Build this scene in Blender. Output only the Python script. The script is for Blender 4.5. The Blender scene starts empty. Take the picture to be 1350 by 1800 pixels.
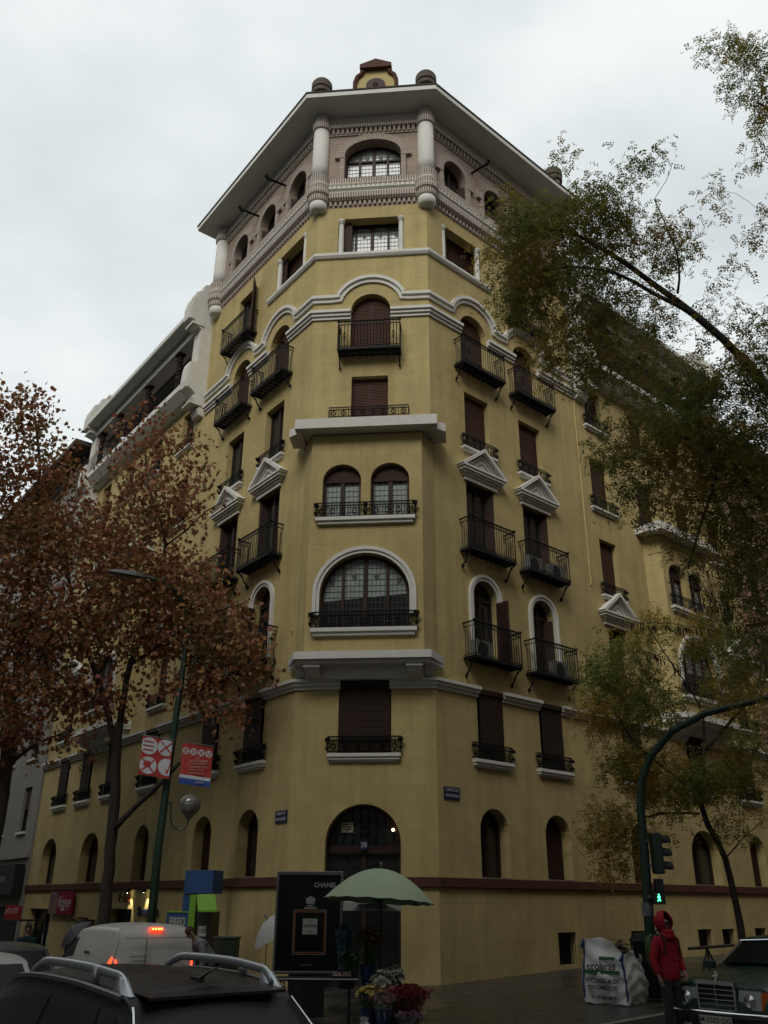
import bpy, math, random
from math import sin, cos, pi, sqrt, radians, atan2
from mathutils import Vector, Matrix
from mathutils.geometry import tessellate_polygon
random.seed(7)
S = bpy.context.scene
COL = S.collection
EZ = 1.75            # eye height above the pavement at the building's corner

# ---------------------------------------------------------------- camera
F_PX, PITCH, ROLL = 1525.0, radians(24.234), radians(0.372)
cd = bpy.data.cameras.new('camera'); cam = bpy.data.objects.new('camera', cd); COL.objects.link(cam)
cd.sensor_fit = 'VERTICAL'; cd.sensor_height = 36.0; cd.sensor_width = 27.0
cd.lens = F_PX/1800.0*36.0
cd.clip_start = 0.1; cd.clip_end = 3000
cam.matrix_world = Matrix.Translation((0, 0, EZ)) @ Matrix.Rotation(pi/2+PITCH, 4, 'X') @ Matrix.Rotation(ROLL, 4, 'Z')
S.camera = cam

# ---------------------------------------------------------------- sky, sun, exposure
SUN_EL, SUN_AZ = radians(40), radians(196)
w = bpy.data.worlds.new('World'); S.world = w; w.use_nodes = True
nt = w.node_tree; nt.nodes.clear()
def N(t, **k):
    n = nt.nodes.new(t)
    for a, b in k.items(): setattr(n, a, b)
    return n
sky = N('ShaderNodeTexSky', sky_type='NISHITA', sun_disc=False, sun_elevation=SUN_EL, sun_rotation=SUN_AZ)
bg1 = N('ShaderNodeBackground'); bg1.inputs[1].default_value = 0.05
nt.links.new(sky.outputs[0], bg1.inputs[0])
tc = N('ShaderNodeTexCoord')
mp = N('ShaderNodeMapping'); mp.inputs['Scale'].default_value = (1.0, 1.0, 1.9); nt.links.new(tc.outputs['Generated'], mp.inputs[0])
n1 = N('ShaderNodeTexNoise'); n1.inputs['Scale'].default_value = 2.6; n1.inputs['Detail'].default_value = 5; n1.inputs['Roughness'].default_value = 0.5
nt.links.new(mp.outputs[0], n1.inputs[0])
r1 = N('ShaderNodeValToRGB'); r1.color_ramp.elements[0].position = 0.28; r1.color_ramp.elements[1].position = 0.72
r1.color_ramp.elements[0].color = (0.49, 0.54, 0.56, 1); r1.color_ramp.elements[1].color = (0.78, 0.81, 0.80, 1)
nt.links.new(n1.outputs['Fac'], r1.inputs[0])
sx = N('ShaderNodeSeparateXYZ'); nt.links.new(tc.outputs['Generated'], sx.inputs[0])
# overcast: cloud set dimmer behind the viewer than ahead, to darken the street fronts
m1 = N('ShaderNodeMapRange'); m1.inputs['From Min'].default_value = -0.9; m1.inputs['From Max'].default_value = 0.55
m1.inputs['To Min'].default_value = 0.68; m1.inputs['To Max'].default_value = 1.40
nt.links.new(sx.outputs['Y'], m1.inputs[0])
m2 = N('ShaderNodeMixRGB', blend_type='MULTIPLY'); m2.inputs[0].default_value = 1
nt.links.new(r1.outputs[0], m2.inputs[1]); nt.links.new(m1.outputs[0], m2.inputs[2])
bg2 = N('ShaderNodeBackground'); nt.links.new(m2.outputs[0], bg2.inputs[0]); bg2.inputs[1].default_value = 0.66
ad = N('ShaderNodeMixShader'); ad.inputs[0].default_value = 0.93
nt.links.new(bg1.outputs[0], ad.inputs[1]); nt.links.new(bg2.outputs[0], ad.inputs[2])
wo = N('ShaderNodeOutputWorld'); nt.links.new(ad.outputs[0], wo.inputs[0])
sl = bpy.data.lights.new('sun', 'SUN'); sl.energy = 1.5; sl.angle = radians(34); sl.color = (1.0, 0.97, 0.92)
so = bpy.data.objects.new('sun', sl); COL.objects.link(so)
d = Vector((sin(SUN_AZ)*cos(SUN_EL), cos(SUN_AZ)*cos(SUN_EL), sin(SUN_EL)))
so.rotation_euler = d.to_track_quat('Z', 'Y').to_euler(); so.location = (0, 0, 60)
S.view_settings.view_transform = 'Standard'; S.view_settings.look = 'None'
S.view_settings.exposure = 0.5; S.view_settings.gamma = 1.0

# ---------------------------------------------------------------- materials
MATS = {}
def mat(name, color, rough=0.8, metal=0.0, spec=0.5, var=0.0, scale=6.0, col2=None, bump=0.0, bscale=40.0, emit=None, estr=1.0,
        coords='Object', brick=None, island=None, stretch=None, roughvar=0.0, alpha=None, sub=None):
    m = bpy.data.materials.new(name); m.use_nodes = True; t = m.node_tree; L = t.links
    b = t.nodes['Principled BSDF']
    b.inputs['Base Color'].default_value = (*color, 1); b.inputs['Roughness'].default_value = rough
    b.inputs['Metallic'].default_value = metal; b.inputs['Specular IOR Level'].default_value = spec
    tcn = t.nodes.new('ShaderNodeTexCoord'); src = tcn.outputs[coords]
    if stretch:
        mpn = t.nodes.new('ShaderNodeMapping'); mpn.inputs['Scale'].default_value = stretch; L.new(src, mpn.inputs[0]); src = mpn.outputs[0]
    cout = None; hout = None
    if brick:
        bt = t.nodes.new('ShaderNodeTexBrick'); L.new(src, bt.inputs[0])
        bt.inputs['Scale'].default_value = 1.0
        bt.inputs['Brick Width'].default_value = brick[0]; bt.inputs['Row Height'].default_value = brick[1]
        bt.inputs['Mortar Size'].default_value = brick[2]; bt.inputs['Mortar Smooth'].default_value = 0.3
        bt.inputs['Color1'].default_value = (*color, 1); bt.inputs['Color2'].default_value = (*(col2 or color), 1)
        bt.inputs['Mortar'].default_value = (*brick[3], 1); bt.offset = brick[4] if len(brick) > 4 else 0.5
        cout = bt.outputs['Color']; hout = bt.outputs['Fac']
    if var > 0 or (col2 and not brick and not island):
        ns = t.nodes.new('ShaderNodeTexNoise'); ns.inputs['Scale'].default_value = scale; ns.inputs['Detail'].default_value = 6; ns.inputs['Roughness'].default_value = 0.65
        L.new(src, ns.inputs[0])
        rp = t.nodes.new('ShaderNodeValToRGB'); L.new(ns.outputs['Fac'], rp.inputs[0])
        rp.color_ramp.elements[0].position = 0.3; rp.color_ramp.elements[1].position = 0.7
        if cout is not None or not col2:
            rp.color_ramp.elements[0].color = (1-var, 1-var, 1-var, 1); rp.color_ramp.elements[1].color = (1+var, 1+var, 1+var, 1)
            mm = t.nodes.new('ShaderNodeMixRGB'); mm.blend_type = 'MULTIPLY'; mm.inputs[0].default_value = 1
            if cout is not None: L.new(cout, mm.inputs[1])
            else: mm.inputs[1].default_value = (*color, 1)
            L.new(rp.outputs[0], mm.inputs[2]); cout = mm.outputs[0]
        else:
            rp.color_ramp.elements[0].color = (*color, 1); rp.color_ramp.elements[1].color = (*col2, 1)
            cout = rp.outputs[0]
        if roughvar:
            rr = t.nodes.new('ShaderNodeMapRange'); L.new(ns.outputs['Fac'], rr.inputs[0])
            rr.inputs['From Min'].default_value = 0.3; rr.inputs['From Max'].default_value = 0.7
            rr.inputs['To Min'].default_value = max(0.03, rough-roughvar); rr.inputs['To Max'].default_value = min(1, rough+roughvar)
            L.new(rr.outputs[0], b.inputs['Roughness'])
    if island:
        g = t.nodes.new('ShaderNodeNewGeometry'); rp = t.nodes.new('ShaderNodeValToRGB'); L.new(g.outputs['Random Per Island'], rp.inputs[0])
        els = rp.color_ramp.elements
        while len(els) < len(island): els.new(0.5)
        for i, c in enumerate(island): els[i].position = i/(len(island)-1); els[i].color = (*c, 1)
        cout = rp.outputs[0]
    if cout is not None: L.new(cout, b.inputs['Base Color'])
    if bump > 0:
        nb = t.nodes.new('ShaderNodeTexNoise'); nb.inputs['Scale'].default_value = bscale; nb.inputs['Detail'].default_value = 4; L.new(src, nb.inputs[0])
        bp = t.nodes.new('ShaderNodeBump'); bp.inputs['Strength'].default_value = bump; bp.inputs['Distance'].default_value = 0.02
        L.new(nb.outputs['Fac'], bp.inputs['Height']); last = bp
        if hout is not None:
            b2 = t.nodes.new('ShaderNodeBump'); b2.inputs['Strength'].default_value = 0.5; b2.inputs['Distance'].default_value = 0.01; b2.invert = True
            L.new(hout, b2.inputs['Height']); L.new(bp.outputs[0], b2.inputs['Normal']); last = b2
        L.new(last.outputs[0], b.inputs['Normal'])
    if emit:
        b.inputs['Emission Color'].default_value = (*emit, 1); b.inputs['Emission Strength'].default_value = estr
    if alpha is not None:
        b.inputs['Alpha'].default_value = alpha
    if sub: b.inputs['Transmission Weight'].default_value = sub
    MATS[name] = m; return m

YEL, YEL2 = (0.46, 0.368, 0.162), (0.445, 0.357, 0.160)
M = dict(
 plaster=mat('yellow_plaster', YEL, 0.85, spec=0.3, col2=YEL2, brick=(1.15, 0.46, 0.006, (0.39, 0.31, 0.13)), var=0.10, scale=1.1, bump=0.25, bscale=14, coords='UV'),
 plaster_o=mat('yellow_plaster_trim', YEL, 0.85, spec=0.3, var=0.08, scale=1.5, bump=0.2, bscale=14),
 white=mat('white_stucco', (0.58, 0.57, 0.515), 0.75, var=0.07, scale=2.5, bump=0.12, bscale=20),
 soffit=mat('eave_plaster', (0.60, 0.60, 0.55), 0.8, var=0.06, scale=0.8),
 brick=mat('gallery_brick', (0.31, 0.215, 0.16), 0.9, col2=(0.24, 0.17, 0.13), brick=(0.25, 0.072, 0.012, (0.36, 0.32, 0.27)), var=0.12, scale=1.6, bump=0.3, bscale=30, coords='UV'),
 soldier=mat('soldier_brick', (0.19, 0.135, 0.10), 0.9, col2=(0.15, 0.11, 0.085), brick=(0.085, 0.40, 0.024, (0.50, 0.46, 0.40), 0.0), var=0.1, scale=2, bump=0.2, coords='UV'),
 arch_brick=mat('arch_brick', (0.24, 0.175, 0.135), 0.9, col2=(0.18, 0.13, 0.105), brick=(0.085, 0.5, 0.02, (0.46, 0.42, 0.36), 0.0), var=0.1, scale=2, coords='UV'),
 dblind=mat('dark_slat_blind', (0.034, 0.020, 0.013), 0.7, spec=.12, var=0.15, scale=4),
 band=mat('oxblood_band', (0.085, 0.038, 0.024), 0.7, spec=.15, var=0.15, scale=3),
 wood=mat('dark_walnut', (0.032, 0.017, 0.012), 0.55, spec=.2, var=0.2, scale=5, stretch=(6, 6, 0.6)),
 blind=mat('brown_blind', (0.070, 0.036, 0.024), 0.7, spec=.15, var=0.15, scale=4),
 shutter=mat('brown_shutter', (0.04, 0.021, 0.014), 0.65, spec=.15, var=0.15, scale=4),
 iron=mat('black_iron', (0.006, 0.007, 0.007), 0.6, spec=.15),
 glass=mat('window_glass', (0.016, 0.018, 0.018), 0.07, spec=0.6, bump=0.02, bscale=3),
 leaded=mat('leaded_glass', (0.27, 0.305, 0.285), 0.22, spec=0.7, var=0.22, scale=2.2, bump=0.05, bscale=9),  # sky reflection put into the glass as a paler base colour
 lead=mat('lead_came', (0.03, 0.03, 0.03), 0.5),
 roof=mat('clay_roof', (0.085, 0.066, 0.05), 0.85, var=0.2, scale=4),
 tile=mat('brown_tile_edge', (0.055, 0.036, 0.028), 0.8, var=0.2, scale=4),
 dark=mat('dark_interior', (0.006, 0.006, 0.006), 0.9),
 stone=mat('grey_render', (0.22, 0.21, 0.185), 0.85, var=0.1, scale=1.2, bump=0.2),
 redbrick=mat('pink_brick', (0.28, 0.135, 0.085), 0.9, col2=(0.24, 0.115, 0.075), brick=(0.25, 0.07, 0.01, (0.30, 0.22, 0.17)), var=0.15, scale=1.0, coords='UV'),
 asphalt=mat('wet_asphalt', (0.022, 0.023, 0.024), 0.3, col2=(0.036, 0.036, 0.036), scale=0.7, bump=0.5, bscale=90, roughvar=0.2),
 paving=mat('wet_paving', (0.052, 0.048, 0.041), 0.34, col2=(0.036, 0.034, 0.031), brick=(0.6, 0.4, 0.008, (0.03, 0.03, 0.028)), var=0.28, scale=0.9, roughvar=0.22, bump=0.25, bscale=60, stretch=(1, 1, 1)),
 kerb=mat('granite_kerb', (0.17, 0.165, 0.15), 0.5, var=0.2, scale=8, bump=0.2),
 paint=mat('road_paint', (0.62, 0.62, 0.58), 0.5, var=0.25, scale=6, bump=0.2),
 green_metal=mat('green_paint', (0.014, 0.036, 0.024), 0.4, var=0.1, scale=4),
 grey_metal=mat('grey_metal', (0.16, 0.165, 0.165), 0.4, metal=0.6, var=0.1),
 chrome=mat('chrome', (0.72, 0.73, 0.74), 0.16, metal=1.0),
 tyre=mat('tyre_rubber', (0.018, 0.018, 0.018), 0.85),
 black=mat('black_plastic', (0.014, 0.014, 0.015), 0.45),
 blackmat=mat('matt_black', (0.012, 0.012, 0.012), 0.9),
 bark=mat('tree_bark', (0.058, 0.045, 0.034), 0.95, col2=(0.027, 0.022, 0.018), scale=7, bump=0.8, bscale=16, stretch=(1, 1, 0.35)),
)

def weather(m, amount=.13, streak=True):
    """rain streaks, grime patches and trowel marks, laid over a wall's own colour"""
    t = m.node_tree; L = t.links; b = t.nodes['Principled BSDF']; src = b.inputs['Base Color'].links[0].from_socket
    tcn = t.nodes.new('ShaderNodeTexCoord'); out = src
    for (sc, det, amt, lo, hi) in (((2.6, .16, 1), 5, amount, .42, .70), ((.35, .30, 1), 7, amount*.9, .38, .66), ((1.5, 4.5, 1), 3, amount*.25, .5, .7)):
        mp_ = t.nodes.new('ShaderNodeMapping'); mp_.inputs['Scale'].default_value = sc; L.new(tcn.outputs['UV'], mp_.inputs[0])
        ns = t.nodes.new('ShaderNodeTexNoise'); ns.inputs['Scale'].default_value = 1.3; ns.inputs['Detail'].default_value = det; ns.inputs['Roughness'].default_value = .6; L.new(mp_.outputs[0], ns.inputs[0])
        rp = t.nodes.new('ShaderNodeValToRGB'); rp.color_ramp.elements[0].position = lo; rp.color_ramp.elements[1].position = hi
        rp.color_ramp.elements[0].color = (1, 1, 1, 1); rp.color_ramp.elements[1].color = (1-amt, 1-amt*1.05, 1-amt*1.15, 1); L.new(ns.outputs['Fac'], rp.inputs[0])
        mm = t.nodes.new('ShaderNodeMixRGB'); mm.blend_type = 'MULTIPLY'; mm.inputs[0].default_value = 1; L.new(out, mm.inputs[1]); L.new(rp.outputs[0], mm.inputs[2]); out = mm.outputs[0]
    L.new(out, b.inputs['Base Color'])
    nl = b.inputs['Normal'].links[0].from_node
    mp_ = t.nodes.new('ShaderNodeMapping'); mp_.inputs['Scale'].default_value = (1.4, 9, 1); L.new(tcn.outputs['UV'], mp_.inputs[0])
    ns = t.nodes.new('ShaderNodeTexNoise'); ns.inputs['Scale'].default_value = 2.2; ns.inputs['Detail'].default_value = 5; L.new(mp_.outputs[0], ns.inputs[0])
    bp = t.nodes.new('ShaderNodeBump'); bp.inputs['Strength'].default_value = .2; bp.inputs['Distance'].default_value = .02; L.new(ns.outputs['Fac'], bp.inputs['Height']); L.new(nl.outputs[0], bp.inputs['Normal']); L.new(bp.outputs[0], b.inputs['Normal'])
weather(M['plaster'], .15)
# ---------------------------------------------------------------- helpers
class MB:
    def __init__(s): s.v = []; s.f = []; s.uv = {}; s.T = None
    def add(s, vs, fs, uvs=None):
        o = len(s.v)
        for p in vs:
            p = Vector(p); s.v.append(tuple(s.T @ p) if s.T is not None else tuple(p))
        for k, f in enumerate(fs):
            if uvs is not None: s.uv[len(s.f)] = uvs[k]
            s.f.append(tuple(o+i for i in f))
        return s
    def box(s, x0, x1, y0, y1, z0, z1):
        return s.add([(x0,y0,z0),(x1,y0,z0),(x1,y1,z0),(x0,y1,z0),(x0,y0,z1),(x1,y0,z1),(x1,y1,z1),(x0,y1,z1)],
                     [(0,3,2,1),(4,5,6,7),(0,1,5,4),(1,2,6,5),(2,3,7,6),(3,0,4,7)])
    def prism(s, poly, y0, y1):                       # polygon in x,z pushed along y
        n = len(poly)
        s.add([(x, y0, z) for x, z in poly]+[(x, y1, z) for x, z in poly],
              [tuple(range(n)), tuple(range(2*n-1, n-1, -1))]+[(i, n+i, n+(i+1) % n, (i+1) % n) for i in range(n)])
        return s
    def slab(s, poly, z0, z1):                        # polygon in x,y pushed along z
        n = len(poly)
        return s.add([(x, y, z0) for x, y in poly]+[(x, y, z1) for x, y in poly],
              [tuple(range(n-1, -1, -1)), tuple(range(n, 2*n))]+[(i, (i+1) % n, n+(i+1) % n, n+i) for i in range(n)])
    def tube(s, pts, r, n=6, r2=None, cap=True):
        P = [Vector(p) for p in pts]; m = len(P); rs = r if isinstance(r, (list, tuple)) else [r+(r2-r)*i/max(1, m-1) if r2 is not None else r for i in range(m)]
        vs = []; up = None
        for i in range(m):
            t = (P[min(i+1, m-1)]-P[max(i-1, 0)])
            if t.length < 1e-9: t = Vector((0, 0, 1))
            t.normalize()
            if up is None: up = Vector((0, 0, 1)) if abs(t.z) < 0.9 else Vector((1, 0, 0))
            a = t.cross(up)
            if a.length < 1e-6: a = t.orthogonal()
            a.normalize(); b = a.cross(t); up = b if b.length > 0 else up
            for k in range(n):
                an = 2*pi*k/n; vs.append(P[i]+(a*cos(an)+b*sin(an))*rs[i])
        fs = [(i*n+k, i*n+(k+1) % n, (i+1)*n+(k+1) % n, (i+1)*n+k) for i in range(m-1) for k in range(n)]
        if cap: fs += [tuple(range(n-1, -1, -1)), tuple(range((m-1)*n, m*n))]
        return s.add(vs, fs)
    def lathe(s, prof, n=16, c=(0, 0, 0), uvscale=None):
        m = len(prof); vs = [(c[0]+r*cos(2*pi*k/n), c[1]+r*sin(2*pi*k/n), c[2]+z) for r, z in prof for k in range(n)]
        fs = []; uvs = []
        for i in range(m-1):
            for k in range(n):
                fs.append((i*n+k, i*n+(k+1) % n, (i+1)*n+(k+1) % n, (i+1)*n+k))
                R = max(prof[i][0], prof[i+1][0]); a, b = 2*pi*R*k/n, 2*pi*R*(k+1)/n
                uvs.append([(a, prof[i][1]), (b, prof[i][1]), (b, prof[i+1][1]), (a, prof[i+1][1])])
        fs += [tuple(range(n-1, -1, -1)), tuple(range((m-1)*n, m*n))]; uvs += [[(0, 0)]*n, [(0, 0)]*n]
        return s.add(vs, fs, uvs)
    def ball(s, c, r, n=8, m=6, sz=1.0):
        return s.lathe([(max(1e-4, r*sin(pi*i/m)), -r*sz*cos(pi*i/m)) for i in range(m+1)], n, c)
    def ring(s, c, R, r, n=10, k=4, ax='y'):
        pts = []
        for i in range(n+1):
            a = 2*pi*i/n; u, v = R*cos(a), R*sin(a)
            pts.append((c[0]+u, c[1], c[2]+v) if ax == 'y' else ((c[0]+u, c[1]+v, c[2]) if ax == 'z' else (c[0], c[1]+u, c[2]+v)))
        return s.tube(pts, r, k, cap=False)
    def build(s, name, m, parent=None, loc=None, rz=0.0, smooth=False, bevel=0, label=None):
        me = bpy.data.meshes.new(name); me.from_pydata(s.v, [], s.f)
        if s.uv:
            ul = me.uv_layers.new(name='UVMap')
            for p in me.polygons:
                u = s.uv.get(p.index)
                if u:
                    for li, q in zip(p.loop_indices, u): ul.data[li].uv = q
        if smooth: me.polygons.foreach_set('use_smooth', [True]*len(me.polygons))
        me.update(); me.materials.append(m)
        o = bpy.data.objects.new(name, me); COL.objects.link(o)
        if parent: o.parent = parent
        if loc is not None: o.location = loc
        if rz: o.rotation_euler.z = rz
        if bevel:
            b = o.modifiers.new('bevel', 'BEVEL'); b.width = bevel; b.segments = 2; b.limit_method = 'ANGLE'; b.angle_limit = radians(40)
        if label: o['label'] = label
        return o
def tag(o, label=None, cat=None, group=None, kind=None):
    if label: o['label'] = label
    if cat: o['category'] = cat
    if group: o['group'] = group
    if kind: o['kind'] = kind
    return o
def thing(name, label, cat, loc=(0, 0, 0), rz=0.0, group=None):
    o = bpy.data.objects.new(name, None); o.empty_display_size = 0.3; COL.objects.link(o); o.location = loc; o.rotation_euler = (0, 0, rz)
    return tag(o, label, cat, group)
KIDS = {}
def copy_tree(o, parent=None):
    c = o.copy(); COL.objects.link(c)
    if parent is not None: c.parent = parent
    for ch in [x for x in COL.objects if x.parent == o]: copy_tree(ch, c)
    return c
def text(name, body, size, m, parent, loc, rot, align='CENTER', ext=0.004, sx=1.0, label=None, bold=0.0, shear=0.0):
    cu = bpy.data.curves.new(name, 'FONT'); cu.body = body; cu.size = size; cu.align_x = align; cu.align_y = 'CENTER'; cu.extrude = ext
    cu.offset = bold; cu.resolution_u = 3; cu.shear = shear
    tmp = bpy.data.objects.new('tmp', cu); COL.objects.link(tmp)
    dg = bpy.context.evaluated_depsgraph_get(); me = bpy.data.meshes.new_from_object(tmp.evaluated_get(dg)); bpy.data.objects.remove(tmp)
    me.materials.clear(); me.materials.append(m); me.name = name
    o = bpy.data.objects.new(name, me); COL.objects.link(o); o.parent = parent; o.location = loc; o.rotation_euler = rot; o.scale = (sx, 1, 1)
    if label: o['label'] = label
    return o
def at(x, y, D):
    """world point seen towards photo pixel x,y at the horizontal distance D"""
    u, v = (x-675)/F_PX, (y-900)/F_PX; cr, sr = cos(ROLL), sin(ROLL)
    a, b = cr*u+sr*v, -sr*u+cr*v
    X, Y, Z = a, cos(PITCH)+sin(PITCH)*b, sin(PITCH)-cos(PITCH)*b
    k = D/sqrt(X*X+Y*Y)
    return Vector((X*k, Y*k, Z*k+EZ))
def street_z(x, y=0):
    return -0.34+0.042*x if x < 7 else -0.34+0.294+0.012*(x-7)
def loop_arch(x0, x1, z0, zs, zt, n=12):
    c, a, b = (x0+x1)/2, (x1-x0)/2, zt-zs
    return [(x0, z0)]+[(c-a*cos(pi*i/n), zs+b*sin(pi*i/n)) for i in range(n+1)]+[(x1, z0)]
def loop_rect(x0, x1, z0, z1): return [(x0, z0), (x0, z1), (x1, z1), (x1, z0)]
# ================================================================ the corner building
PR = Vector((1.401, 22.957)); WC = 3.767
dC, dR, dL = (Vector((cos(radians(-5.29)), sin(radians(-5.29)))), Vector((sin(radians(48.484)), cos(radians(48.484)))), Vector((-sin(radians(37.545)), cos(radians(37.545)))))
PL = PR-dC*WC
nC, nR, nL = Vector((dC.y, -dC.x)), Vector((dR.y, -dR.x)), Vector((-dL.y, dL.x))
FACES = {'C': (PL, dC, nC, 1, atan2(dC.y, dC.x)), 'R': (PR, dR, nR, 1, atan2(dR.y, dR.x)), 'L': (PL, dL, nL, -1, atan2(-dL.y, -dL.x))}
BASE = Vector((PR.x, PR.y, 0))
def W(face, u, p, h):
    o, dd, n, s, a = FACES[face]; q = o+dd*u+n*p
    return Vector((q.x, q.y, h+EZ))
def Wc(k, p, h):                                   # mitred corner point
    n1, n2, o = (nL, nC, PL) if k == 'LC' else (nC, nR, PR)
    q = o+(n1+n2)*(p/(1+n1.dot(n2))); return Vector((q.x, q.y, h+EZ))
def FM(face, u=0.0, p=0.0, h=0.0):
    q = W(face, u, p, h)-BASE
    return Matrix.Translation(q) @ Matrix.Rotation(FACES[face][4], 4, 'Z')
bld = thing('apartment_building', 'yellow stucco corner apartment building with a brick top storey and iron balconies, number 38', 'building', BASE)
YL, YR = 20.45, 18.3      # lengths of the two street fronts
def sgn(face): return FACES[face][3]

def add_wall(mb, face, outer, holes, y=0.0, depth=0.35, reveal=True):
    s = sgn(face); M4 = FM(face); loops = [[Vector((s*u, h, 0)) for u, h in lp] for lp in [outer]+holes]
    flat = [p for lp in loops for p in lp]
    tris = tessellate_polygon(loops)
    mb.add([M4 @ Vector((p.x, y, p.y)) for p in flat], tris, [[(flat[i].x, flat[i].y) for i in t] for t in tris])
    if reveal:
        for lp in loops[1:]:
            n = len(lp); acc = 0
            for i in range(n):
                a, b = lp[i], lp[(i+1) % n]; L_ = (b-a).length
                mb.add([M4 @ Vector(q) for q in ((a.x, y, a.y), (b.x, y, b.y), (b.x, y+depth, b.y), (a.x, y+depth, a.y))], [(0, 1, 2, 3)],
                       [[(acc, 0.1), (acc+L_, 0.1), (acc+L_, 0.1+depth), (acc, 0.1+depth)]]); acc += L_
# ---- openings: kind -> (width, h0, spring or None, top)
KIND = dict(ground=(1.13, .58, 1.76, 2.30), ground_wide=(1.8, .58, 1.5, 2.30), first=(1.03, 3.52, None, 5.44), first_c=(1.40, 3.52, None, 5.44),
  second=(1.05, 6.24, 8.18, 8.72), third=(1.28, 9.46, None, 11.90), fourth=(1.15, 13.02, None, 15.10), fifth=(1.30, 15.90, 17.65, 18.30),
  sixth=(1.95, 20.03, None, 21.55), sixth_c=(2.26, 20.03, None, 21.55), sixth_door=(1.22, 19.06, None, 21.40), gallery=(1.22, 23.34, 24.12, 24.80),
  gallery_c=(2.02, 23.34, 24.45, 25.14), door=(1.90, -2.3, 1.35, 2.28), second_far=(1.02, 6.2, None, 8.62), third_far=(1.02, 9.72, None, 11.85),
  fifth_far=(1.05, 16.42, None, 18.15))
OPEN = []
for f in 'LR':
    for u in (2.12, 4.80):
        for k in ('ground', 'first', 'second', 'third', 'fourth', 'fifth'): OPEN.append((f, u, k))
    OPEN += [(f, 1.70, 'sixth'), (f, 4.85, 'sixth_door')]+[(f, u, 'gallery') for u in (1.42, 3.56, 5.68)]
OPEN += [('C', 1.885, k) for k in ('first_c', 'fourth', 'fifth', 'gallery_c', 'door')]+[('C', 1.85, 'sixth_c')]
OPEN += [('R', 8.95, 'ground'), ('R', 12.75, 'ground_wide'), ('R', 16.4, 'ground'), ('L', 9.15, 'ground'), ('L', 13.8, 'ground_wide'), ('L', 18.3, 'ground_wide')]
OPEN += [('R', u, 'first') for u in (9.0, 12.9, 16.4)]+[('L', u, 'first') for u in (9.1, 12.5, 15.2, 17.8)]
for f, us in (('R', (8.85, 17.2)), ('L', (9.1, 18.3))):
    OPEN += [(f, us[0], 'second_far'), (f, us[0], 'third_far'), (f, us[1], 'second_far'), (f, us[1], 'third_far')]
for f, us in (('R', (8.8, 11.8, 14.6, 17.0)), ('L', (9.15, 12.2, 15.1, 17.9))):
    for u in us: OPEN += [(f, u, 'fourth'), (f, u, 'fifth_far')]
def hole(u, k):
    w_, z0, zs, zt = KIND[k]
    return loop_arch(u-w_/2, u+w_/2, z0, zs, zt) if zs else loop_rect(u-w_/2, u+w_/2, z0, zt)
SHOP = [(9.3, 11.1, -2.3, -0.24), (13.0, 14.1, -2.3, -0.55), (17.0, 19.6, -2.3, -0.30)]     # shop openings, left front
CELLAR = [(4.48, 5.27, -1.5, -.71), (11.6, 12.45, -1.25, -.72), (13.1, 13.9, -1.2, -.73), (15.3, 16.1, -1.2, -.73), (7.9, 8.6, -1.4, -.72)]
wall = MB(); bw = MB()
H0, HG = -2.6, 22.05
for f, um in (('L', YL), ('C', WC), ('R', YR)):
    o = [h for h in OPEN if h[0] == f]
    extra = [loop_rect(*q) for q in (SHOP if f == 'L' else CELLAR if f == 'R' else [])]
    low = [hole(u, k) for _, u, k in o if KIND[k][1] < 2 and k != 'door']+extra
    if f == 'C':
        add_wall(wall, f, [(0, H0), (0, 3.0), (WC, 3.0), (WC, H0), (2.835, H0)]+[(u, z) for u, z in reversed(loop_arch(.935, 2.835, H0, 1.35, 2.28, 20)[1:-1])]+[(.935, H0)], [])
        # reveal of the door arch
        lp = loop_arch(.935, 2.835, H0, 1.35, 2.28, 20); m4 = FM('C')
        for a, b in zip(lp[:-1], lp[1:]): wall.add([m4 @ Vector(q) for q in ((a[0], 0, a[1]), (b[0], 0, b[1]), (b[0], .55, b[1]), (a[0], .55, a[1]))], [(0, 1, 2, 3)], [[(a[0], 0), (b[0], 0), (b[0], .5), (a[0], .5)]])
    else: add_wall(wall, f, [(0, H0), (0, 3.0), (um, 3.0), (um, H0)], low)
    mid = [hole(u, k) for _, u, k in o if 2 < KIND[k][1] < 19 and (u < 7.9)]
    top = [hole(u, k) for _, u, k in o if 19 < KIND[k][1] < 23]
    ub = um if f == 'C' else 7.95
    add_wall(wall, f, [(0, 3.0), (0, 19.0), (ub, 19.0), (ub, 3.0)], mid)
    add_wall(wall, f, [(0, 19.0), (0, HG), (ub, HG), (ub, 19.0)], top)
    if f != 'C':
        far = [hole(u, k) for _, u, k in o if 2 < KIND[k][1] < 19 and u > 7.9]
        add_wall(wall, f, [(ub, 3.0), (ub, 18.45), (um, 18.45), (um, 3.0)], far)
    add_wall(bw, f, [(0, HG), (0, 26.0), (ub, 26.0), (ub, HG)], [hole(u, k) for _, u, k in o if KIND[k][1] > 23], depth=.4)
wall.build('wall', M['plaster'], bld)
bw.build('brick_wall', M['brick'], bld)
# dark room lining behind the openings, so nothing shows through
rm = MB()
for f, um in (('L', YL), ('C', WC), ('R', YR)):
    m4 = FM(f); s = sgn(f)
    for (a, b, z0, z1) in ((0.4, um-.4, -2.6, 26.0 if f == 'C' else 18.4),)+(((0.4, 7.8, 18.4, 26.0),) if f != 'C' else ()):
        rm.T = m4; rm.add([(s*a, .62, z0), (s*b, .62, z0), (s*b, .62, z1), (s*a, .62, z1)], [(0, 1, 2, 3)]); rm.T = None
rm.build('interior', M['dark'], bld)
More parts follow.
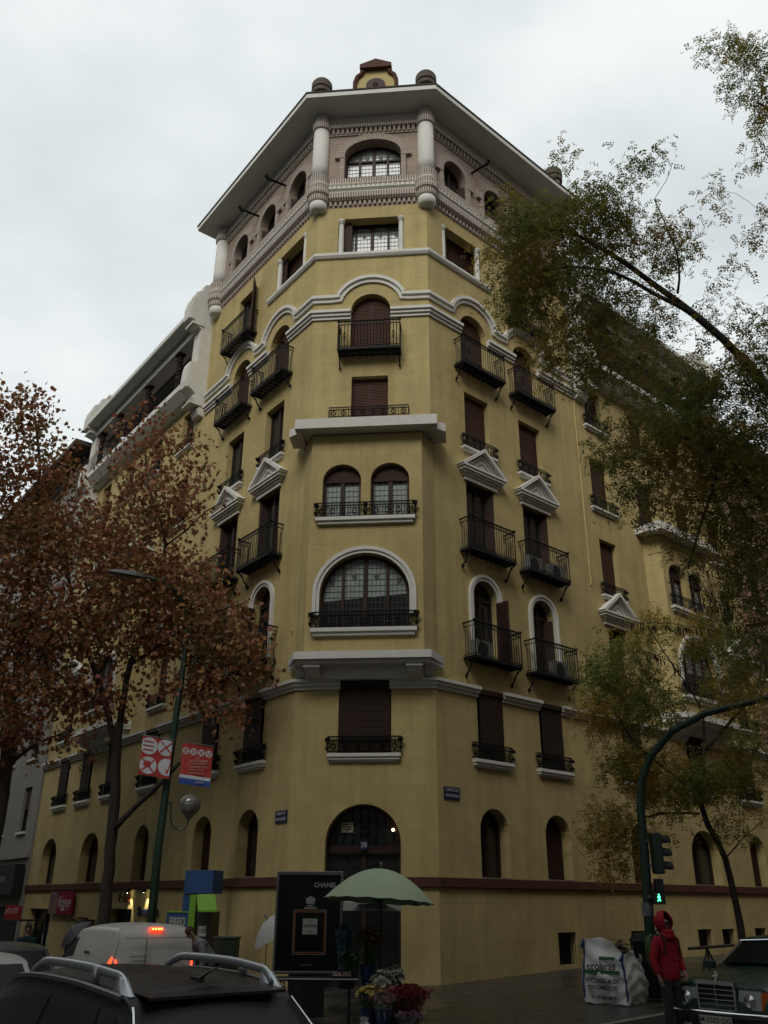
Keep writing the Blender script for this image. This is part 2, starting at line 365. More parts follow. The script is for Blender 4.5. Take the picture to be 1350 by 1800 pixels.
# end walls and roof slabs
ew = MB()
for f in 'LR':
    a, n = FM(f), None
    for u, z0, z1 in ((7.95, 18.4, 26.4), (YL if f == 'L' else YR, -2.6, 22.2)):
        s = sgn(f); ew.T = FM(f); ew.add([(s*u, 0, z0), (s*u, 9, z0), (s*u, 9, z1), (s*u, 0, z1)], [(0, 1, 2, 3)]); ew.T = None
ew.build('end_wall', M['plaster_o'], bld)
def plan(f, u, p): q = W(f, u, p, 0)-BASE; return (q.x, q.y)
def planc(k, p): q = Wc(k, p, 0)-BASE; return (q.x, q.y)
def sweep(mb, path, prof):
    """path: list of (face,u) or 'LC'/'CR'; prof: closed list of (p,h)"""
    n = len(prof); vs = []
    for q in path:
        for p, h in prof: vs.append((Wc(q, p, h) if isinstance(q, str) else W(q[0], q[1], p, h))-BASE)
    m = len(path)
    fs = [(i*n+k, i*n+(k+1) % n, (i+1)*n+(k+1) % n, (i+1)*n+k) for i in range(m-1) for k in range(n)]
    uvs = []
    acc = [0.0]
    for i in range(1, m): acc.append(acc[-1]+(Vector(vs[i*n])-Vector(vs[(i-1)*n])).length)
    for i in range(m-1):
        for k in range(n):
            h1, h2 = prof[k][1]+prof[k][0], prof[(k+1) % n][1]+prof[(k+1) % n][0]
            uvs.append([(acc[i], h1), (acc[i], h2), (acc[i+1], h2), (acc[i+1], h1)])
    fs += [tuple(range(n-1, -1, -1)), tuple(range((m-1)*n, m*n))]; uvs += [[(0, 0)]*n]*2
    mb.add(vs, fs, uvs)
def corn(z0, z1, ps):        # stepped profile from bottom z0 to top z1; ps = projections of equal steps
    out = [(0, z0)]; n = len(ps)
    for i, p in enumerate(ps):
        out += [(p, z0+(z1-z0)*i/n), (p, z0+(z1-z0)*(i+1)/n-.004)]
    return out+[(0, z1)]
# oxblood band
b = MB()
sweep(b, [('L', YL), 'LC', ('C', .93)], [(0, .335), (.07, .335), (.085, .36), (.085, .56), (0, .575)])
sweep(b, [('C', 2.84), 'CR', ('R', YR)], [(0, .335), (.07, .335), (.085, .36), (.085, .56), (0, .575)])
b.build('belt_course', M['band'], bld)
# first-floor cornice, broken by the blinds
c1 = MB(); pf = corn(5.2, 5.47, (.06, .13, .20))
def first_us(f): return sorted(u for ff, u, k in OPEN if ff == f and k == 'first')
for f, um in (('L', YL), ('R', YR)):
    us = first_us(f); e = [x for u in us for x in (u-.50, u+.50)]+[um]
    for i in range(1, len(e)-1, 2): c_ = MB(); sweep(c_, [(f, e[i]), (f, e[i+1])], pf); c_.build('cornice', M['white'], bld)
eL, eR = first_us('L')[0]-.5, first_us('R')[0]-.5
for pa_ in ([('L', eL), 'LC', ('C', 1.885-.66)], [('C', 1.885+.66), 'CR', ('R', eR)]): c_ = MB(); sweep(c_, pa_, pf); c_.build('cornice', M['white'], bld)
# fifth-floor impost cornice, broken by the arches
c5 = MB(); pf = corn(17.30, 17.62, (.06, .12, .18))
for f in 'LR':
    for a_, b_ in ((2.77, 4.15), (5.45, 7.6)): c_ = MB(); sweep(c_, [(f, a_), (f, b_)], pf); c_.build('cornice', M['white'], bld)
for pa_ in ([('L', 1.47), 'LC', ('C', 1.235)], [('C', 2.535), 'CR', ('R', 1.47)]): c_ = MB(); sweep(c_, pa_, pf); c_.build('cornice', M['white'], bld)
# arched hood moulding above it
def strip(mb, pts, t, p1, p2):
    """pts: (key,u,h) along the lower edge; key a face or a corner"""
    n = len(pts); P2 = []
    for i, (k, u, h) in enumerate(pts):
        a, c = pts[max(0, i-1)], pts[min(n-1, i+1)]
        def uu(q, ref):
            if q[0] in 'LCR' or len(q[0]) == 1: return q[1]
            return q[1]
        dx, dz = c[1]-a[1], c[2]-a[2]; l = sqrt(dx*dx+dz*dz) or 1
        P2.append((-dz/l, dx/l))
    ring = []
    for (k, u, h), (nx, nz) in zip(pts, P2):
        row = []
        for tt, p in ((0, 0), (0, p1), (t*.45, p1), (t*.55, p2), (t, p2), (t, 0)):
            if len(k) == 2: v = Wc(k, p, h+tt)
            else: v = W(k, u+nx*tt, p, h+nz*tt)
            row.append(v-BASE)
        ring.append(row)
    m = 6; vs = [v for r in ring for v in r]
    fs = [(i*m+j, i*m+(j+1) % m, (i+1)*m+(j+1) % m, (i+1)*m+j) for i in range(n-1) for j in range(m)]+[tuple(range(m-1, -1, -1)), tuple(range((n-1)*m, n*m))]
    mb.add(vs, fs)
def arc(f, c, hw, h0, rise, n=14, rev=False):
    pts = []
    for i in range(n+1):
        a = pi*(.07+.86*i/n); pts.append((f, c-hw*cos(a), h0-rise*.22+rise*1.22*sin(a)))
    return pts[::-1] if rev else pts
hm = MB()
A0 = 17.98
for f in 'LR':
    key = 'LC' if f == 'L' else 'CR'
    pts = [(key, 0.0, A0)]+[(f, .9, A0)]+arc(f, 2.12, .98, A0, .76)+[(f, 3.46, A0)]+arc(f, 4.80, .98, A0, .76)+[(f, 6.2, A0), (f, 7.7, A0)]
    # fix the normal at the corner end (pure vertical)
    strip(hm, pts, .25, .07, .14)
pts = [('LC', 0.0, A0), ('C', .6, A0)]+arc('C', 1.885, .98, A0, .76)+[('C', 3.17, A0), ('CR', WC, A0)]
strip(hm, pts, .25, .07, .14)
hm.build('arched_moulding', M['white'], bld)
# sixth-floor sill band
s6 = MB(); sweep(s6, [('L', 3.1), 'LC', 'CR', ('R', 3.1)], [(0, 19.80), (.07, 19.82), (.12, 19.90), (.12, 20.0), (0, 20.02)]); s6.build('sill_band', M['white'], bld)
# ---- brick gallery: parapet bands, frieze, columns
UE = 7.62
pth = [('L', UE), 'LC', 'CR', ('R', UE)]
g = MB(); sweep(g, pth, [(0, 22.30), (.10, 22.32), (.17, 22.40), (.17, 22.66), (0, 22.68)]); sweep(g, pth, [(0, 22.98), (.14, 22.98), (.14, 23.28), (0, 23.30)])
sweep(g, pth, [(0, 25.74), (.13, 25.76), (.13, 25.98), (0, 26.0)]); g.build('brick_band', M['soldier'], bld)
g = MB(); sweep(g, pth, [(0, 22.68), (.12, 22.69), (.2, 22.78), (.2, 22.86), (.12, 22.975), (0, 22.975)]); g.build('parapet_moulding', M['white'], bld)
g = MB()          # dentils
for f, um in (('L', UE), ('C', WC), ('R', UE)):
    nn = int(um/.17); g.T = FM(f); s = sgn(f)
    for i in range(nn):
        u = s*(i+.5)*um/nn
        g.box(u-.045, u+.045, -.09, .01, 25.50, 25.735); g.box(u-.045, u+.045, -.07, .01, 22.12, 22.295)
        g.box(u+.01, u+.055, -.215, -.1, 22.84, 22.99)
    g.T = None
sweep(g, pth, [(0, 25.45), (.05, 25.45), (.05, 25.50), (0, 25.50)])
g.build('dentil_course', M['arch_brick'], bld)
g = MB(); sweep(g, [('L', 7.95), 'LC', 'CR', ('R', 7.95)], [(-.3, 25.99), (0.02, 25.99), (0.02, 26.42), (-.3, 26.42)]); g.build('frieze', M['white'], bld)
# brick arches round the gallery windows
ab = MB()
for f, u, k in [q for q in OPEN if q[2].startswith('gallery')]:
    w_, z0, zs, zt = KIND[k]; s = sgn(f); ab.T = FM(f)
    for (o1, o2, p) in ((.0, .17, .10), (.17, .33, .05)):
        n = 22; a, bb = w_/2, zt-zs; L1 = []
        for o in (o1, o2): L1.append([(s*u-(a+o)*cos(pi*i/n), zs+(bb+o)*sin(pi*i/n)) for i in range(n+1)])
        acc = 0
        for i in range(n):
            A, B, C_, D_ = L1[0][i], L1[0][i+1], L1[1][i+1], L1[1][i]; dl_ = sqrt((C_[0]-D_[0])**2+(C_[1]-D_[1])**2)
            ab.add([(A[0], -p, A[1]), (B[0], -p, B[1]), (C_[0], -p, C_[1]), (D_[0], -p, D_[1])], [(0, 1, 2, 3)], [[(acc, .05), (acc+dl_, .05), (acc+dl_, .22), (acc, .22)]])
            ab.add([(D_[0], -p, D_[1]), (C_[0], -p, C_[1]), (C_[0], .0, C_[1]), (D_[0], .0, D_[1])], [(0, 1, 2, 3)], [[(acc, .0), (acc+dl_, .0), (acc+dl_, .1), (acc, .1)]])
            ab.add([(A[0], -p, A[1]), (B[0], -p, B[1]), (B[0], .0, B[1]), (A[0], .0, A[1])], [(0, 1, 2, 3)], [[(acc, .0), (acc+dl_, .0), (acc+dl_, .1), (acc, .1)]])
            acc += dl_
        for sd in (-1, 1):
            if o1 == 0:
                x0, x1 = s*u+sd*(a+o1), s*u+sd*(a+o2)
                ab.box(min(x0, x1), max(x0, x1), -p, 0, 23.31, zs)
    for sd in (-1, 1): x = s*u+sd*(w_/2+.2); ab.box(x-.16, x+.16, -.12, 0, zs-.14, zs-.02)
    ab.T = None
ab.build('brick_arch', M['arch_brick'], bld)
# corner columns
cols = [Wc('LC', .02, 0), Wc('CR', .02, 0), W('L', 7.42, .06, 0), W('R', 7.42, .06, 0)]
for q in cols:
    q = q-BASE; x, y = q.x, q.y
    o = MB().lathe([(.29, 23.36+EZ), (.295, 23.9+EZ), (.285, 26.39+EZ)], 24, (x, y, 0)).build('column', M['white'], bld, smooth=True)
    MB().lathe([(.30, 25.62+EZ), (.345, 25.66+EZ), (.345, 25.98+EZ), (.30, 26.0+EZ)], 24, (x, y, 0)).build('brick_ring', M['soldier'], o)
    MB().lathe([(.32, 23.0+EZ), (.37, 23.02+EZ), (.37, 23.36+EZ), (.31, 23.4+EZ)], 24, (x, y, 0)).build('brick_ring', M['soldier'], o)
    MB().lathe(
        [(.33, 22.2+EZ), (.37, 22.26+EZ), (.37, 22.44+EZ), (.42, 22.5+EZ), (.42, 22.86+EZ), (.38, 22.9+EZ)], 24, (x, y, 0)).build('brick_ring', M['soldier'], o)
    MB().lathe([(.35, 22.9+EZ), (.39, 22.92+EZ), (.37, 22.99+EZ), (.34, 23.0+EZ)], 24, (x, y, 0)).build('collar', M['white'], o, smooth=True)
    MB().lathe([(.02, 21.84+EZ), (.22, 21.85+EZ), (.29, 21.92+EZ), (.31, 22.02+EZ), (.315, 22.2+EZ)], 24, (x, y, 0)).build('column_base', M['white'], o, smooth=True)
# ---- eave and roof
OV = 1.0; U8 = 8.15
pl = [plan('L', U8, OV), planc('LC', OV), planc('CR', OV), plan('R', U8, OV)]
inn = [plan('R', U8, -9), planc('CR', -9), planc('LC', -9), plan('L', U8, -9)]
e = MB(); sweep(e, [('L', U8), 'LC', 'CR', ('R', U8)], [(-.5, 26.36), (.94, 26.36), (1.0, 26.38), (1.0, 26.58), (-.5, 26.58)])
e.build('eave', M['soffit'], bld)
r = MB(); sweep(r, [('L', U8+.05), 'LC', 'CR', ('R', U8+.05)], [(.7, 26.585), (1.03, 26.585), (1.04, 26.63), (.9, 26.66), (-4.5, 27.6), (-4.5, 27.4)])
r.build('roof', M['tile'], bld)
lr = MB()
for f, um in (('L', YL), ('R', YR)):
    lr.T = None
    q = [plan(f, 7.9, .9), plan(f, um+.3, .9), plan(f, um+.3, -6), plan(f, 7.9, -6)]
    z = 22.03+EZ
    lr.add([(q[0][0], q[0][1], z), (q[1][0], q[1][1], z), (q[2][0], q[2][1], z+1.6), (q[3][0], q[3][1], z+1.6)], [(0, 1, 2, 3)])
lr.build('roof', M['tile'], bld)
# roof-top: round dwarf chimneys, parapet and dormer
ch = [Wc('LC', .15, 0)-BASE, Wc('CR', .15, 0)-BASE, W('L', 7.3, .1, 0)-BASE, W('R', 7.1, .4, 0)-BASE]
for q in ch:
    zb = 27.0+EZ
    o = MB().lathe([(.27, zb-.6), (.27, zb+.42)], 18, (q.x, q.y, 0)).build('chimney', M['white'], bld, smooth=False)
    MB().lathe([(.30, zb+.38), (.37, zb+.42), (.38, zb+.58), (.33, zb+.62), (.39, zb+.66), (.39, zb+.94), (.34, zb+1.03), (.08, zb+1.07)], 18, (q.x, q.y, 0)).build('chimney_cap', M['roof'], o)
dm = MB(); dm.T = FM('C', 0, 0, .50)
prof_d = [(-.78, 26.75), (-.78, 27.55), (-.70, 27.85), (-.52, 28.02), (-.50, 28.22), (.50, 28.22), (.52, 28.02), (.70, 27.85), (.78, 27.55), (.78, 26.75)]
dm.prism([(1.95+x, z) for x, z in prof_d], -.05, 1.2); o = dm.build('dormer', M['plaster_o'], bld)
tr = MB(); tr.T = FM('C', 0, 0, .50)
for (x0, z0), (x1, z1) in zip(prof_d[:4], prof_d[1:5]):
    for s in (1, -1): tr.tube([(1.95+s*x0, -.10, z0), (1.95+s*x1, -.10, z1)], .085, 6)
tr.prism([(1.35, 28.18), (1.35, 28.36), (1.95, 28.62), (2.55, 28.36), (2.55, 28.18)], -.24, 1.3)
tr.build('dormer_trim', M['band'], o)
rd = MB(); rd.T = FM('C', 0, 0, .50) @ Matrix.Translation((1.95, -.06, 27.35)) @ Matrix.Rotation(pi/2, 4, 'X'); rd.lathe([(.36, 0), (.36, .07), (.30, .09)], 22); rd.build('roundel', M['tile'], o)
rd = MB(); rd.T = FM('C', 0, 0, .50) @ Matrix.Translation((1.95, -.153, 27.35)) @ Matrix.Rotation(pi/2, 4, 'X'); rd.lathe([(.11, 0), (.11, .01)], 16); rd.build('porthole', M['dark'], o)
pp = MB(); pp.T = FM('C', 0, 0, .50)
for a, b_ in ((.2, 1.15), (2.75, 3.6)):
    pp.box(a, b_, -.02, .2, 26.7, 27.05)
pp.build('parapet', M['plaster_o'], bld)
pp = MB(); pp.T = FM('C', 0, 0, .50)
for a, b_ in ((.2, 1.17), (2.73, 3.6)): pp.box(a, b_, -.06, .24, 27.05, 27.18)
pp.build('parapet_cap', M['tile'], bld)
# ---- iron poles sticking out of the brick storey (awning arms)
for f, ups in (('L', (2.45, 4.5)), ('R', (2.42,))):
    for u in ups: mb = MB(); mb.T = FM(f); s = sgn(f); mb.tube([(s*u, .02, 25.07), (s*u, -.85, 24.95)], .045, 8); mb.tube([(s*u-.0, -.72, 24.9), (s*u, -.9, 25.06)], .07, 8); mb.build('awning_arm', M['iron'], bld)

# ---- oriel bays: central one and the two on the far fronts
def oriel(face, uc, name='oriel', proj=.55, hw=1.62, hw2=1.93):
    s = sgn(face); m4 = FM(face)
    def L(u, p, z): return m4 @ Vector((s*(uc+u), -p, z))
    root = MB()
    # front panel with holes
    f = MB(); lp = [(uc-hw, 6.0), (uc-hw, 12.7), (uc+hw, 12.7), (uc+hw, 6.0)]
    holes = [loop_arch(uc-1.24, uc+1.24, 6.70, 7.72, 8.90, 24), loop_arch(uc-1.27, uc-.15, 9.98, 11.2, 11.72, 14), loop_arch(uc+.13, uc+1.25, 9.98, 11.2, 11.72, 14)]
    add_wall(f, face, lp, holes, y=-proj, depth=.3)
    for sd in (-1, 1):
        f.add([L(sd*hw, proj, 6.0), L(sd*hw2, .0, 6.0), L(sd*hw2, .0, 12.7), L(sd*hw, proj, 12.7)], [(0, 1, 2, 3)], [[(0, 6), (.6, 6), (.6, 12.7), (0, 12.7)]])
    o = f.build(name, M['plaster'], bld)
    t = MB()          # roof slab of the bay
    t.add([L(*q) for q in ((-hw-.48, proj+.42, 12.74), (hw+.48, proj+.42, 12.74), (hw+.48, proj+.42, 13.06), (-hw-.48, proj+.42, 13.06), (-hw-.48, -.1, 12.74), (hw+.48, -.1, 12.74), (hw+.48, -.1, 13.06), (-hw-.48, -.1, 13.06))],
          [(0, 1, 2, 3), (4, 5, 6, 7), (0, 1, 5, 4), (3, 2, 6, 7), (0, 3, 7, 4), (1, 2, 6, 5)])
    for sd in (-1, 1):
        x0, x1 = (hw+.30, hw+.72)
        P = [(sd*x0, proj+.30), (sd*x1, proj+.02), (sd*x1, -.15), (sd*x0, -.15)]
        t.add([L(u, p, z) for z in (12.68, 12.94) for u, p in P], [(0, 1, 2, 3), (4, 5, 6, 7)]+[(i, (i+1) % 4, 4+(i+1) % 4, 4+i) for i in range(4)])
    t.build('bay_roof', M['white'], o)
    k = MB()          # base slab on consoles
    for (e_, z0, z1) in ((.30, 5.84, 6.04), (.18, 5.74, 5.84)):
        P = [(-hw2-.2, -.02), (-hw-.05-e_*.5, proj+e_), (hw+.05+e_*.5, proj+e_), (hw2+.2, -.02)]
        k.add([L(u, p, z) for z in (z0, z1) for u, p in P], [(0, 1, 2, 3), (4, 5, 6, 7)]+[(i, (i+1) % 4, 4+(i+1) % 4, 4+i) for i in range(4)])
    P0 = [(-hw, .12), (-hw+.1, .30), (hw-.1, .30), (hw, .12)]; P1 = [(-hw-.1, .0), (-hw+.02, proj-.16), (hw-.02, proj-.16), (hw+.1, .0)]
    k.add([L(u, p, 5.42) for u, p in P0]+[L(u, p, 5.74) for u, p in P1], [(0, 1, 2, 3), (4, 5, 6, 7)]+[(i, (i+1) % 4, 4+(i+1) % 4, 4+i) for i in range(4)])
    k.build('bay_base', M['white'], o)
    for sd in (-1, 1):
        for (cx, rot) in ((hw-.26, 0), (hw+.12, 1)):
            c = MB(); c.T = m4
            pr = [(.0, 5.45), (.16, 5.43), (.36, 5.46), (.50, 5.56), (.58, 5.68), (.58, 5.75), (.0, 5.75)] if not rot else [(.0, 5.5), (.2, 5.5), (.36, 5.66), (.40, 5.84), (.0, 5.84)]
            hwid = .19 if not rot else .12
            vs = []
            for xx in (-hwid, hwid): vs += [(s*(uc+sd*cx)+xx, -p-(.06 if not rot else 0), z) for p, z in pr]
            n = len(pr); c.add(vs, [tuple(range(n)), tuple(range(2*n-1, n-1, -1))]+[(i, (i+1) % n, n+(i+1) % n, n+i) for i in range(n)])
            if not rot: c.box(s*(uc+sd*cx)-.22, s*(uc+sd*cx)+.22, -.70, -.1, 5.66, 5.74)
            c.build('console', M['white'], o)
    # white archivolt round the big window
    a = MB(); a.T = m4; n = 28
    for (o1, o2, p) in ((.0, .09, proj+.05), (.09, .19, proj+.09)):
        for i in range(n):
            q = []
            for j in (i, i+1):
                for oo in (o1, o2): q.append((s*uc-(1.24+oo)*cos(pi*j/n), 7.72+(1.18+oo)*sin(pi*j/n)))
            A, B, C_, D_ = q[0], q[1], q[3], q[2]
            a.add([(x, -p, z) for x, z in (A, B, C_, D_)]+[(x, -proj+.01, z) for x, z in (A, B, C_, D_)], [(0, 1, 2, 3), (0, 1, 5, 4), (1, 2, 6, 5), (2, 3, 7, 6), (3, 0, 4, 7)])
        for sd in (-1, 1):
            x0, x1 = sorted((s*uc+sd*(1.24+o1), s*uc+sd*(1.24+o2))); a.box(x0, x1, -p, -proj+.01, 7.1, 7.72)
    a.build('archivolt', M['white'], o)
    return o
ORI = oriel('C', 1.885); ORR = oriel('R', 13.1, name='oriel'); ORL = oriel('L', 13.4, name='oriel')
# ================================================================ windows, doors, rails (prototypes, then copies)
def outline(w_, h, sp, inset=0.0, n=12):
    """closed outline of an opening, origin at the middle of its sill"""
    a = w_/2-inset
    if sp is None: return [(-a, inset), (-a, h-inset), (a, h-inset), (a, inset)]
    return [(-a, inset)]+[(-a*cos(pi*i/n), sp+(h-sp-inset)*sin(pi*i/n)) for i in range(n+1)]+[(a, inset)]
def top_at(x, w_, h, sp):
    if sp is None: return h
    a = w_/2; q = max(0.0, 1-(x/a)**2); return sp+(h-sp)*sqrt(q)
def half_at(z, w_, h, sp):
    if sp is None or z <= sp: return w_/2
    q = max(0.0, 1-((z-sp)/(h-sp))**2); return w_/2*sqrt(q)
def frame_mb(w_, h, sp, rec, t=.07, leaves=2, transom=None, y2=.07):
    m = MB(); A, B = outline(w_, h, sp), outline(w_, h, sp, t); n = len(A)
    for i in range(n):
        j = (i+1) % n
        m.add([(A[i][0], rec, A[i][1]), (A[j][0], rec, A[j][1]), (B[j][0], rec, B[j][1]), (B[i][0], rec, B[i][1]),
               (B[j][0], rec+y2, B[j][1]), (B[i][0], rec+y2, B[i][1])], [(0, 1, 2, 3), (3, 2, 4, 5)])
    for k in range(1, leaves):
        x = -w_/2+w_*k/leaves; mw = .055 if k*2 == leaves else .04
        m.box(x-mw, x+mw, rec-.015, rec+y2, t*.5, top_at(x, w_, h, sp)-t*.6)
    if transom: hh = half_at(transom, w_, h, sp); m.box(-hh+.03, hh-.03, rec-.02, rec+y2, transom-.04, transom+.04)
    return m
def pane_mb(w_, h, sp, y): o = outline(w_, h, sp, .03); return MB().add([(x, y, z) for x, z in o], [tuple(range(len(o)))])
def lattice_mb(w_, h, sp, y, leaves=2, step=.115, z0=.0, crest=True):
    m = MB(); n = int(w_/step)
    for i in range(1, n):
        x = -w_/2+w_*i/n; tz = top_at(x, w_, h, sp)-.06
        if tz > z0+.1: m.box(x-.006, x+.006, y-.008, y, z0, tz)
    z = z0+.12
    while z < h-.08:
        hh = half_at(z, w_, h, sp)-.05; m.box(-hh, hh, y-.007, y-.001, z-.006, z+.006); z += .17
    if crest:
        for k in range(leaves):
            x = -w_/2+w_*(k+.5)/leaves; z = min(h*.72, top_at(x, w_, h, sp)-.35)
            m.prism([(x-.07, z+.08), (x+.07, z+.08), (x+.065, z-.02), (x, z-.10), (x-.065, z-.02)], y-.012, y-.004)
    return m
def blind_mb(w_, h, sp, y, z0=0.0, pitch=.055):
    m = MB(); z = z0
    while z < h-.02:
        z1 = min(z+pitch, h); hh = half_at((z+z1)/2, w_, h, sp)-.02
        if hh > .03: m.add([(-hh, y, z), (hh, y, z), (hh, y-.014, z+.006), (-hh, y-.014, z+.006), (-hh, y, z1), (hh, y, z1)], [(0, 1, 2, 3), (3, 2, 5, 4)])
        z = z1
    return m
def leaf_mb(w_, h, slats=True):                    # an open shutter leaf, hinge at x=0, lying in x,z
    m = MB(); m.box(0, w_, 0, .04, 0, h)
    if slats:
        z = .12
        while z < h-.14: m.box(.06, w_-.06, -.012, .0, z, z+.03); z += .06
    return m
def low_rail_mb(w_, h=.36, p=.10, balls=(-1, 1)):
    h += .05; m = MB(); y = -p; a = w_/2
    for z in (h, h-.10, .03): m.tube([(-a, 0, z), (-a, y, z), (a, y, z), (a, 0, z)], .015, 4)
    n = int(w_/.075)
    for i in range(n+1):
        x = -a+w_*i/n; m.tube([(x, y, .0), (x, y, h-.1)], .0105, 4)
        if i < n: m.ring((x+w_/n/2, y, h-.05), .036, .009, 8, 3)
    k = max(2, int(w_/.3))
    for i in range(k):                             # scroll motif
        x = -a+w_*(i+.5)/k; m.ring((x, y-.01, h*.38), .06, .013, 8, 4); m.ring((x, y-.01, h*.38+.09), .035, .011, 8, 4); m.ring((x, y-.01, h*.38-.08), .03, .011, 8, 4)
    return m
def rosette_mb(c, r=.085):
    m = MB(); rnd = random.Random(3)
    for i in range(16):
        v = Vector((rnd.uniform(-1, 1), rnd.uniform(-1, 1), rnd.uniform(-1, 1))).normalized()*r
        u = v.orthogonal().normalized()*r*.35; q = Vector(c)
        m.add([q, q+v*.6+u, q+v, q+v*.6-u], [(0, 1, 2, 3)])
    return m.ball(c, r*.55, 6, 5)
def balcony_parts(w_=1.96, dp=.45, hr=.99):
    s = MB(); a = w_/2
    [s.box(-a, a, -dp+dp*i/6+.012, -dp+dp*(i+1)/6-.012, -.045, -.02) for i in range(6)]
    fl = MB().box(-a-.02, a+.02, -dp-.02, -dp+.02, -.075, .01)
    for x in (-a, a): fl.box(x-.02, x+.02, -dp, 0, -.075, .01)
    n = 9
    for i in range(1, n): x = -a+w_*i/n; fl.box(x-.012, x+.012, -dp, 0, -.085, -.05)
    for i in range(1, 4): y = -dp*i/4; fl.box(-a, a, y-.01, y+.01, -.082, -.052)
    r = MB()
    for z in (hr, hr-.13, .06): r.tube([(-a, 0, z), (-a, -dp, z), (a, -dp, z), (a, 0, z)], .014 if z < hr else .024, 5)
    nb = int(w_/.10)
    for i in range(nb+1):
        x = -a+w_*i/nb; r.tube([(x, -dp, -.03), (x, -dp, hr-.13)], .0135, 4)
        if i < nb: r.ring((x+w_/nb/2, -dp, hr-.065), .045, .011, 8, 3)
    for x in (-a, a):
        for j in range(1, 5): r.tube([(x, -dp*j/5, -.03), (x, -dp*j/5, hr-.13)], .0115, 4)
        for j in range(4): r.ring((x, -dp*(j+.5)/4, hr-.065), .04, .007, 8, 3, 'x')
        r.tube([(x, -dp, -.05), (x, -dp, hr)], .02, 5)
    for i in (2, nb-2):
        x = -a+w_*i/nb; r.ring((x, -dp-.01, hr*.45), .05, .010, 8, 4); r.ring((x, -dp-.01, hr*.45+.10), .035, .009, 8, 4); r.ring((x, -dp-.01, hr*.45-.10), .035, .009, 8, 4)
    br = []
    for x in (-a+.03, a-.03):
        k = MB(); pts = []
        for i in range(15):
            t = i/14; pts.append((x, -dp*.98*(1-t)**1.25-.03+.05*sin(t*2*pi), -.08-.40*t))
        k.tube(pts, .022, 5); k.ring((x, -.06, -.50), .05, .018, 9, 5, 'x'); k.ring((x, -dp*.62, -.17), .045, .012, 8, 4, 'x')
        k.ring((x, -dp*.85, -.12), .03, .010, 8, 4, 'x'); k.ball((x, -.07, -.50), .04, 6, 5)
        br.append(k)
    return s, fl, r, br, a, dp, hr
def make_balcony():
    s, fl, r, br, a, dp, hr = balcony_parts()
    o = s.build('balcony', M['iron'], bld); fl.build('balcony_frame', M['iron'], o); r.build('railing', M['iron'], o)
    for k in br: k.build('bracket', M['iron'], o)
    for x in (-a, a): rosette_mb((x, -dp, hr+.02), .07).build('finial', M['iron'], o)
    return o
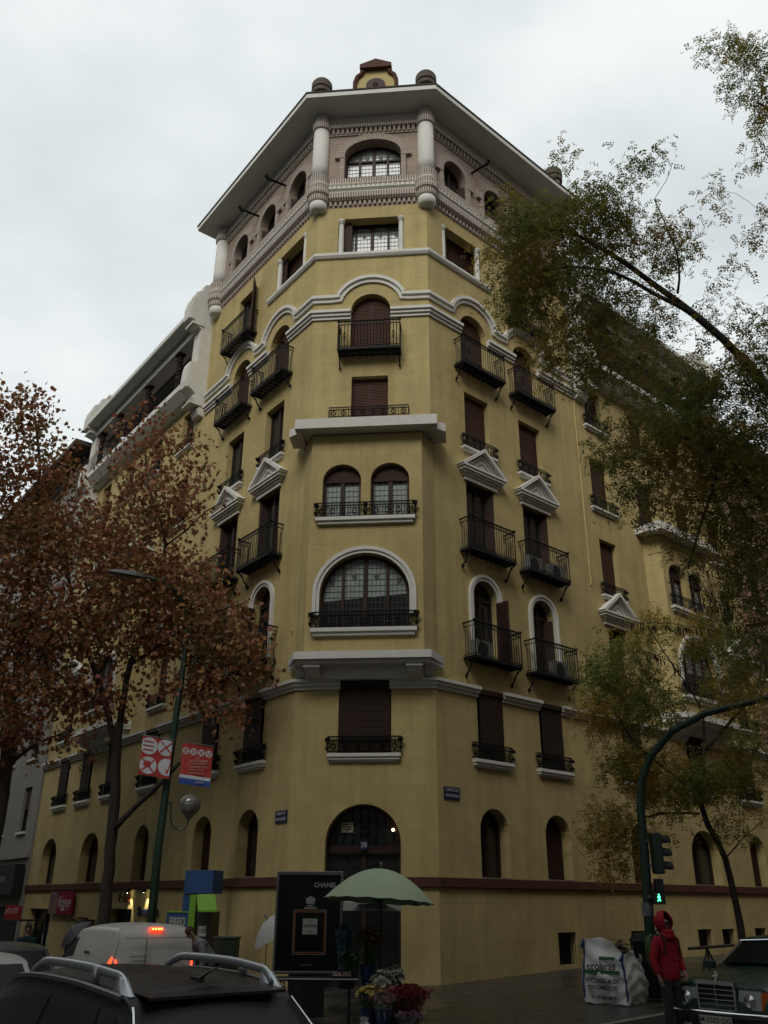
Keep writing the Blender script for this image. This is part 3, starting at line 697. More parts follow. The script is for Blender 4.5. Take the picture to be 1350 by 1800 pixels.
def make_win(kind, style, face='R'):
    w_, z0, zs, zt = KIND[kind]; h = zt-z0; sp = zs-z0 if zs else None
    rec = dict(ground=.34, ground_wide=.34, first=.12, first_c=.12, second=.22, third=.2, fourth=.2, fifth=.25, sixth=.42, sixth_c=.42, sixth_door=.2,
               gallery=.26, gallery_c=.3, second_far=.2, third_far=.2, fifth_far=.2)[kind]
    leaves = 4 if kind in ('gallery_c', 'sixth_c') else 2
    o = frame_mb(w_, h, sp, rec, leaves=leaves, transom=h*.8 if kind in ('ground_wide',) else (sp*1.0 if kind in ('second', 'gallery_c') else None)).build('window', M['wood'], bld)
    if style == 'leaded':
        pane_mb(w_, h, sp, rec+.05).build('pane', M['leaded'], o); lattice_mb(w_, h, sp, rec+.045, leaves).build('lead_lattice', M['lead'], o)
    else: pane_mb(w_, h, sp, rec+.05).build('pane', M['glass'], o)
    if style == 'blind': blind_mb(w_, h, sp, rec-.01).build('roller_blind', M['blind'], o)
    if style == 'halfblind':
        blind_mb(w_, h, sp, rec-.01, z0=h*.45).build('roller_blind', M['blind'], o)
    if style == 'outblind':
        m = blind_mb(w_-.02, h-.1, None, -.05, z0=.12, pitch=.06); m.build('roller_blind', M['dblind'], o)
        MB().box(-w_/2-.01, w_/2+.01, -.10, .1, h-.14, h-.004).build('blind_box', M['wood'], o); MB().box(-w_/2, w_/2, -.06, -.03, .08, .13).build('blind_rail', M['wood'], o)
    if style == 'louvre': blind_mb(w_, h, sp, rec-.01, pitch=.075).build('louvre', M['shutter'], o)
    if kind == 'sixth_door': leaf_mb(w_*.48, h-.05).build('shutter', M['shutter'], o, loc=((-w_/2 if face != 'L' else w_/2), -.01, .02), rz=(radians(-100) if face != 'L' else radians(-38)))
    if kind in ('second', 'gallery', 'third') and style != 'blind':
        hs = (sp or h)-.05; lw = w_*.42
        for sd in (-1, 1):
            far = (sd > 0) == (face != 'L')
            if kind == 'third': an = radians(82)              # folded into the reveal
            else: an = radians(-88) if far and kind == 'second' and style != 'folded' else radians(62 if far else 80)   # thrown open, or folded in
            if kind == 'third' and far: an = radians(60)
            lf = leaf_mb(lw, hs); q = lf.build('shutter', M['shutter'], o)
            q.location = (sd*w_/2*.97, .02, .02); q.rotation_euler = (0, 0, an if (sd > 0) == (an < 0) else (pi-an))
    if kind in ('first', 'first_c', 'fourth', 'third_far', 'fifth_far', 'second_far'):
        rw = w_+.52 if kind in ('first', 'first_c') else w_+.40
        zz = .02
        if kind == 'fourth': pass
        low_rail_mb(rw, .36, .10).build('window_guard', M['iron'], o).location = (0, 0, zz)
        for sd in (-1, 1):
            q = rosette_mb((sd*rw/2, -.11, .34), .10); rosette_mb((sd*rw/2, -.11, .12), .07).build('rosette', M['iron'], q.build('finial', M['iron'], o))
        sm = MB(); sw = rw/2
        if kind in ('first', 'first_c'):
            sm.box(-sw+.0, sw-.0, -.16, .04, -.09, -.0); sm.box(-sw+.03, sw-.03, -.12, .04, -.16, -.09); sm.box(-sw+.09, sw-.09, -.07, .04, -.21, -.16)
        else:
            sm.box(-sw, sw, -.15, .04, -.08, .0); sm.box(-sw+.04, sw-.04, -.09, .04, -.15, -.08)
        sm.build('sill', M['white'], o, bevel=.008)
    if kind in ('ground', 'ground_wide'):
        MB().box(-w_/2+.005, w_/2-.005, -.02, .3, -.0, .02).build('sill', M['stone'], o)
    if kind.startswith('sixth') and kind != 'sixth_door':
        cw = .115
        for sd in (-1, 1):
            x = sd*(w_/2-.10)
            m = MB().lathe([(cw, .0), (cw, .06), (cw*.8, .09), (cw*.85, .6), (cw*.74, h-.2), (cw*.95, h-.17), (cw*.75, h-.14), (cw*1.1, h-.07), (cw*1.1, h-.002)], 14, (x, .08, 0))
            m.build('colonette', M['white'], o, smooth=False)
        MB().box(-w_/2*.86, -w_/2*.60, .18, .22, .05, h-.04).build('shutter', M['shutter'], o)
    return o
def pediment(face, u, h, par=None):
    m = MB(); m.T = FM(face, u, 0, h)
    m.box(-.74, .74, -.08, .0, 0, .13); m.box(-.80, .80, -.13, .0, .13, .2); m.box(-.86, .86, -.19, .0, .2, .27); m.box(-.94, .94, -.25, 0, .27, .36); m.box(-1.0, 1.0, -.29, 0, .36, .42)
    def tri(a, z0, z1, y0, y1): m.prism([(-a, z0), (0, z1), (a, z0)], y0, y1)
    tri(.80, .42, 1.0, -.10, 0)
    for a, z0, z1, t, y in ((1.04, .42, 1.22, .13, .29), (.78, .44, 1.0, .05, .16), (.50, .46, .82, .05, .16)):
        for sd in (-1, 1):
            m.prism([(sd*a, z0), (0, z1), (0, z1-t), (sd*(a-t*1.3), z0)], -y, -.01)
        if a < 1: m.box(-a, a, -y, -.01, z0, z0+t*.8)
    return m.build('pediment', M['white'], bld)
PROTO = {}
def place(key, maker, face, u, h, p=0.0):
    q = W(face, u, p, h)-BASE
    if key in PROTO: o = copy_tree(PROTO[key])
    else: o = maker(); PROTO[key] = o
    o.location = q; o.rotation_euler = (0, 0, FACES[face][4])
    return o
STY = dict(ground='louvre', ground_wide='plain', first='outblind', first_c='outblind', second='plain', third='plain', fourth='blind', fifth='blind',
           sixth='halfblind', sixth_c='leaded', sixth_door='plain', gallery='plain', gallery_c='leaded', second_far='plain', third_far='blind', fifth_far='blind')
for f, u, k in OPEN:
    if k == 'door': continue
    st = STY[k]
    if k == 'ground' and (f, u) in (('L', 2.12), ('R', 2.12)): st = 'plain'
    if k == 'fourth' and f == 'L' and u < 5: st = 'plain'
    if k == 'fifth' and f == 'L': st = 'blind'
    if k == 'second' and u > 3: st = 'folded'
    if k == 'third_far' and u > 12: st = 'plain'
    o = place((k, st, f == 'L'), lambda: make_win(k, st, f), f, u, KIND[k][1])
    if k in ('second', 'third', 'fifth', 'sixth_door'):
        place('balcony', make_balcony, f, u, KIND[k][1]+.0)
    if k == 'third': pediment(f, u, 11.86)
    if k == 'second_far': pediment(f, u, 8.64)
    if k == 'second':               # white archivolt
        a = MB(); w_, z0, zs, zt = KIND[k]; a.T = FM(f, u, 0, 0); n = 18
        for (o1, o2, p) in ((.0, .09, .05), (.09, .18, .09)):
            for i in range(n):
                q = [(-(w_/2+oo)*cos(pi*j/n), zs+(zt-zs+oo)*sin(pi*j/n)) for j in (i, i+1) for oo in (o1, o2)]
                A, B, C_, D_ = q[0], q[1], q[3], q[2]
                a.add([(x, -p, z) for x, z in (A, B, C_, D_)]+[(x, 0, z) for x, z in (A, B, C_, D_)], [(0, 1, 2, 3), (0, 1, 5, 4), (1, 2, 6, 5), (2, 3, 7, 6), (3, 0, 4, 7)])
            for sd in (-1, 1):
                x0, x1 = sorted((sd*(w_/2+o1), sd*(w_/2+o2))); a.box(x0, x1, -p, 0, 6.2, zs)
        a.build('archivolt', M['white'], bld)
# low guard in front of the central fourth-floor window, standing on the bay roof
m = low_rail_mb(2.45, .30, .25); m.build('window_guard', M['iron'], bld, loc=W('C', 1.885, .0, 13.5)-BASE, rz=FACES['C'][4])
# windows of the bays
def bay_windows(face, uc, par, pj=.55):
    for (dx, w_, z0, zs, zt, lv) in ((0, 2.48, 6.70, 7.72, 8.90, 4), (-.71, 1.12, 9.98, 11.2, 11.72, 2), (.69, 1.12, 9.98, 11.2, 11.72, 2)):
        h, sp = zt-z0, zs-z0
        o = frame_mb(w_, h, sp, .2, leaves=lv, t=.08).build('window', M['wood'], par, loc=W(face, uc+sgn(face)*sgn(face)*dx, pj, z0)-BASE, rz=FACES[face][4])
        if lv == 4:
            pane_mb(w_, h, sp, .26).build('pane', M['glass'], o)
            g = outline(w_, h, sp, .05, 24); g = [(x, max(z, .98+.10*x/1.2)) for x, z in g]
            MB().add([(x, .255, z) for x, z in g], [tuple(range(len(g)))]).build('leaded_pane', M['leaded'], o)  # upper part only, with the sky reflection in its colour
            lattice_mb(w_, h, sp, .25, 4, z0=.02).build('lead_lattice', M['lead'], o)
        else:
            pane_mb(w_, h, sp, .26).build('pane', M['leaded'], o); lattice_mb(w_, h, sp, .255, 2).build('lead_lattice', M['lead'], o)
            MB().prism([(x, z) for x, z in outline(w_, h, sp, .02) if z >= sp-.15], .17, .2).build('blind_box', M['shutter'], o)
    for (w_, z) in ((2.88, 6.72), (2.84, 9.98)):
        q = W(face, uc, pj, z)-BASE
        o = low_rail_mb(w_, .40, .12).build('window_guard', M['iron'], par, loc=q, rz=FACES[face][4])
        for x in (-w_/2, w_/2)+((0,) if z > 9 else ()): rosette_mb((x, -.13, .36), .11).build('finial', M['iron'], o); rosette_mb((x, -.13, .10), .08).build('rosette', M['iron'], o)
        s = MB().box(-w_/2, w_/2, -.17, .03, -.11, 0).box(-w_/2+.06, w_/2-.06, -.11, .03, -.2, -.11)
        s.build('sill', M['white'], o, bevel=.008)
bay_windows('C', 1.885, ORI); bay_windows('R', 13.1, ORR); bay_windows('L', 13.4, ORL)
# cellar grilles and shop fronts
cg = MB(); cg.T = None
for a, b_, z0, z1 in CELLAR:
    m = MB(); m.T = FM('R'); m.box(a, b_, .22, .24, z0, z1)
    for i in range(7): x = a+(b_-a)*i/6; m.tube([(x, .06, z0), (x, .06, z1)], .01, 4)
    m.build('cellar_window', M['iron'], bld)
for a, b_, z0, z1 in SHOP:
    m = MB(); m.T = FM('L'); m.box(-b_, -a, .33, .36, z0, z1); o = m.build('shop_window', M['glass'], bld)
    for x in (-b_, -a-.06, -(a+b_)/2-.03): f = MB(); f.T = FM('L'); f.box(x, x+.06, .27, .33, z0, z1); f.build('shop_frame', M['black'], o)
# entrance
m = MB(); m.T = FM('C'); w0, w1 = .935, 2.835
m.box(w0, w0+.08, .3, .42, -2.2, 1.4).box(w1-.08, w1, .3, .42, -2.2, 1.4).box(w0, w1, .26, .44, 1.12, 1.30).box(1.82, 1.95, .32, .42, -2.2, 1.12)
n = 20
for i in range(n):
    q = [(1.885-(.95-oo)*cos(pi*j/n), 1.35+(.93-oo)*sin(pi*j/n)) for j in (i, i+1) for oo in (0, .09)]
    A, B, C_, D_ = q[0], q[1], q[3], q[2]; m.add([(x, y, z) for y in (.3, .42) for x, z in (A, B, C_, D_)], [(0, 1, 2, 3), (1, 2, 6, 5), (0, 3, 7, 4)])
ent = m.build('entrance_door', M['wood'], bld)
m = MB(); m.T = FM('C'); o_ = loop_arch(.95, 2.82, -2.2, 1.35, 2.26, 20); m.add([(x, .38, z) for x, z in o_], [tuple(range(len(o_)))]); m.build('glazing', M['glass'], ent)
m = MB(); m.T = FM('C')
for i in range(1, 9): x = .935+1.9*i/9; m.tube([(x, .34, 1.3), (x, .34, 1.35+.9*sqrt(max(0, 1-((x-1.885)/.95)**2)))], .009, 4)
for r_ in (.3, .55): m.ring((1.885, .33, 1.33), r_, .009, 20, 4)
m.ring((1.885, .30, 1.72), .12, .02, 10, 5).ring((1.885, .30, 1.86), .06, .02, 8, 5)
m.build('fanlight_grille', M['iron'], ent)
m = MB(); m.T = FM('C', 1.885, 0, 0); m.box(-.09, .09, .20, .215, 1.20, 1.42); o = m.build('number_plate', mat('blue_enamel', (0.008, 0.011, 0.06), 0.5), bld)
wl = mat('white_lettering', (0.42, 0.42, 0.42), 0.5)
ROTF = {f: (pi/2, 0, FACES[f][4]) for f in 'LCR'}
def wtext(face, u, h, p, body, size, m_, par, name='lettering', **k):
    parw = Vector(par.location) if par.parent is None else Vector(par.location)+Vector(par.parent.location)
    q = W(face, u, p, h)-parw
    return text(name, body, size, m_, par, q, ROTF[face], **k)
text('number', '38', .17, wl, o, FM('C', 1.885, -.195, 1.31).to_translation(), ROTF['C'])
m = MB(); m.T = FM('C', 1.45, 0, 0); m.box(-.16, .14, .33, .345, 1.62, 1.86); o = m.build('notice', mat('paper_notice', (0.30, 0.25, 0.17), .8), bld)
m = MB(); m.T = FM('C', 1.45, 0, 0)
for z in (1.68, 1.74, 1.80): m.box(-.12, .10, .322, .33, z, z+.022)
m.build('print', M['wood'], o)
m = MB(); m.T = FM('C', 2.62, 0, 0); m.ball((0, .25, 1.68), .035, 10, 8); o = m.build('door_lamp', mat('warm_bulb', (.9, .6, .4), .5, emit=(1.0, .55, .28), estr=9), bld)
m = MB(); m.T = FM('C', 2.62, 0, 0); m.box(-.02, .02, .27, .33, 1.60, 1.70); m.build('lamp_arm', M['iron'], o)

# ---- loggias on the far fronts: floor, rail, twisted columns, scroll buttresses, eave
for f, u0, u1 in (('L', 8.25, 19.5), ('R', 8.05, 17.6)):
    s = sgn(f)
    m = MB(); sweep(m, [(f, u0), (f, u1)], [(0, 18.42), (.35, 18.52), (.66, 18.86), (.66, 19.10), (.0, 19.12)]); fl = m.build('loggia_floor', M['soffit'], bld)
    m = MB(); sweep(m, [(f, u0), (f, u1)], [(-.1, 21.30), (.52, 21.30), (.52, 21.62), (-.1, 21.62)]); sweep(m, [(f, u0), (f, u1+.4)], [(-.1, 21.68), (.98, 21.74), (1.02, 21.78), (1.02, 21.98), (-.1, 22.0)]); m.build('eave', M['soffit'], bld)
    m = MB(); m.T = FM(f); a, b_ = sorted((s*u0, s*u1)); m.box(a, b_, 1.0, 1.05, 18.9, 22.0); m.box(a, b_, .0, 1.0, 18.6, 18.9); m.build('loggia_back', M['plaster_o'] if f == 'R' else M['blind'], bld)
    for i in range(4):
        u = u0+.9+(u1-u0-1.6)*i/3+(.9 if i < 3 else .0)
        m = MB(); m.T = FM(f, u, .32, 0)
        for ph in (0, pi):
            m.tube([(.065*cos(t*2.2+ph), .065*sin(t*2.2+ph), 19.35+t*1.9/14) for t in range(15)], .085, 7)
        m.box(-.15, .15, -.15, .15, 19.1, 19.38); m.box(-.17, .17, -.17, .17, 21.2, 21.3)
        m.build('twisted_column', M['shutter'], bld)
        m = MB(); m.T = FM(f, u+1.35*(1 if i < 3 else 0), 0, 0); 
        if i < 3: m.box(-.5, .5, .93, .99, 18.95, 21.0); m.build('loggia_door', M['wood'], bld)
    m = MB(); m.T = FM(f)
    for z in (20.02, 19.9, 19.2): m.tube([(s*u0, -.6, z), (s*u1, -.6, z)], .014, 4)
    nb = int((u1-u0)/.12)
    for i in range(nb+1): x = s*(u0+(u1-u0)*i/nb); m.tube([(x, -.6, 19.1), (x, -.6, 19.9)], .008, 3)
    m.build('loggia_railing', M['iron'], bld)
    for ub in (u0-.14, u1+.05):
        pr = [(0, 17.30), (.20, 17.36), (.30, 17.56), (.22, 17.74), (.44, 17.84), (.56, 18.04), (.46, 18.22), (.62, 18.34), (.84, 18.46), (.88, 18.75), (.84, 19.35), (.78, 19.62), (.58, 19.68), (.52, 19.9), (.50, 21.25),
              (.60, 21.32), (.80, 21.36), (.84, 21.60), (1.04, 21.66), (1.06, 22.2), (.98, 22.62), (.86, 22.8), (.80, 23.05), (.60, 23.15), (.5, 23.5), (.30, 23.6), (.2, 23.85), (0, 23.9), (-.5, 23.7), (-.5, 17.6)]
        m = MB(); m.T = FM(f, ub, 0, 0); n = len(pr)
        for hw_, sc in ((.24, 1.0), (.30, .93)):
            q = [(p*sc, h) for p, h in pr]
            m.add([(x, -p, h) for x in (-hw_, hw_) for p, h in q], [tuple(range(n)), tuple(range(2*n-1, n-1, -1))]+[(i, (i+1) % n, n+(i+1) % n, n+i) for i in range(n)])
        m.box(-.34, .34, -.90, -.4, 21.40, 21.50); m.box(-.34, .34, -.66, 0, 17.74, 17.8)
        m.build('scroll_buttress', M['white'], bld)
# cable brackets / drain line on the right front
m = MB(); m.T = FM('R', 7.55, 0, 0); m.tube([(0, -.03, 17.2), (0, -.03, 9.9)], .03, 6); m.build('drainpipe', M['plaster_o'], bld)
# roof-terrace frame above the left front
m = MB(); m.T = FM('L')
for u in (12.2, 13.6, 15.0, 16.4): m.tube([(-u, -.35, 22.2), (-u, -.35, 23.2)], .03, 4)
for z in (22.75, 23.2): m.tube([(-12.2, -.35, z), (-16.4, -.35, z)], .03, 4)
m.build('terrace_frame', M['white'], bld)

# street-name plates
for f, u, h, ln in (('R', .50, 2.57, ('CALLE DE', 'ALMAGRO')), ('L', .38, 2.0, ('CALLE DE', 'ALMAGRO'))):
    lab = 'small dark blue street-name plate on the yellow wall right of the corner door' if f == 'R' else 'small dark blue street-name plate on the yellow wall left of the corner door'
    t = thing('street_name_plate', lab, 'sign', W(f, u, 0.0, h))
    m = MB().box(-.28, .28, -.035, -.003, -.15, .15); m.build('plate', MATS['blue_enamel'], t, rz=FACES[f][4])
    for i, b_ in enumerate(ln):
        q = Matrix.Rotation(FACES[f][4], 4, 'Z') @ Vector((0, -.037, .075-.14*i)); text('lettering', b_, .105, wl, t, q, ROTF[f])
# ================================================================ ground, pavement, road
def struct(o): o['kind'] = 'structure'; return o
g = MB(); xs = [-400, -60, -25, -15, -10, -5, 0, 5, 7, 15, 25, 60, 400]; ys = [-300, -40, 0, 20, 40, 80, 500]
vs = [(x, y, street_z(max(-25, min(25, x)))) for y in ys for x in xs]; nx = len(xs)
g.add(vs, [(j*nx+i, j*nx+i+1, (j+1)*nx+i+1, (j+1)*nx+i) for j in range(len(ys)-1) for i in range(nx-1)])
struct(g.build('road', M['asphalt']))
def inter(f1, p1, f2, p2):
    a, b_ = W(f1, 0, p1, 0), W(f2, 0, p2, 0); d1, d2 = FACES[f1][1], FACES[f2][1]
    den = d1.x*d2.y-d1.y*d2.x; t = ((b_.x-a.x)*d2.y-(b_.y-a.y)*d2.x)/den
    return Vector((a.x+d1.x*t, a.y+d1.y*t))
PX = inter('L', 4.3, 'R', 6.3); T_ = 3.2
def kerb_line(off=0.0):
    P0 = inter('L', 4.3+off, 'R', 6.3+off); out = []
    for u in (60, 40, 30, 20, 12, 8, 5): q = W('L', u, 4.3+off, 0); out.append((Vector((q.x, q.y)), W('L', u, -.3, 0)))
    A, B = P0+dL*T_, P0+dR*T_; n = 10
    for i in range(n+1):
        t = i/n; q = A*(1-t)**2+P0*2*t*(1-t)+B*t*t
        k = t*3; i0 = W('L', max(0, 2.5*(1-k)), -.3, 0) if k < 1 else (W('C', WC*(k-1), -.3, 0) if k < 2 else W('R', 2.5*(k-2), -.3, 0))
        out.append((q, i0))
    for u in (5, 8, 12, 20, 30, 45, 60): q = W('R', u, 6.3+off, 0); out.append((Vector((q.x, q.y)), W('R', u, -.3, 0)))
    return out
kl = kerb_line(); g = MB(); vs = []
for q, i0 in kl:
    for k in range(5):
        t = k/4; x, y = q.x*(1-t)+i0.x*t, q.y*(1-t)+i0.y*t
        vs.append((x, y, street_z(max(-25, min(25, x)))+.14+.15*t))
g.add(vs, [(i*5+k, (i+1)*5+k, (i+1)*5+k+1, i*5+k+1) for i in range(len(kl)-1) for k in range(4)]); struct(g.build('pavement', M['paving']))
g = MB(); k2 = kerb_line(.16); vs = []
for (q, _), (q2, _) in zip(kl, k2):
    z, z2 = street_z(max(-25, min(25, q.x)))+.146, street_z(max(-25, min(25, q2.x)))
    vs += [(q.x, q.y, z), (q2.x, q2.y, z), (q2.x*1.0, q2.y*1.0, z2-.05)]
g.add(vs, [(i*3+k, (i+1)*3+k, (i+1)*3+k+1, i*3+k+1) for i in range(len(kl)-1) for k in range(2)]); struct(g.build('kerb', M['kerb']))
g = MB()
for i in range(7):
    for a, b_ in ((-3.6, -1.2), (-.9, 1.3)):
        P = [W('R', a, 6.9+i*1.05, 0), W('R', b_, 6.9+i*1.05, 0), W('R', b_, 7.4+i*1.05, 0), W('R', a, 7.4+i*1.05, 0)]
        g.add([(q.x, q.y, street_z(q.x)+.006) for q in P], [(0, 1, 2, 3)])
struct(g.build('crossing_stripes', M['paint']))
# wet leaves lying about
lm = mat('fallen_leaf', (.12, .07, .02), .6, island=[(.10, .045, .012), (.16, .09, .02), (.07, .03, .012), (.22, .14, .03), (.2, .16, .1)])
g = MB(); rnd = random.Random(5)
for i in range(420):
    t = rnd.random()
    if i < 260: q = W('R', rnd.uniform(-3, 12), rnd.uniform(.4, 6.0), 0)
    else: q = W('L', rnd.uniform(-3, 6), rnd.uniform(.4, 7.0), 0)
    frac = 0.0
    pr = (q-W('R', 0, 0, 0)).xy.dot(nR.xy); plf = (q-W('L', 0, 0, 0)).xy.dot(nL.xy)
    if pr > 6.0 or plf > 4.1: z = street_z(q.x)+.01
    else: z = street_z(q.x)+.14+.15*(1-max(pr/6.3, 0 if pr > 0 else 0, min(1, max(0, plf)/4.3)))+.02
    s_ = rnd.uniform(.025, .06); a = rnd.uniform(0, 6.28)
    g.add([(q.x+s_*cos(a+k*1.57)*(1 if k % 2 else .6), q.y+s_*sin(a+k*1.57)*(1 if k % 2 else .6), z+rnd.uniform(0, .02)) for k in range(4)], [(0, 1, 2, 3)])
tag(g.build('fallen_leaves', lm), 'fallen autumn leaves scattered over the wet pavement', 'leaves', kind='stuff')

# ================================================================ neighbouring buildings
def facade_block(name, label, A, B, depth, z1, mt, floors, bay, win=(1.1, 1.9), z0=-.6, group=None, first=3.4, fh=3.3, sill=None, eave=.5, mwin=None, shop=False):
    """plain street front from plan point A to B (outward side on the right of A->B), with depth behind it"""
    A, B = Vector(A), Vector(B); d_ = (B-A); L_ = d_.length; d_.normalize(); a = atan2(d_.y, d_.x)
    t = thing(name, label, 'building', (A.x, A.y, 0), a, group)
    m = MB(); nb = max(1, int(L_/bay)); holes = []
    for fl_ in range(floors):
        for i in range(nb):
            x = L_*(i+.5)/nb; zb = first+fh*fl_+.9; holes.append((x, zb))
    loops = [[Vector((x, z, 0)) for x, z in [(0, z0), (0, z1), (L_, z1), (L_, z0)]]]+[[Vector((x-win[0]/2, zb, 0)), Vector((x-win[0]/2, zb+win[1], 0)), Vector((x+win[0]/2, zb+win[1], 0)), Vector((x+win[0]/2, zb, 0))] for x, zb in holes]
    tr_ = tessellate_polygon(loops); fl2 = [p for lp in loops for p in lp]
    m.add([(p.x, 0, p.y) for p in fl2], tr_, [[(fl2[i].x, fl2[i].y) for i in tt] for tt in tr_])
    for lp in loops[1:]:
        for i in range(4):
            p, q = lp[i], lp[(i+1) % 4]; m.add([(p.x, 0, p.y), (q.x, 0, q.y), (q.x, .25, q.y), (p.x, .25, p.y)], [(0, 1, 2, 3)])
    m.add([(0, 0, z0), (0, depth, z0), (0, depth, z1), (0, 0, z1), (L_, 0, z0), (L_, depth, z0), (L_, depth, z1), (L_, 0, z1)], [(0, 1, 2, 3), (4, 5, 6, 7), (1, 5, 6, 2)])
    m.build('wall', mt, t)
    MB().box(-.2, L_+.2, -eave, depth, z1+.003, z1+.25).build('roof', M['tile'], t)
    if first > 1: MB().box(0, L_, -.12, -.003, first-.2, first+.1).build('cornice', mwin or M['stone'], t)
    pw = None
    for x, zb in holes[:96]:
        if pw is None:
            w_, h_ = win
            pw = MB().box(-w_/2, w_/2, .2, .24, 0, h_).box(-w_/2, -w_/2+.06, .14, .2, 0, h_).box(w_/2-.06, w_/2, .14, .2, 0, h_).box(-.03, .03, .14, .2, 0, h_).build('window', M['glass'], t)
            MB().box(-w_/2-.08, w_/2+.08, -.1, .1, -.1, -.004).build('sill', mwin or M['white'], pw); MB().box(-w_/2+.07, w_/2-.07, .13, .17, h_*.5, h_-.02).build('roller_blind', M['blind'], pw); c = pw
        else: c = copy_tree(pw)
        c.location = (x, 0, zb)
    return t
qa, qb = W('L', 44, .1, 0).xy, W('L', YL+.03, .1, 0).xy
facade_block('grey_building', 'grey stone apartment building next along the street, far left behind the trees', qa, qb, 10, 22.9, M['stone'], 6, 3.2, first=3.6, fh=3.15, eave=1.1)
gb_ = [o for o in COL.objects if o.name == 'grey_building'][0]; gl_ = (W('L', 44, .1, 0)-W('L', YL+.03, .1, 0)).length
MB().box(gl_-8, gl_-.25, -.06, -.01, -.6, 1.5).build('shop_front', M['dark'], gb_); MB().box(gl_-8, gl_-.15, -.45, -.06, 1.95, 3.15).build('shop_fascia', M['blackmat'], gb_)
text('lettering', 'CAFETERIA', .34, M['stone'], gb_, (gl_-2.2, -.46, 2.55), (pi/2, 0, 0))
qa, qb = W('R', YR+.03, .15, 0).xy, W('R', 42, .15, 0).xy
facade_block('brick_building', 'pink brick apartment building at the far right edge behind the trees', qa, qb, 10, 21.5, M['redbrick'], 6, 2.8, first=3.2, fh=3.1)
# unseen buildings across the streets, added and made tall to darken street level
Q1, Q2 = W('L', 40, 21, 0).xy, W('L', -4, 21, 0).xy
facade_block('street_building', 'unseen cream apartment block across the left-hand street', Q2, Q1, 12, 32.0, M['stone'], 7, 3.4)
Q1, Q2 = W('R', -1, 17.5, 0).xy, W('R', 44, 17.5, 0).xy
facade_block('street_building', 'unseen brick apartment block across the right-hand street', Q2, Q1, 12, 31.0, M['redbrick'], 7, 3.2)
facade_block('street_building', 'unseen stone apartment block behind the photographer', (16, -9), (-22, -7), 12, 34.0, M['stone'], 7, 3.4)

Q1, Q2 = W('L', 62, -8, 0).xy, W('L', 62, 30, 0).xy
facade_block('street_building', 'distant stone block closing the left-hand street', Q1, Q2, 10, 20.0, M['stone'], 5, 3.4)
Q1, Q2 = W('R', 62, 26, 0).xy, W('R', 62, -8, 0).xy
facade_block('street_building', 'distant brick block closing the right-hand street', Q1, Q2, 10, 20.0, M['redbrick'], 5, 3.4)

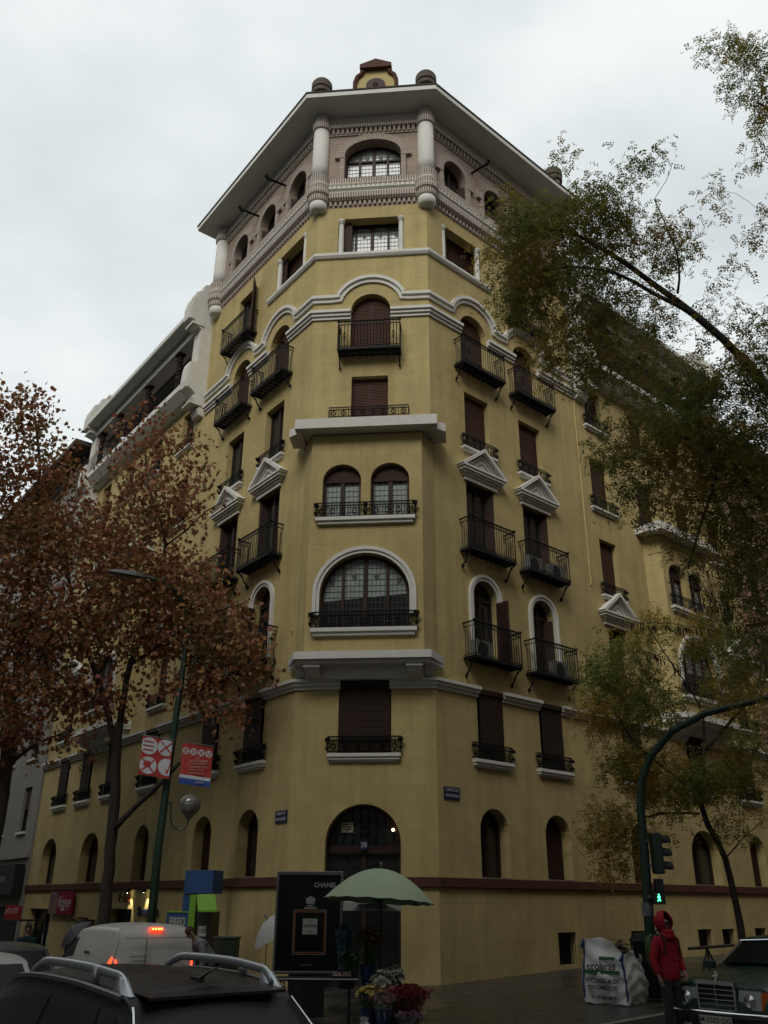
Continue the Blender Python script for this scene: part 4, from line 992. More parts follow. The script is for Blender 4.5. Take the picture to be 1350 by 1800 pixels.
# ================================================================ trees
def plane_leaf(rnd, q, size, nrm=None):
    a = Vector((rnd.gauss(0, 1), rnd.gauss(0, 1), rnd.gauss(0, .8))).normalized(); b = a.orthogonal().normalized(); b = Matrix.Rotation(rnd.uniform(0, 6.28), 3, a) @ b; c = a.cross(b)
    pts = []; fold = rnd.uniform(-.5, .5)
    for i in range(10):
        an = 2*pi*i/10; r = size*(1.0 if i % 2 == 0 else rnd.uniform(.5, .8))*rnd.uniform(.75, 1.15)
        pts.append(q+b*(r*cos(an))+c*(r*sin(an)*.85)+a*(abs(sin(an))*fold*size))
    return pts
def tree(name, label, cat, base, limbs, blobs, kind, leafmat, barkmat, nper, size, seed, twig=.012, group=None, spread=.32, twigstep=.55, dens=1.0):
    rnd = random.Random(seed); base = Vector(base)
    t = thing(name, label, cat, base, 0, group)
    tm = MB(); nodes = []
    for pts, r0, r1 in limbs:
        P = [Vector(p) for p in pts]; out = []
        n = len(P)
        for i in range(n-1):
            p0, p1, p2, p3 = P[max(0, i-1)], P[i], P[i+1], P[min(n-1, i+2)]; st = max(2, int((p2-p1).length/.35))
            for k in range(st):
                u = k/st; q = .5*((2*p1)+(p2-p0)*u+(2*p0-5*p1+4*p2-p3)*u*u+(3*p1-p0-3*p2+p3)*u**3); out.append(q+Vector((rnd.gauss(0, .012), rnd.gauss(0, .012), 0)))
        out.append(P[-1]); m = len(out)
        rs = [(r0+(r1-r0)*i/(m-1))*(1+rnd.uniform(-.06, .06)) for i in range(m)]
        tm.tube([o-base for o in out], rs, 8 if r0 > .05 else 5)
        nodes += [(o, r) for o, r in zip(out, rs)]
    targets = []
    for c, rad, n in blobs:
        c = Vector(c)
        for i in range(int(n*dens)):
            while True:
                v = Vector((rnd.uniform(-1, 1), rnd.uniform(-1, 1), rnd.uniform(-1, 1)))
                if v.length <= 1: break
            if v.length < .45 and rnd.random() < .5: v = v*1.6
            targets.append(c+Vector((v.x*rad[0], v.y*rad[1], v.z*rad[2])))
    targets.sort(key=lambda q: min((q-p).length for p, r in nodes[::4]))
    tw = MB(); pos = [p for p, r in nodes]; rad_ = [r for p, r in nodes]
    for q in targets:
        best = min(range(len(pos)), key=lambda i: (pos[i]-q).length_squared)
        p = pos[best]; L_ = (q-p).length; n = max(2, int(L_/twigstep)+1); r0 = min(rad_[best]*.7, twig*(1+L_*.5)); bow = Vector((rnd.gauss(0, .12), rnd.gauss(0, .12), rnd.gauss(.05, .1)))*L_
        pts = [p+(q-p)*(i/n)+bow*sin(pi*i/n) for i in range(n+1)]
        tw.tube([x-base for x in pts], r0, 3, r2=max(.004, r0*.4), cap=False)
        for i in range(1, n+1): pos.append(pts[i]); rad_.append(max(.005, r0*(1-.6*i/n)))
    tm.build('trunk', barkmat, t, smooth=True); tag(tw.build('twigs', barkmat, t), kind='stuff')
    from mathutils import noise
    vs = []; fs = []; mi = []; lms = leafmat if isinstance(leafmat, (list, tuple)) else [leafmat]
    for q in targets:
        k = max(1, int(nper*rnd.uniform(.4, 1.6))); nv = noise.noise(q*.9+Vector((seed, 0, 0)))+rnd.gauss(0, .12); mid = 0 if nv < -.02 else (1 if nv < .22 else 2); mid = min(mid, len(lms)-1)
        while len(mi) < len(fs): mi.append(lastm)
        lastm = mid
        for _ in range(k):
            p = q+Vector((rnd.gauss(0, spread), rnd.gauss(0, spread), rnd.gauss(0, spread*.9)))-base
            if kind == 'plane':
                l = plane_leaf(rnd, p, size*rnd.uniform(.65, 1.25)); o = len(vs); vs += [tuple(v) for v in l]; fs.append(tuple(range(o, o+10)))
            else:                                       # pinnate leaf: paired leaflets along a drooping stalk
                d_ = Vector((rnd.gauss(0, 1), rnd.gauss(0, 1), rnd.gauss(-.7, .7))).normalized(); side = d_.cross(Vector((rnd.gauss(0, .3), rnd.gauss(0, .3), 1))).normalized(); up = side.cross(d_)
                Ln = size*rnd.uniform(.6, 1.3); nn = 5; skip = rnd.random()*.25
                for j in range(nn):
                    if rnd.random() < skip: continue
                    c = p+d_*(Ln*(j+.6)/nn)-Vector((0, 0, 1))*(Ln*.25*((j/nn)**2)); ll = Ln*.33*(1-.25*j/nn)*rnd.uniform(.7, 1.2); ww = ll*.55
                    for sd in (-1, 1):
                        dr_ = (side*sd+d_*rnd.uniform(.1, .8)-up*rnd.uniform(-.2, .8)).normalized(); o = len(vs)
                        vs += [tuple(c), tuple(c+dr_*ll*.5+d_*ww*.5), tuple(c+dr_*ll), tuple(c+dr_*ll*.5-d_*ww*.5)]; fs.append((o, o+1, o+2, o+3))
    me = bpy.data.meshes.new('crown'); me.from_pydata(vs, [], fs); [me.materials.append(x) for x in lms]
    while len(mi) < len(fs): mi.append(lastm)
    me.polygons.foreach_set('material_index', mi); me.update()
    o = bpy.data.objects.new('crown', me); COL.objects.link(o); o.parent = t
    return t
def leafmat(name, cols, trans=.25):
    m = mat(name, cols[0], .6, island=cols); t = m.node_tree; b = t.nodes['Principled BSDF']; out = t.nodes['Material Output']
    tl = t.nodes.new('ShaderNodeBsdfTranslucent'); mx = t.nodes.new('ShaderNodeMixShader'); mx.inputs[0].default_value = trans
    src = b.inputs['Base Color'].links[0].from_socket; t.links.new(src, tl.inputs[0]); t.links.new(b.outputs[0], mx.inputs[1]); t.links.new(tl.outputs[0], mx.inputs[2]); t.links.new(mx.outputs[0], out.inputs[0])
    return m
def lms(name, sets, tr): return [leafmat('%s_%d' % (name, i), c, tr) for i, c in enumerate(sets)]
LM_red = lms('russet_leaf', [[(0.221, 0.080, 0.041), (0.311, 0.111, 0.050), (0.168, 0.072, 0.038), (0.363, 0.148, 0.059), (0.259, 0.092, 0.048)],
   [(0.259, 0.123, 0.048), (0.350, 0.172, 0.059), (0.182, 0.092, 0.041), (0.427, 0.234, 0.071), (0.285, 0.111, 0.048)], [(0.156, 0.123, 0.046), (0.221, 0.160, 0.053), (0.117, 0.098, 0.036), (0.285, 0.148, 0.053), (0.182, 0.086, 0.041)]], .35)
LM_grn = lms('locust_leaf', [[(0.107, 0.143, 0.033), (0.166, 0.191, 0.043), (0.137, 0.161, 0.036), (0.215, 0.213, 0.050), (0.098, 0.121, 0.033)],
   [(0.194, 0.191, 0.039), (0.272, 0.243, 0.050), (0.156, 0.172, 0.036), (0.311, 0.243, 0.050), (0.233, 0.202, 0.043)], [(0.331, 0.223, 0.043), (0.253, 0.172, 0.036), (0.409, 0.263, 0.050), (0.194, 0.161, 0.036), (0.293, 0.172, 0.036)]], .5)
LM_yel = lms('yellowing_leaf', [[(0.130, 0.176, 0.035), (0.194, 0.229, 0.045), (0.114, 0.150, 0.033), (0.244, 0.246, 0.052)],
   [(0.244, 0.246, 0.047), (0.324, 0.299, 0.054), (0.194, 0.211, 0.042), (0.389, 0.316, 0.059)], [(0.356, 0.246, 0.045), (0.454, 0.281, 0.051), (0.292, 0.211, 0.042), (0.406, 0.211, 0.042)]], .5)
def A3(*a): return at(*a)
def atA(x, y, D): return at(x, y, D+2.0)
# left plane tree whose trunk rises behind the white van
b0 = atA(180, 1650, 24.5); b0.z = street_z(b0.x)+.1
lim = [([b0, atA(187, 1560, 24.4), atA(199, 1440, 24.2), atA(205, 1330, 24.0), atA(210, 1270, 23.9)], .19, .13),
       ([atA(210, 1270, 23.9), atA(228, 1170, 23.7), atA(262, 1080, 23.2), atA(290, 960, 23), atA(262, 860, 23), atA(255, 790, 23)], .10, .03),
       ([atA(205, 1330, 24), atA(186, 1240, 24), atA(150, 1130, 24.4), atA(120, 1020, 24.6), atA(110, 900, 24.8)], .10, .03),
       ([atA(200, 1460, 24.2), atA(240, 1415, 23.6), atA(290, 1370, 23.0), atA(316, 1340, 22.8)], .085, .05),
       ([atA(228, 1170, 23.7), atA(300, 1120, 22.5), atA(370, 1080, 21.8), atA(430, 1060, 21.5)], .06, .02),
       ([atA(290, 960, 23), atA(330, 930, 22.4), atA(360, 900, 22), atA(395, 880, 21.8)], .035, .012),
       ([atA(186, 1240, 24), atA(120, 1200, 24), atA(60, 1150, 24)], .06, .02)]
def BLA(x, y, D, rx, rz, n, ry=1.2): return (atA(x, y, D), (rx, ry, rz), n)
bl = [BLA(250, 800, 23, .85, 1.5, 60), BLA(345, 810, 22.5, .55, .9, 16), BLA(250, 900, 23, 1.2, 1.0, 80), BLA(335, 880, 22.5, .7, 1.1, 36), BLA(150, 950, 24, 1.4, 1.1, 90), BLA(60, 980, 24, 1.2, 1.2, 80), BLA(220, 1010, 23, 1.6, 1.1, 150, 1.8),
      BLA(320, 1030, 22.4, 1.1, .9, 90), BLA(100, 1100, 24, 1.7, 1.0, 150, 1.8), BLA(250, 1110, 23, 1.7, .9, 140, 1.8), BLA(380, 1120, 21.8, 1.0, .75, 90), BLA(430, 1150, 21.4, .45, .55, 26), BLA(370, 1060, 22, .6, .5, 26), BLA(60, 1210, 24, 1.2, .7, 80),
      BLA(340, 1200, 22, 1.0, .45, 34), BLA(400, 1240, 21.6, .7, .6, 18), BLA(160, 1220, 24, 1.2, .6, 50), BLA(110, 1290, 24, 1.0, .4, 14), BLA(20, 1270, 24, .7, .5, 34), BLA(455, 1185, 21.3, .2, .3, 6)]
tree('plane_tree', 'russet-leaved plane tree whose forked trunk rises behind the white van', 'tree', b0, lim, bl, 'plane', LM_red, M['bark'], 12, .088, 11, group='street trees with brown autumn leaves')
def BL(x, y, D, rx, rz, n, ry=1.2): return (at(x, y, D), (rx, ry, rz), n)
# far left tree, mostly outside the frame
b1 = at(-30, 1650, 27); b1.z = street_z(b1.x)+.1
lim = [([b1, at(-15, 1500, 27), at(10, 1350, 27), at(20, 1250, 27)], .26, .17), ([at(20, 1250, 27), at(40, 1100, 27), at(55, 950, 27), at(70, 820, 27), at(60, 730, 27)], .12, .03),
       ([at(20, 1250, 27), at(-20, 1100, 27), at(-40, 950, 27)], .12, .04), ([at(55, 950, 27), at(90, 880, 26.8), at(120, 850, 26.6)], .05, .015), ([at(10, 1350, 27), at(60, 1310, 26.6), at(110, 1290, 26.4)], .07, .02)]
bl = [BL(40, 730, 27, .95, .8, 50), BL(80, 780, 27, .7, .6, 26), BL(30, 830, 27, 1.2, 1.0, 80), BL(110, 850, 26.6, .7, .6, 30), BL(20, 930, 27, 1.3, 1.0, 80), BL(95, 940, 27, 1.0, .8, 50), BL(-50, 850, 27, 1.3, 1.5, 60), BL(10, 1050, 27, 1.6, 1.1, 90), BL(20, 1160, 27, 1.5, .9, 70), BL(15, 1300, 27, .6, .5, 16)]
tree('plane_tree', 'russet-leaved plane tree at the far left edge with its top against the sky', 'tree', b1, lim, bl, 'plane', LM_red, M['bark'], 11, .09, 12, group='street trees with brown autumn leaves')
# big locust tree hanging in from the right
b2 = at(1560, 1700, 15.5); b2.z = street_z(b2.x)
lim = [([b2, at(1530, 1300, 15.3), at(1480, 1000, 15), at(1400, 760, 14.6), at(1300, 625, 14)], .22, .085), ([at(1300, 625, 14), at(1230, 560, 13.8), at(1150, 500, 13.5), at(1080, 450, 13.2), at(1010, 410, 13)], .075, .03),
       ([at(1230, 560, 13.8), at(1150, 515, 13.2), at(1080, 480, 12.9), at(1000, 470, 12.7), at(930, 480, 12.6)], .045, .018), ([at(1480, 1000, 15), at(1360, 900, 14.4), at(1270, 800, 14), at(1180, 760, 13.6)], .09, .03),
       ([at(1190, 515, 13.5), at(1195, 460, 13.5), at(1180, 420, 13.4), at(1150, 350, 13.2)], .025, .01), ([at(1400, 760, 14.6), at(1420, 500, 14.5), at(1400, 250, 14.3), at(1330, 180, 14)], .10, .02),
       ([at(1270, 800, 14), at(1240, 900, 13.8), at(1210, 1000, 13.7)], .04, .015), ([at(1480, 1000, 15), at(1400, 1080, 14.6), at(1310, 1100, 14.4)], .07, .02), ([at(1010, 410, 13), at(950, 400, 12.9), at(880, 400, 12.8)], .028, .01)]
bl = [BL(900, 390, 12.9, .55, .45, 60, .7), BL(950, 440, 12.9, .75, .75, 190, .9), BL(1030, 380, 13, .75, .6, 160, .9), BL(1080, 430, 13.2, .8, .6, 120, .9), BL(900, 510, 12.9, .42, .5, 60, .6), BL(1000, 530, 13, .9, .7, 180, .9), BL(1180, 430, 13.5, .5, .35, 50, .6),
      BL(1100, 560, 13.4, .8, .55, 95, .9), BL(980, 610, 13, .6, .4, 56, .7), BL(1170, 580, 13.6, .35, .25, 14, .4), BL(1070, 650, 13.4, .8, .45, 85, .9), BL(1180, 680, 13.8, .75, .55, 95), BL(1280, 700, 14.1, .8, .6, 170), BL(1335, 610, 14.3, .45, .6, 90),
      BL(1120, 780, 13.6, .75, .55, 100, .9), BL(1220, 790, 14, .9, .6, 170), BL(1320, 800, 14.3, .8, .7, 230), BL(1120, 880, 13.7, .5, .4, 44, .6), BL(1220, 880, 13.9, .7, .45, 70, .8), BL(1320, 920, 14.3, .6, .7, 190), BL(1210, 960, 13.8, .4, .3, 16, .5),
      BL(1315, 1040, 14.4, .5, .6, 120), BL(1320, 1160, 14.5, .4, .5, 80), BL(1100, 300, 13.4, .3, .25, 14, .4), BL(1150, 285, 13.4, .35, .3, 10, .4), BL(990, 270, 13, .12, .25, 7, .2), BL(1250, 350, 13.8, .35, .2, 10, .4),
      BL(1270, 80, 14, .6, .25, 26, .5), BL(1310, 130, 14, .45, .45, 46, .6), BL(1345, 180, 14.1, .35, .4, 36, .5), BL(1330, 260, 14.1, .25, .4, 12, .4), BL(1340, 400, 14.2, .25, .4, 10, .4), BL(1260, 540, 13.9, .4, .4, 18, .5), BL(860, 450, 12.9, .2, .5, 12, .4), BL(1290, 470, 14, .3, .3, 6, .4)]
tree('locust_tree', 'tall green and bronze locust tree leaning in from the right edge', 'tree', b2, lim, bl, 'pinnate', LM_grn, M['bark'], 9, .19, 13, twig=.008, spread=.14, twigstep=.3, dens=.74)
# small street tree standing beside the green car
b3 = at(1306, 1660, 23.5); b3.z = street_z(b3.x)+.15
lim = [([b3, at(1295, 1590, 23.4), at(1275, 1510, 23.2), at(1245, 1450, 23), at(1228, 1400, 22.8)], .10, .06), ([at(1228, 1400, 22.8), at(1180, 1360, 22.4), at(1120, 1310, 21.8), at(1080, 1250, 21.4)], .045, .015),
       ([at(1228, 1400, 22.8), at(1240, 1320, 22.6), at(1230, 1240, 22.4), at(1190, 1180, 22), at(1150, 1120, 21.8)], .045, .012), ([at(1230, 1430, 22.9), at(1160, 1430, 22.4), at(1100, 1450, 22), at(1060, 1470, 21.8)], .03, .01),
       ([at(1240, 1320, 22.6), at(1300, 1250, 22.6), at(1340, 1180, 22.6), at(1320, 1090, 22.4)], .045, .015), ([at(1275, 1510, 23.2), at(1310, 1470, 23), at(1345, 1440, 22.8)], .02, .008)]
bl = [BL(1090, 1180, 21.8, .9, .7, 90), BL(1060, 1240, 21.5, .55, .75, 60, .7), BL(1140, 1240, 21.9, .8, .6, 70), BL(1100, 1340, 21.8, .5, .4, 50), BL(1180, 1360, 22.3, .9, .55, 95), BL(1260, 1370, 22.8, .8, .4, 66), BL(1320, 1330, 22.7, .6, .7, 66), BL(1060, 1460, 21.7, .5, .6, 48, .7),
      BL(1110, 1470, 22, .4, .6, 20, .6), BL(1160, 1400, 22.3, .7, .4, 40), BL(1140, 1110, 21.8, .5, .35, 30), BL(1240, 1110, 22.2, .7, .5, 60), BL(1280, 1210, 22.5, .7, .5, 50), BL(1300, 1440, 22.8, .6, .4, 16), BL(1340, 1240, 22.8, .4, .5, 26), BL(1085, 1520, 21.8, .4, .25, 10)]
tree('young_locust_tree', 'slim street tree with yellow-green leaves beside the green car', 'tree', b3, lim, bl, 'pinnate', LM_yel, M['bark'], 10, .24, 14, twig=.009, spread=.2, twigstep=.35, dens=1.0)
# dry seed pods hanging on bare twigs, part of the tall locust
pod = mat('seed_pod', (.030, .016, .012), .6); rnd = random.Random(21)
t = [o for o in COL.objects if o.name == 'locust_tree'][0]; base = t.location
m = MB(); tw = MB()
for (x0, y0, x1, y1, n, D) in ((1110, 1095, 1240, 1105, 26, 15.5), (1130, 1145, 1200, 1175, 14, 15.5), (1185, 990, 1300, 1110, 30, 15), (1200, 980, 1290, 1010, 16, 15), (1240, 1030, 1290, 1080, 14, 14.8)):
    A, B = at(x0, y0, D), at(x1, y1, D-.3)
    E_ = at(1330, 1130, 14.6)
    tw.tube([A-base, (A+B)/2+Vector((0, 0, .05))-base, B-base, E_-base], .007, 3)
    for i in range(n):
        q = A.lerp(B, rnd.random())+Vector((rnd.gauss(0, .04), rnd.gauss(0, .05), 0)); L_ = rnd.uniform(.10, .2); a = rnd.uniform(0, 6.28); c = rnd.choice((-1, 1))*rnd.uniform(.3, .9)*L_
        m.tube([q-base, q+Vector((cos(a)*c*.4, sin(a)*c*.4, -L_*.35))-base, q+Vector((cos(a)*c*.5, sin(a)*c*.5, -L_*.7))-base, q+Vector((cos(a)*c*.2, sin(a)*c*.2, -L_))-base], [.004, .012, .011, .003], 4)
tag(m.build('seed_pods', pod, t), kind='stuff'); tag(tw.build('twigs', M['bark'], t), kind='stuff')
# ================================================================ vehicles
def cr4(p0, p1, p2, p3, u):
    return .5*((2*p1)+(p2-p0)*u+(2*p0-5*p1+4*p2-p3)*u*u+(3*p1-p0-3*p2+p3)*u**3)
class Loft:
    """smooth skin through cross-sections; each section is a list of (x,y,z) from sill to roof centre, y>0"""
    def __init__(s, secs): s.S = [[Vector(p) for p in sec] for sec in secs]; s.n = len(secs); s.m = len(secs[0])
    def at(s, a, t, off=0.0):
        def row(i, t):
            R = s.S[max(0, min(s.n-1, i))]; k = min(int(t), s.m-2); u = t-k
            q3 = R[k+2] if k+2 < s.m else Vector((R[s.m-1].x, -R[s.m-2].y, R[s.m-2].z))
            q0 = R[k-1] if k > 0 else R[0]
            return cr4(q0, R[k], R[k+1], q3, u)
        i = min(int(a), s.n-2); u = a-i
        p = cr4(row(i-1, t), row(i, t), row(i+1, t), row(i+2, t), u)
        if off:
            e = .02; d1 = s.at(min(a+e, s.n-1), t)-s.at(max(a-e, 0), t); d2 = s.at(a, min(t+e, s.m-1))-s.at(a, max(t-e, 0)); nn = d1.cross(d2).normalized()
            if nn.y < 0 and abs(nn.y) > .15: nn = -nn
            elif nn.z < 0: nn = -nn
            p = p+nn*off
        return p
    def skin(s, k=4, kt=4):
        m = MB(); A = (s.n-1)*k; B = (s.m-1)*kt
        for sd in (1, -1):
            vs = []
            for i in range(A+1):
                for j in range(B+1): p = s.at(i/k, j/kt); vs.append((p.x, p.y*sd, p.z))
            m.add(vs, [((i*(B+1)+j), (i*(B+1)+j+1), ((i+1)*(B+1)+j+1), ((i+1)*(B+1)+j))[::sd] for i in range(A) for j in range(B)])
        for e in (0, s.n-1):                          # end caps in horizontal strips
            pts = [s.at(e, j/kt) for j in range(B+1)]
            vs = [(p.x, p.y*y, p.z) for p in pts for y in (1, .5, 0, -.5, -1)]
            bul = -1 if e == 0 else 1
            vs = [(x+(bul*.05*(1-(abs(i % 5-2)/2)**2)), y, z) for i, (x, y, z) in enumerate(vs)]
            m.add(vs, [(j*5+i, j*5+i+1, (j+1)*5+i+1, (j+1)*5+i) for j in range(B) for i in range(4)])
        return m
    def patch(s, corners, side=1, off=.006, n=8):
        """glass patch: corners (a,t) as a 4-corner bilinear patch"""
        m = MB(); (a0, t0), (a1, t1), (a2, t2), (a3, t3) = corners; vs = []
        for i in range(n+1):
            for j in range(n+1):
                u, v = i/n, j/n
                a = (a0*(1-u)+a1*u)*(1-v)+(a3*(1-u)+a2*u)*v; t = (t0*(1-u)+t1*u)*(1-v)+(t3*(1-u)+t2*u)*v
                p = s.at(a, t, off); vs.append((p.x, p.y*side, p.z))
        return m.add(vs, [(i*(n+1)+j, (i+1)*(n+1)+j, (i+1)*(n+1)+j+1, i*(n+1)+j+1) for i in range(n) for j in range(n)])
    def endpatch(s, e, t0, t1, shr=.9, off=.03, n=8, y0=-1, y1=1):
        m = MB(); bul = -1 if e == 0 else 1; vs = []
        for i in range(n+1):
            p = s.at(e, t0+(t1-t0)*i/n)
            for j in range(n+1):
                y = y0+(y1-y0)*j/n; vs.append((p.x+bul*(.05*(1-y*y)+off), p.y*y*shr, p.z))
        return m.add(vs, [(i*(n+1)+j, (i+1)*(n+1)+j, (i+1)*(n+1)+j+1, i*(n+1)+j+1) for i in range(n) for j in range(n)])
def wheel(par, x, y, r=.31, wd=.20):
    T = Matrix.Translation((x, y, r)) @ Matrix.Rotation(pi/2, 4, 'X')
    m = MB(); m.T = T; m.lathe([(r*.6, -wd/2), (r*.93, -wd/2), (r, -wd/2+.03), (r, wd/2-.03), (r*.93, wd/2), (r*.6, wd/2)], 24); o = m.build('wheel', M['tyre'], par, smooth=False)
    m = MB(); m.T = T; m.lathe([(r*.61, -wd/2+.02), (r*.5, -wd/2+.05), (r*.15, -wd/2+.0), (.03, -wd/2-.01)], 20); m.lathe([(r*.61, wd/2-.02), (r*.5, wd/2-.05), (r*.15, wd/2), (.03, wd/2+.01)], 20); m.build('rim', M['grey_metal'], o)
def paint(name, c, rough=.25, wet=.0, **k):
    m = mat(name, c, rough, spec=.5, bump=.35 if wet else 0, bscale=130, roughvar=.12 if wet else 0, var=.12 if wet else .04, scale=14, **k)
    m.node_tree.nodes['Principled BSDF'].inputs['Coat Weight'].default_value = .12; m.node_tree.nodes['Principled BSDF'].inputs['Specular IOR Level'].default_value = .3; m.node_tree.nodes['Principled BSDF'].inputs['Coat Roughness'].default_value = .08
    return m
carglass = mat('car_glass', (.006, .008, .008), .1, spec=.3, bump=.25, bscale=160)
P_dark, P_van, P_green, P_white, P_grey = paint('wet_black_paint', (.012, .012, .014), .34, 1), paint('white_van_paint', (.42, .42, .39), .35), paint('dark_green_paint', (.012, .035, .026), .25, 1), paint('white_car_paint', (.45, .46, .46), .3), paint('dark_grey_paint', (.05, .055, .055), .3)
redlamp = mat('lit_brake_lamp', (.5, .01, .01), .3, emit=(1.0, .04, .01), estr=4.0)
redhot = mat('brake_lamp_core', (.9, .3, .1), .3, emit=(1.0, .32, .06), estr=5.0)
amber = mat('amber_lens', (.45, .08, .01), .25); lamp_clear = mat('headlamp_glass', (.28, .29, .28), .12, spec=.8, bump=.5, bscale=70); redl = mat('red_lens', (.18, .01, .01), .2)
plate_m = mat('number_plate_white', (.42, .42, .38), .5); ink = mat('dark_print', (.03, .03, .032), .6)

# --- near estate car with silver roof rails (rear at local x=0, nose at +x)
def rot_heading(d): return atan2(d.y, d.x)
hd = Vector((-sin(radians(41)), cos(radians(41)), 0)).normalized()
p0 = at(226, 1742, 7.0); lat = Vector((hd.y, -hd.x, 0))
rear = Vector((p0.x, p0.y, 0))+lat*.60-hd*.62
gz = p0.z-1.455
t = thing('estate_car', 'wet black estate car with silver roof rails, nearest the viewer at the bottom left', 'car', (rear.x, rear.y, gz), rot_heading(hd))
secs = []
for x, wz, rz, hwz, rw in ((0, .96, 0, 0, 0), ):
    pass
def sec(x, sill, wa, gl, ro, cen, hw=(.80, .90, .91, .87)): # helper: heights
    return [(x, hw[0], .24), (x, hw[1], .48), (x, hw[2], .72), (x, hw[3], wa)]+[(x+gl[0], gl[1], gl[2]), (x+ro[0], ro[1], ro[2]), (x+cen[0], 0, cen[1])]
E1 = [[(.06, .74, .26), (.0, .82, .48), (.0, .83, .74), (.06, .79, .96), (.44, .66, 1.34), (.56, .60, 1.425), (.58, 0, 1.47)],
      [(.45, .80, .22), (.42, .89, .48), (.42, .90, .74), (.48, .87, .96), (.78, .69, 1.37), (.86, .62, 1.455), (.86, 0, 1.50)],
      [(1.3, .82, .22), (1.3, .90, .48), (1.3, .91, .74), (1.3, .89, .95), (1.35, .71, 1.40), (1.36, .63, 1.485), (1.36, 0, 1.53)],
      [(2.3, .82, .22), (2.3, .90, .48), (2.3, .91, .74), (2.3, .88, .94), (2.2, .70, 1.40), (2.15, .62, 1.48), (2.15, 0, 1.53)],
      [(3.1, .82, .22), (3.1, .90, .48), (3.1, .90, .74), (3.2, .87, .92), (2.75, .68, 1.32), (2.66, .60, 1.40), (2.66, 0, 1.45)],
      [(3.55, .82, .22), (3.55, .90, .48), (3.55, .89, .74), (3.6, .84, .90), (3.5, .72, .97), (3.4, .55, 1.02), (3.35, 0, 1.05)],
      [(4.3, .80, .24), (4.3, .86, .46), (4.3, .85, .66), (4.3, .78, .80), (4.3, .6, .84), (4.3, .4, .86), (4.3, 0, .87)],
      [(4.58, .62, .28), (4.6, .68, .46), (4.58, .68, .60), (4.52, .62, .70), (4.50, .5, .74), (4.50, .35, .75), (4.5, 0, .76)]]
L1 = Loft(E1); bd = L1.skin(5, 5).build('body', P_dark, t, smooth=True)
for sd in (1, -1):
    for c in (((.35, 3.28), (1.05, 3.2), (1.05, 3.92), (.62, 3.85)), ((1.12, 3.2), (2.25, 3.18), (2.25, 3.92), (1.12, 3.92)), ((2.33, 3.18), (3.55, 3.15), (3.62, 3.7), (2.33, 3.92))):
        L1.patch(c, sd).build('side_window', carglass, t, smooth=True)
    m = MB(); n = 30                                   # chrome-edged trim under the roof rail
    m.tube([(lambda p: (p.x, p.y*sd, p.z+.004))(L1.at(.25+3.2*i/n, 4.55, .004)) for i in range(n+1)], .022, 5); m.build('roof_trim', M['grey_metal'], t)
    m = MB(); pts = []; n = 26
    for i in range(n+1):
        u = i/n; p = L1.at(.30+3.05*u, 5.0); lift = .078*min(1, (sin(pi*u)*2.4))**.8 if 0 < u < 1 else .0
        pts.append((p.x, p.y*sd*.985, p.z+.012+lift))
    # flat aluminium bar: wide oval section
    vs = []
    for i, q in enumerate(pts):
        a, c = Vector(pts[max(0, i-1)]), Vector(pts[min(n, i+1)]); tt = (c-a).normalized(); up = Vector((0, 1, 0)).cross(tt).normalized()*-1; sdv = Vector((0, 1, 0))
        for k in range(8): an = 2*pi*k/8; vs.append(Vector(q)+sdv*.022*cos(an)+up*.032*sin(an))
    m.add(vs, [(i*8+k, i*8+(k+1) % 8, (i+1)*8+(k+1) % 8, (i+1)*8+k) for i in range(n) for k in range(8)]+[tuple(range(7, -1, -1)), tuple(range(n*8, n*8+8))])
    p = L1.at(.38, 5.0); m.add([(p.x-.10, p.y*sd-.018, p.z-.01), (p.x+.17, p.y*sd-.018, p.z), (p.x+.12, p.y*sd-.018, p.z+.11), (p.x+.02, p.y*sd-.018, p.z+.09), (p.x-.10, p.y*sd+.018, p.z-.01), (p.x+.17, p.y*sd+.018, p.z), (p.x+.12, p.y*sd+.018, p.z+.11), (p.x+.02, p.y*sd+.018, p.z+.09)],
        [(0, 1, 2, 3), (7, 6, 5, 4), (0, 3, 7, 4), (1, 5, 6, 2), (3, 2, 6, 7)])
    p = L1.at(1.55, 5.0); m.box(p.x-.04, p.x+.04, p.y*sd-.016, p.y*sd+.016, p.z-.005, p.z+.11)
    m.build('roof_rail', mat('satin_aluminium', (.50, .52, .55), .38, metal=.75) if sd == 1 else MATS['satin_aluminium'], t, smooth=True)
L1.endpatch(0, 3.15, 4.2, .90, .012).build('rear_window', carglass, t, smooth=True)
m = MB(); m.add([(.40, -.56, 1.425), (.40, .56, 1.425), (.74, .57, 1.455), (.74, -.57, 1.455), (.40, -.56, 1.405), (.40, .56, 1.405)], [(0, 1, 2, 3), (0, 4, 5, 1)]); m.build('roof_spoiler', P_dark, t)
for sd in (1, -1):
    m = MB(); m.tube([(lambda p: (p.x-.03, p.y*sd*.985, p.z))(L1.at(0, 2.9+1.25*i/8)) for i in range(9)], .011, 5); m.build('hatch_trim', M['chrome'], t)
    m = MB(); 
    for j, (ta, tb) in enumerate(((2.2, 2.9),)):
        p, q = L1.at(0, ta), L1.at(0, tb); m.add([(p.x-.03, p.y*sd, p.z), (p.x-.04, p.y*sd*.72, p.z), (q.x-.04, q.y*sd*.76, q.z), (q.x-.03, q.y*sd, q.z), (p.x+.15, p.y*sd*1.04, p.z), (q.x+.12, q.y*sd*1.06, q.z)], [(0, 1, 2, 3), (0, 3, 5, 4)])
    m.build('tail_lamp', redl, t)
m = MB(); p = L1.at(.5, 6); m.tube([(p.x+.05, 0, p.z), (p.x-.12, 0, p.z+.075), (p.x-.26, 0, p.z+.11)], [.018, .008, .004], 5); m.box(p.x-.01, p.x+.12, -.025, .025, p.z-.01, p.z+.025); m.build('antenna', M['black'], t)
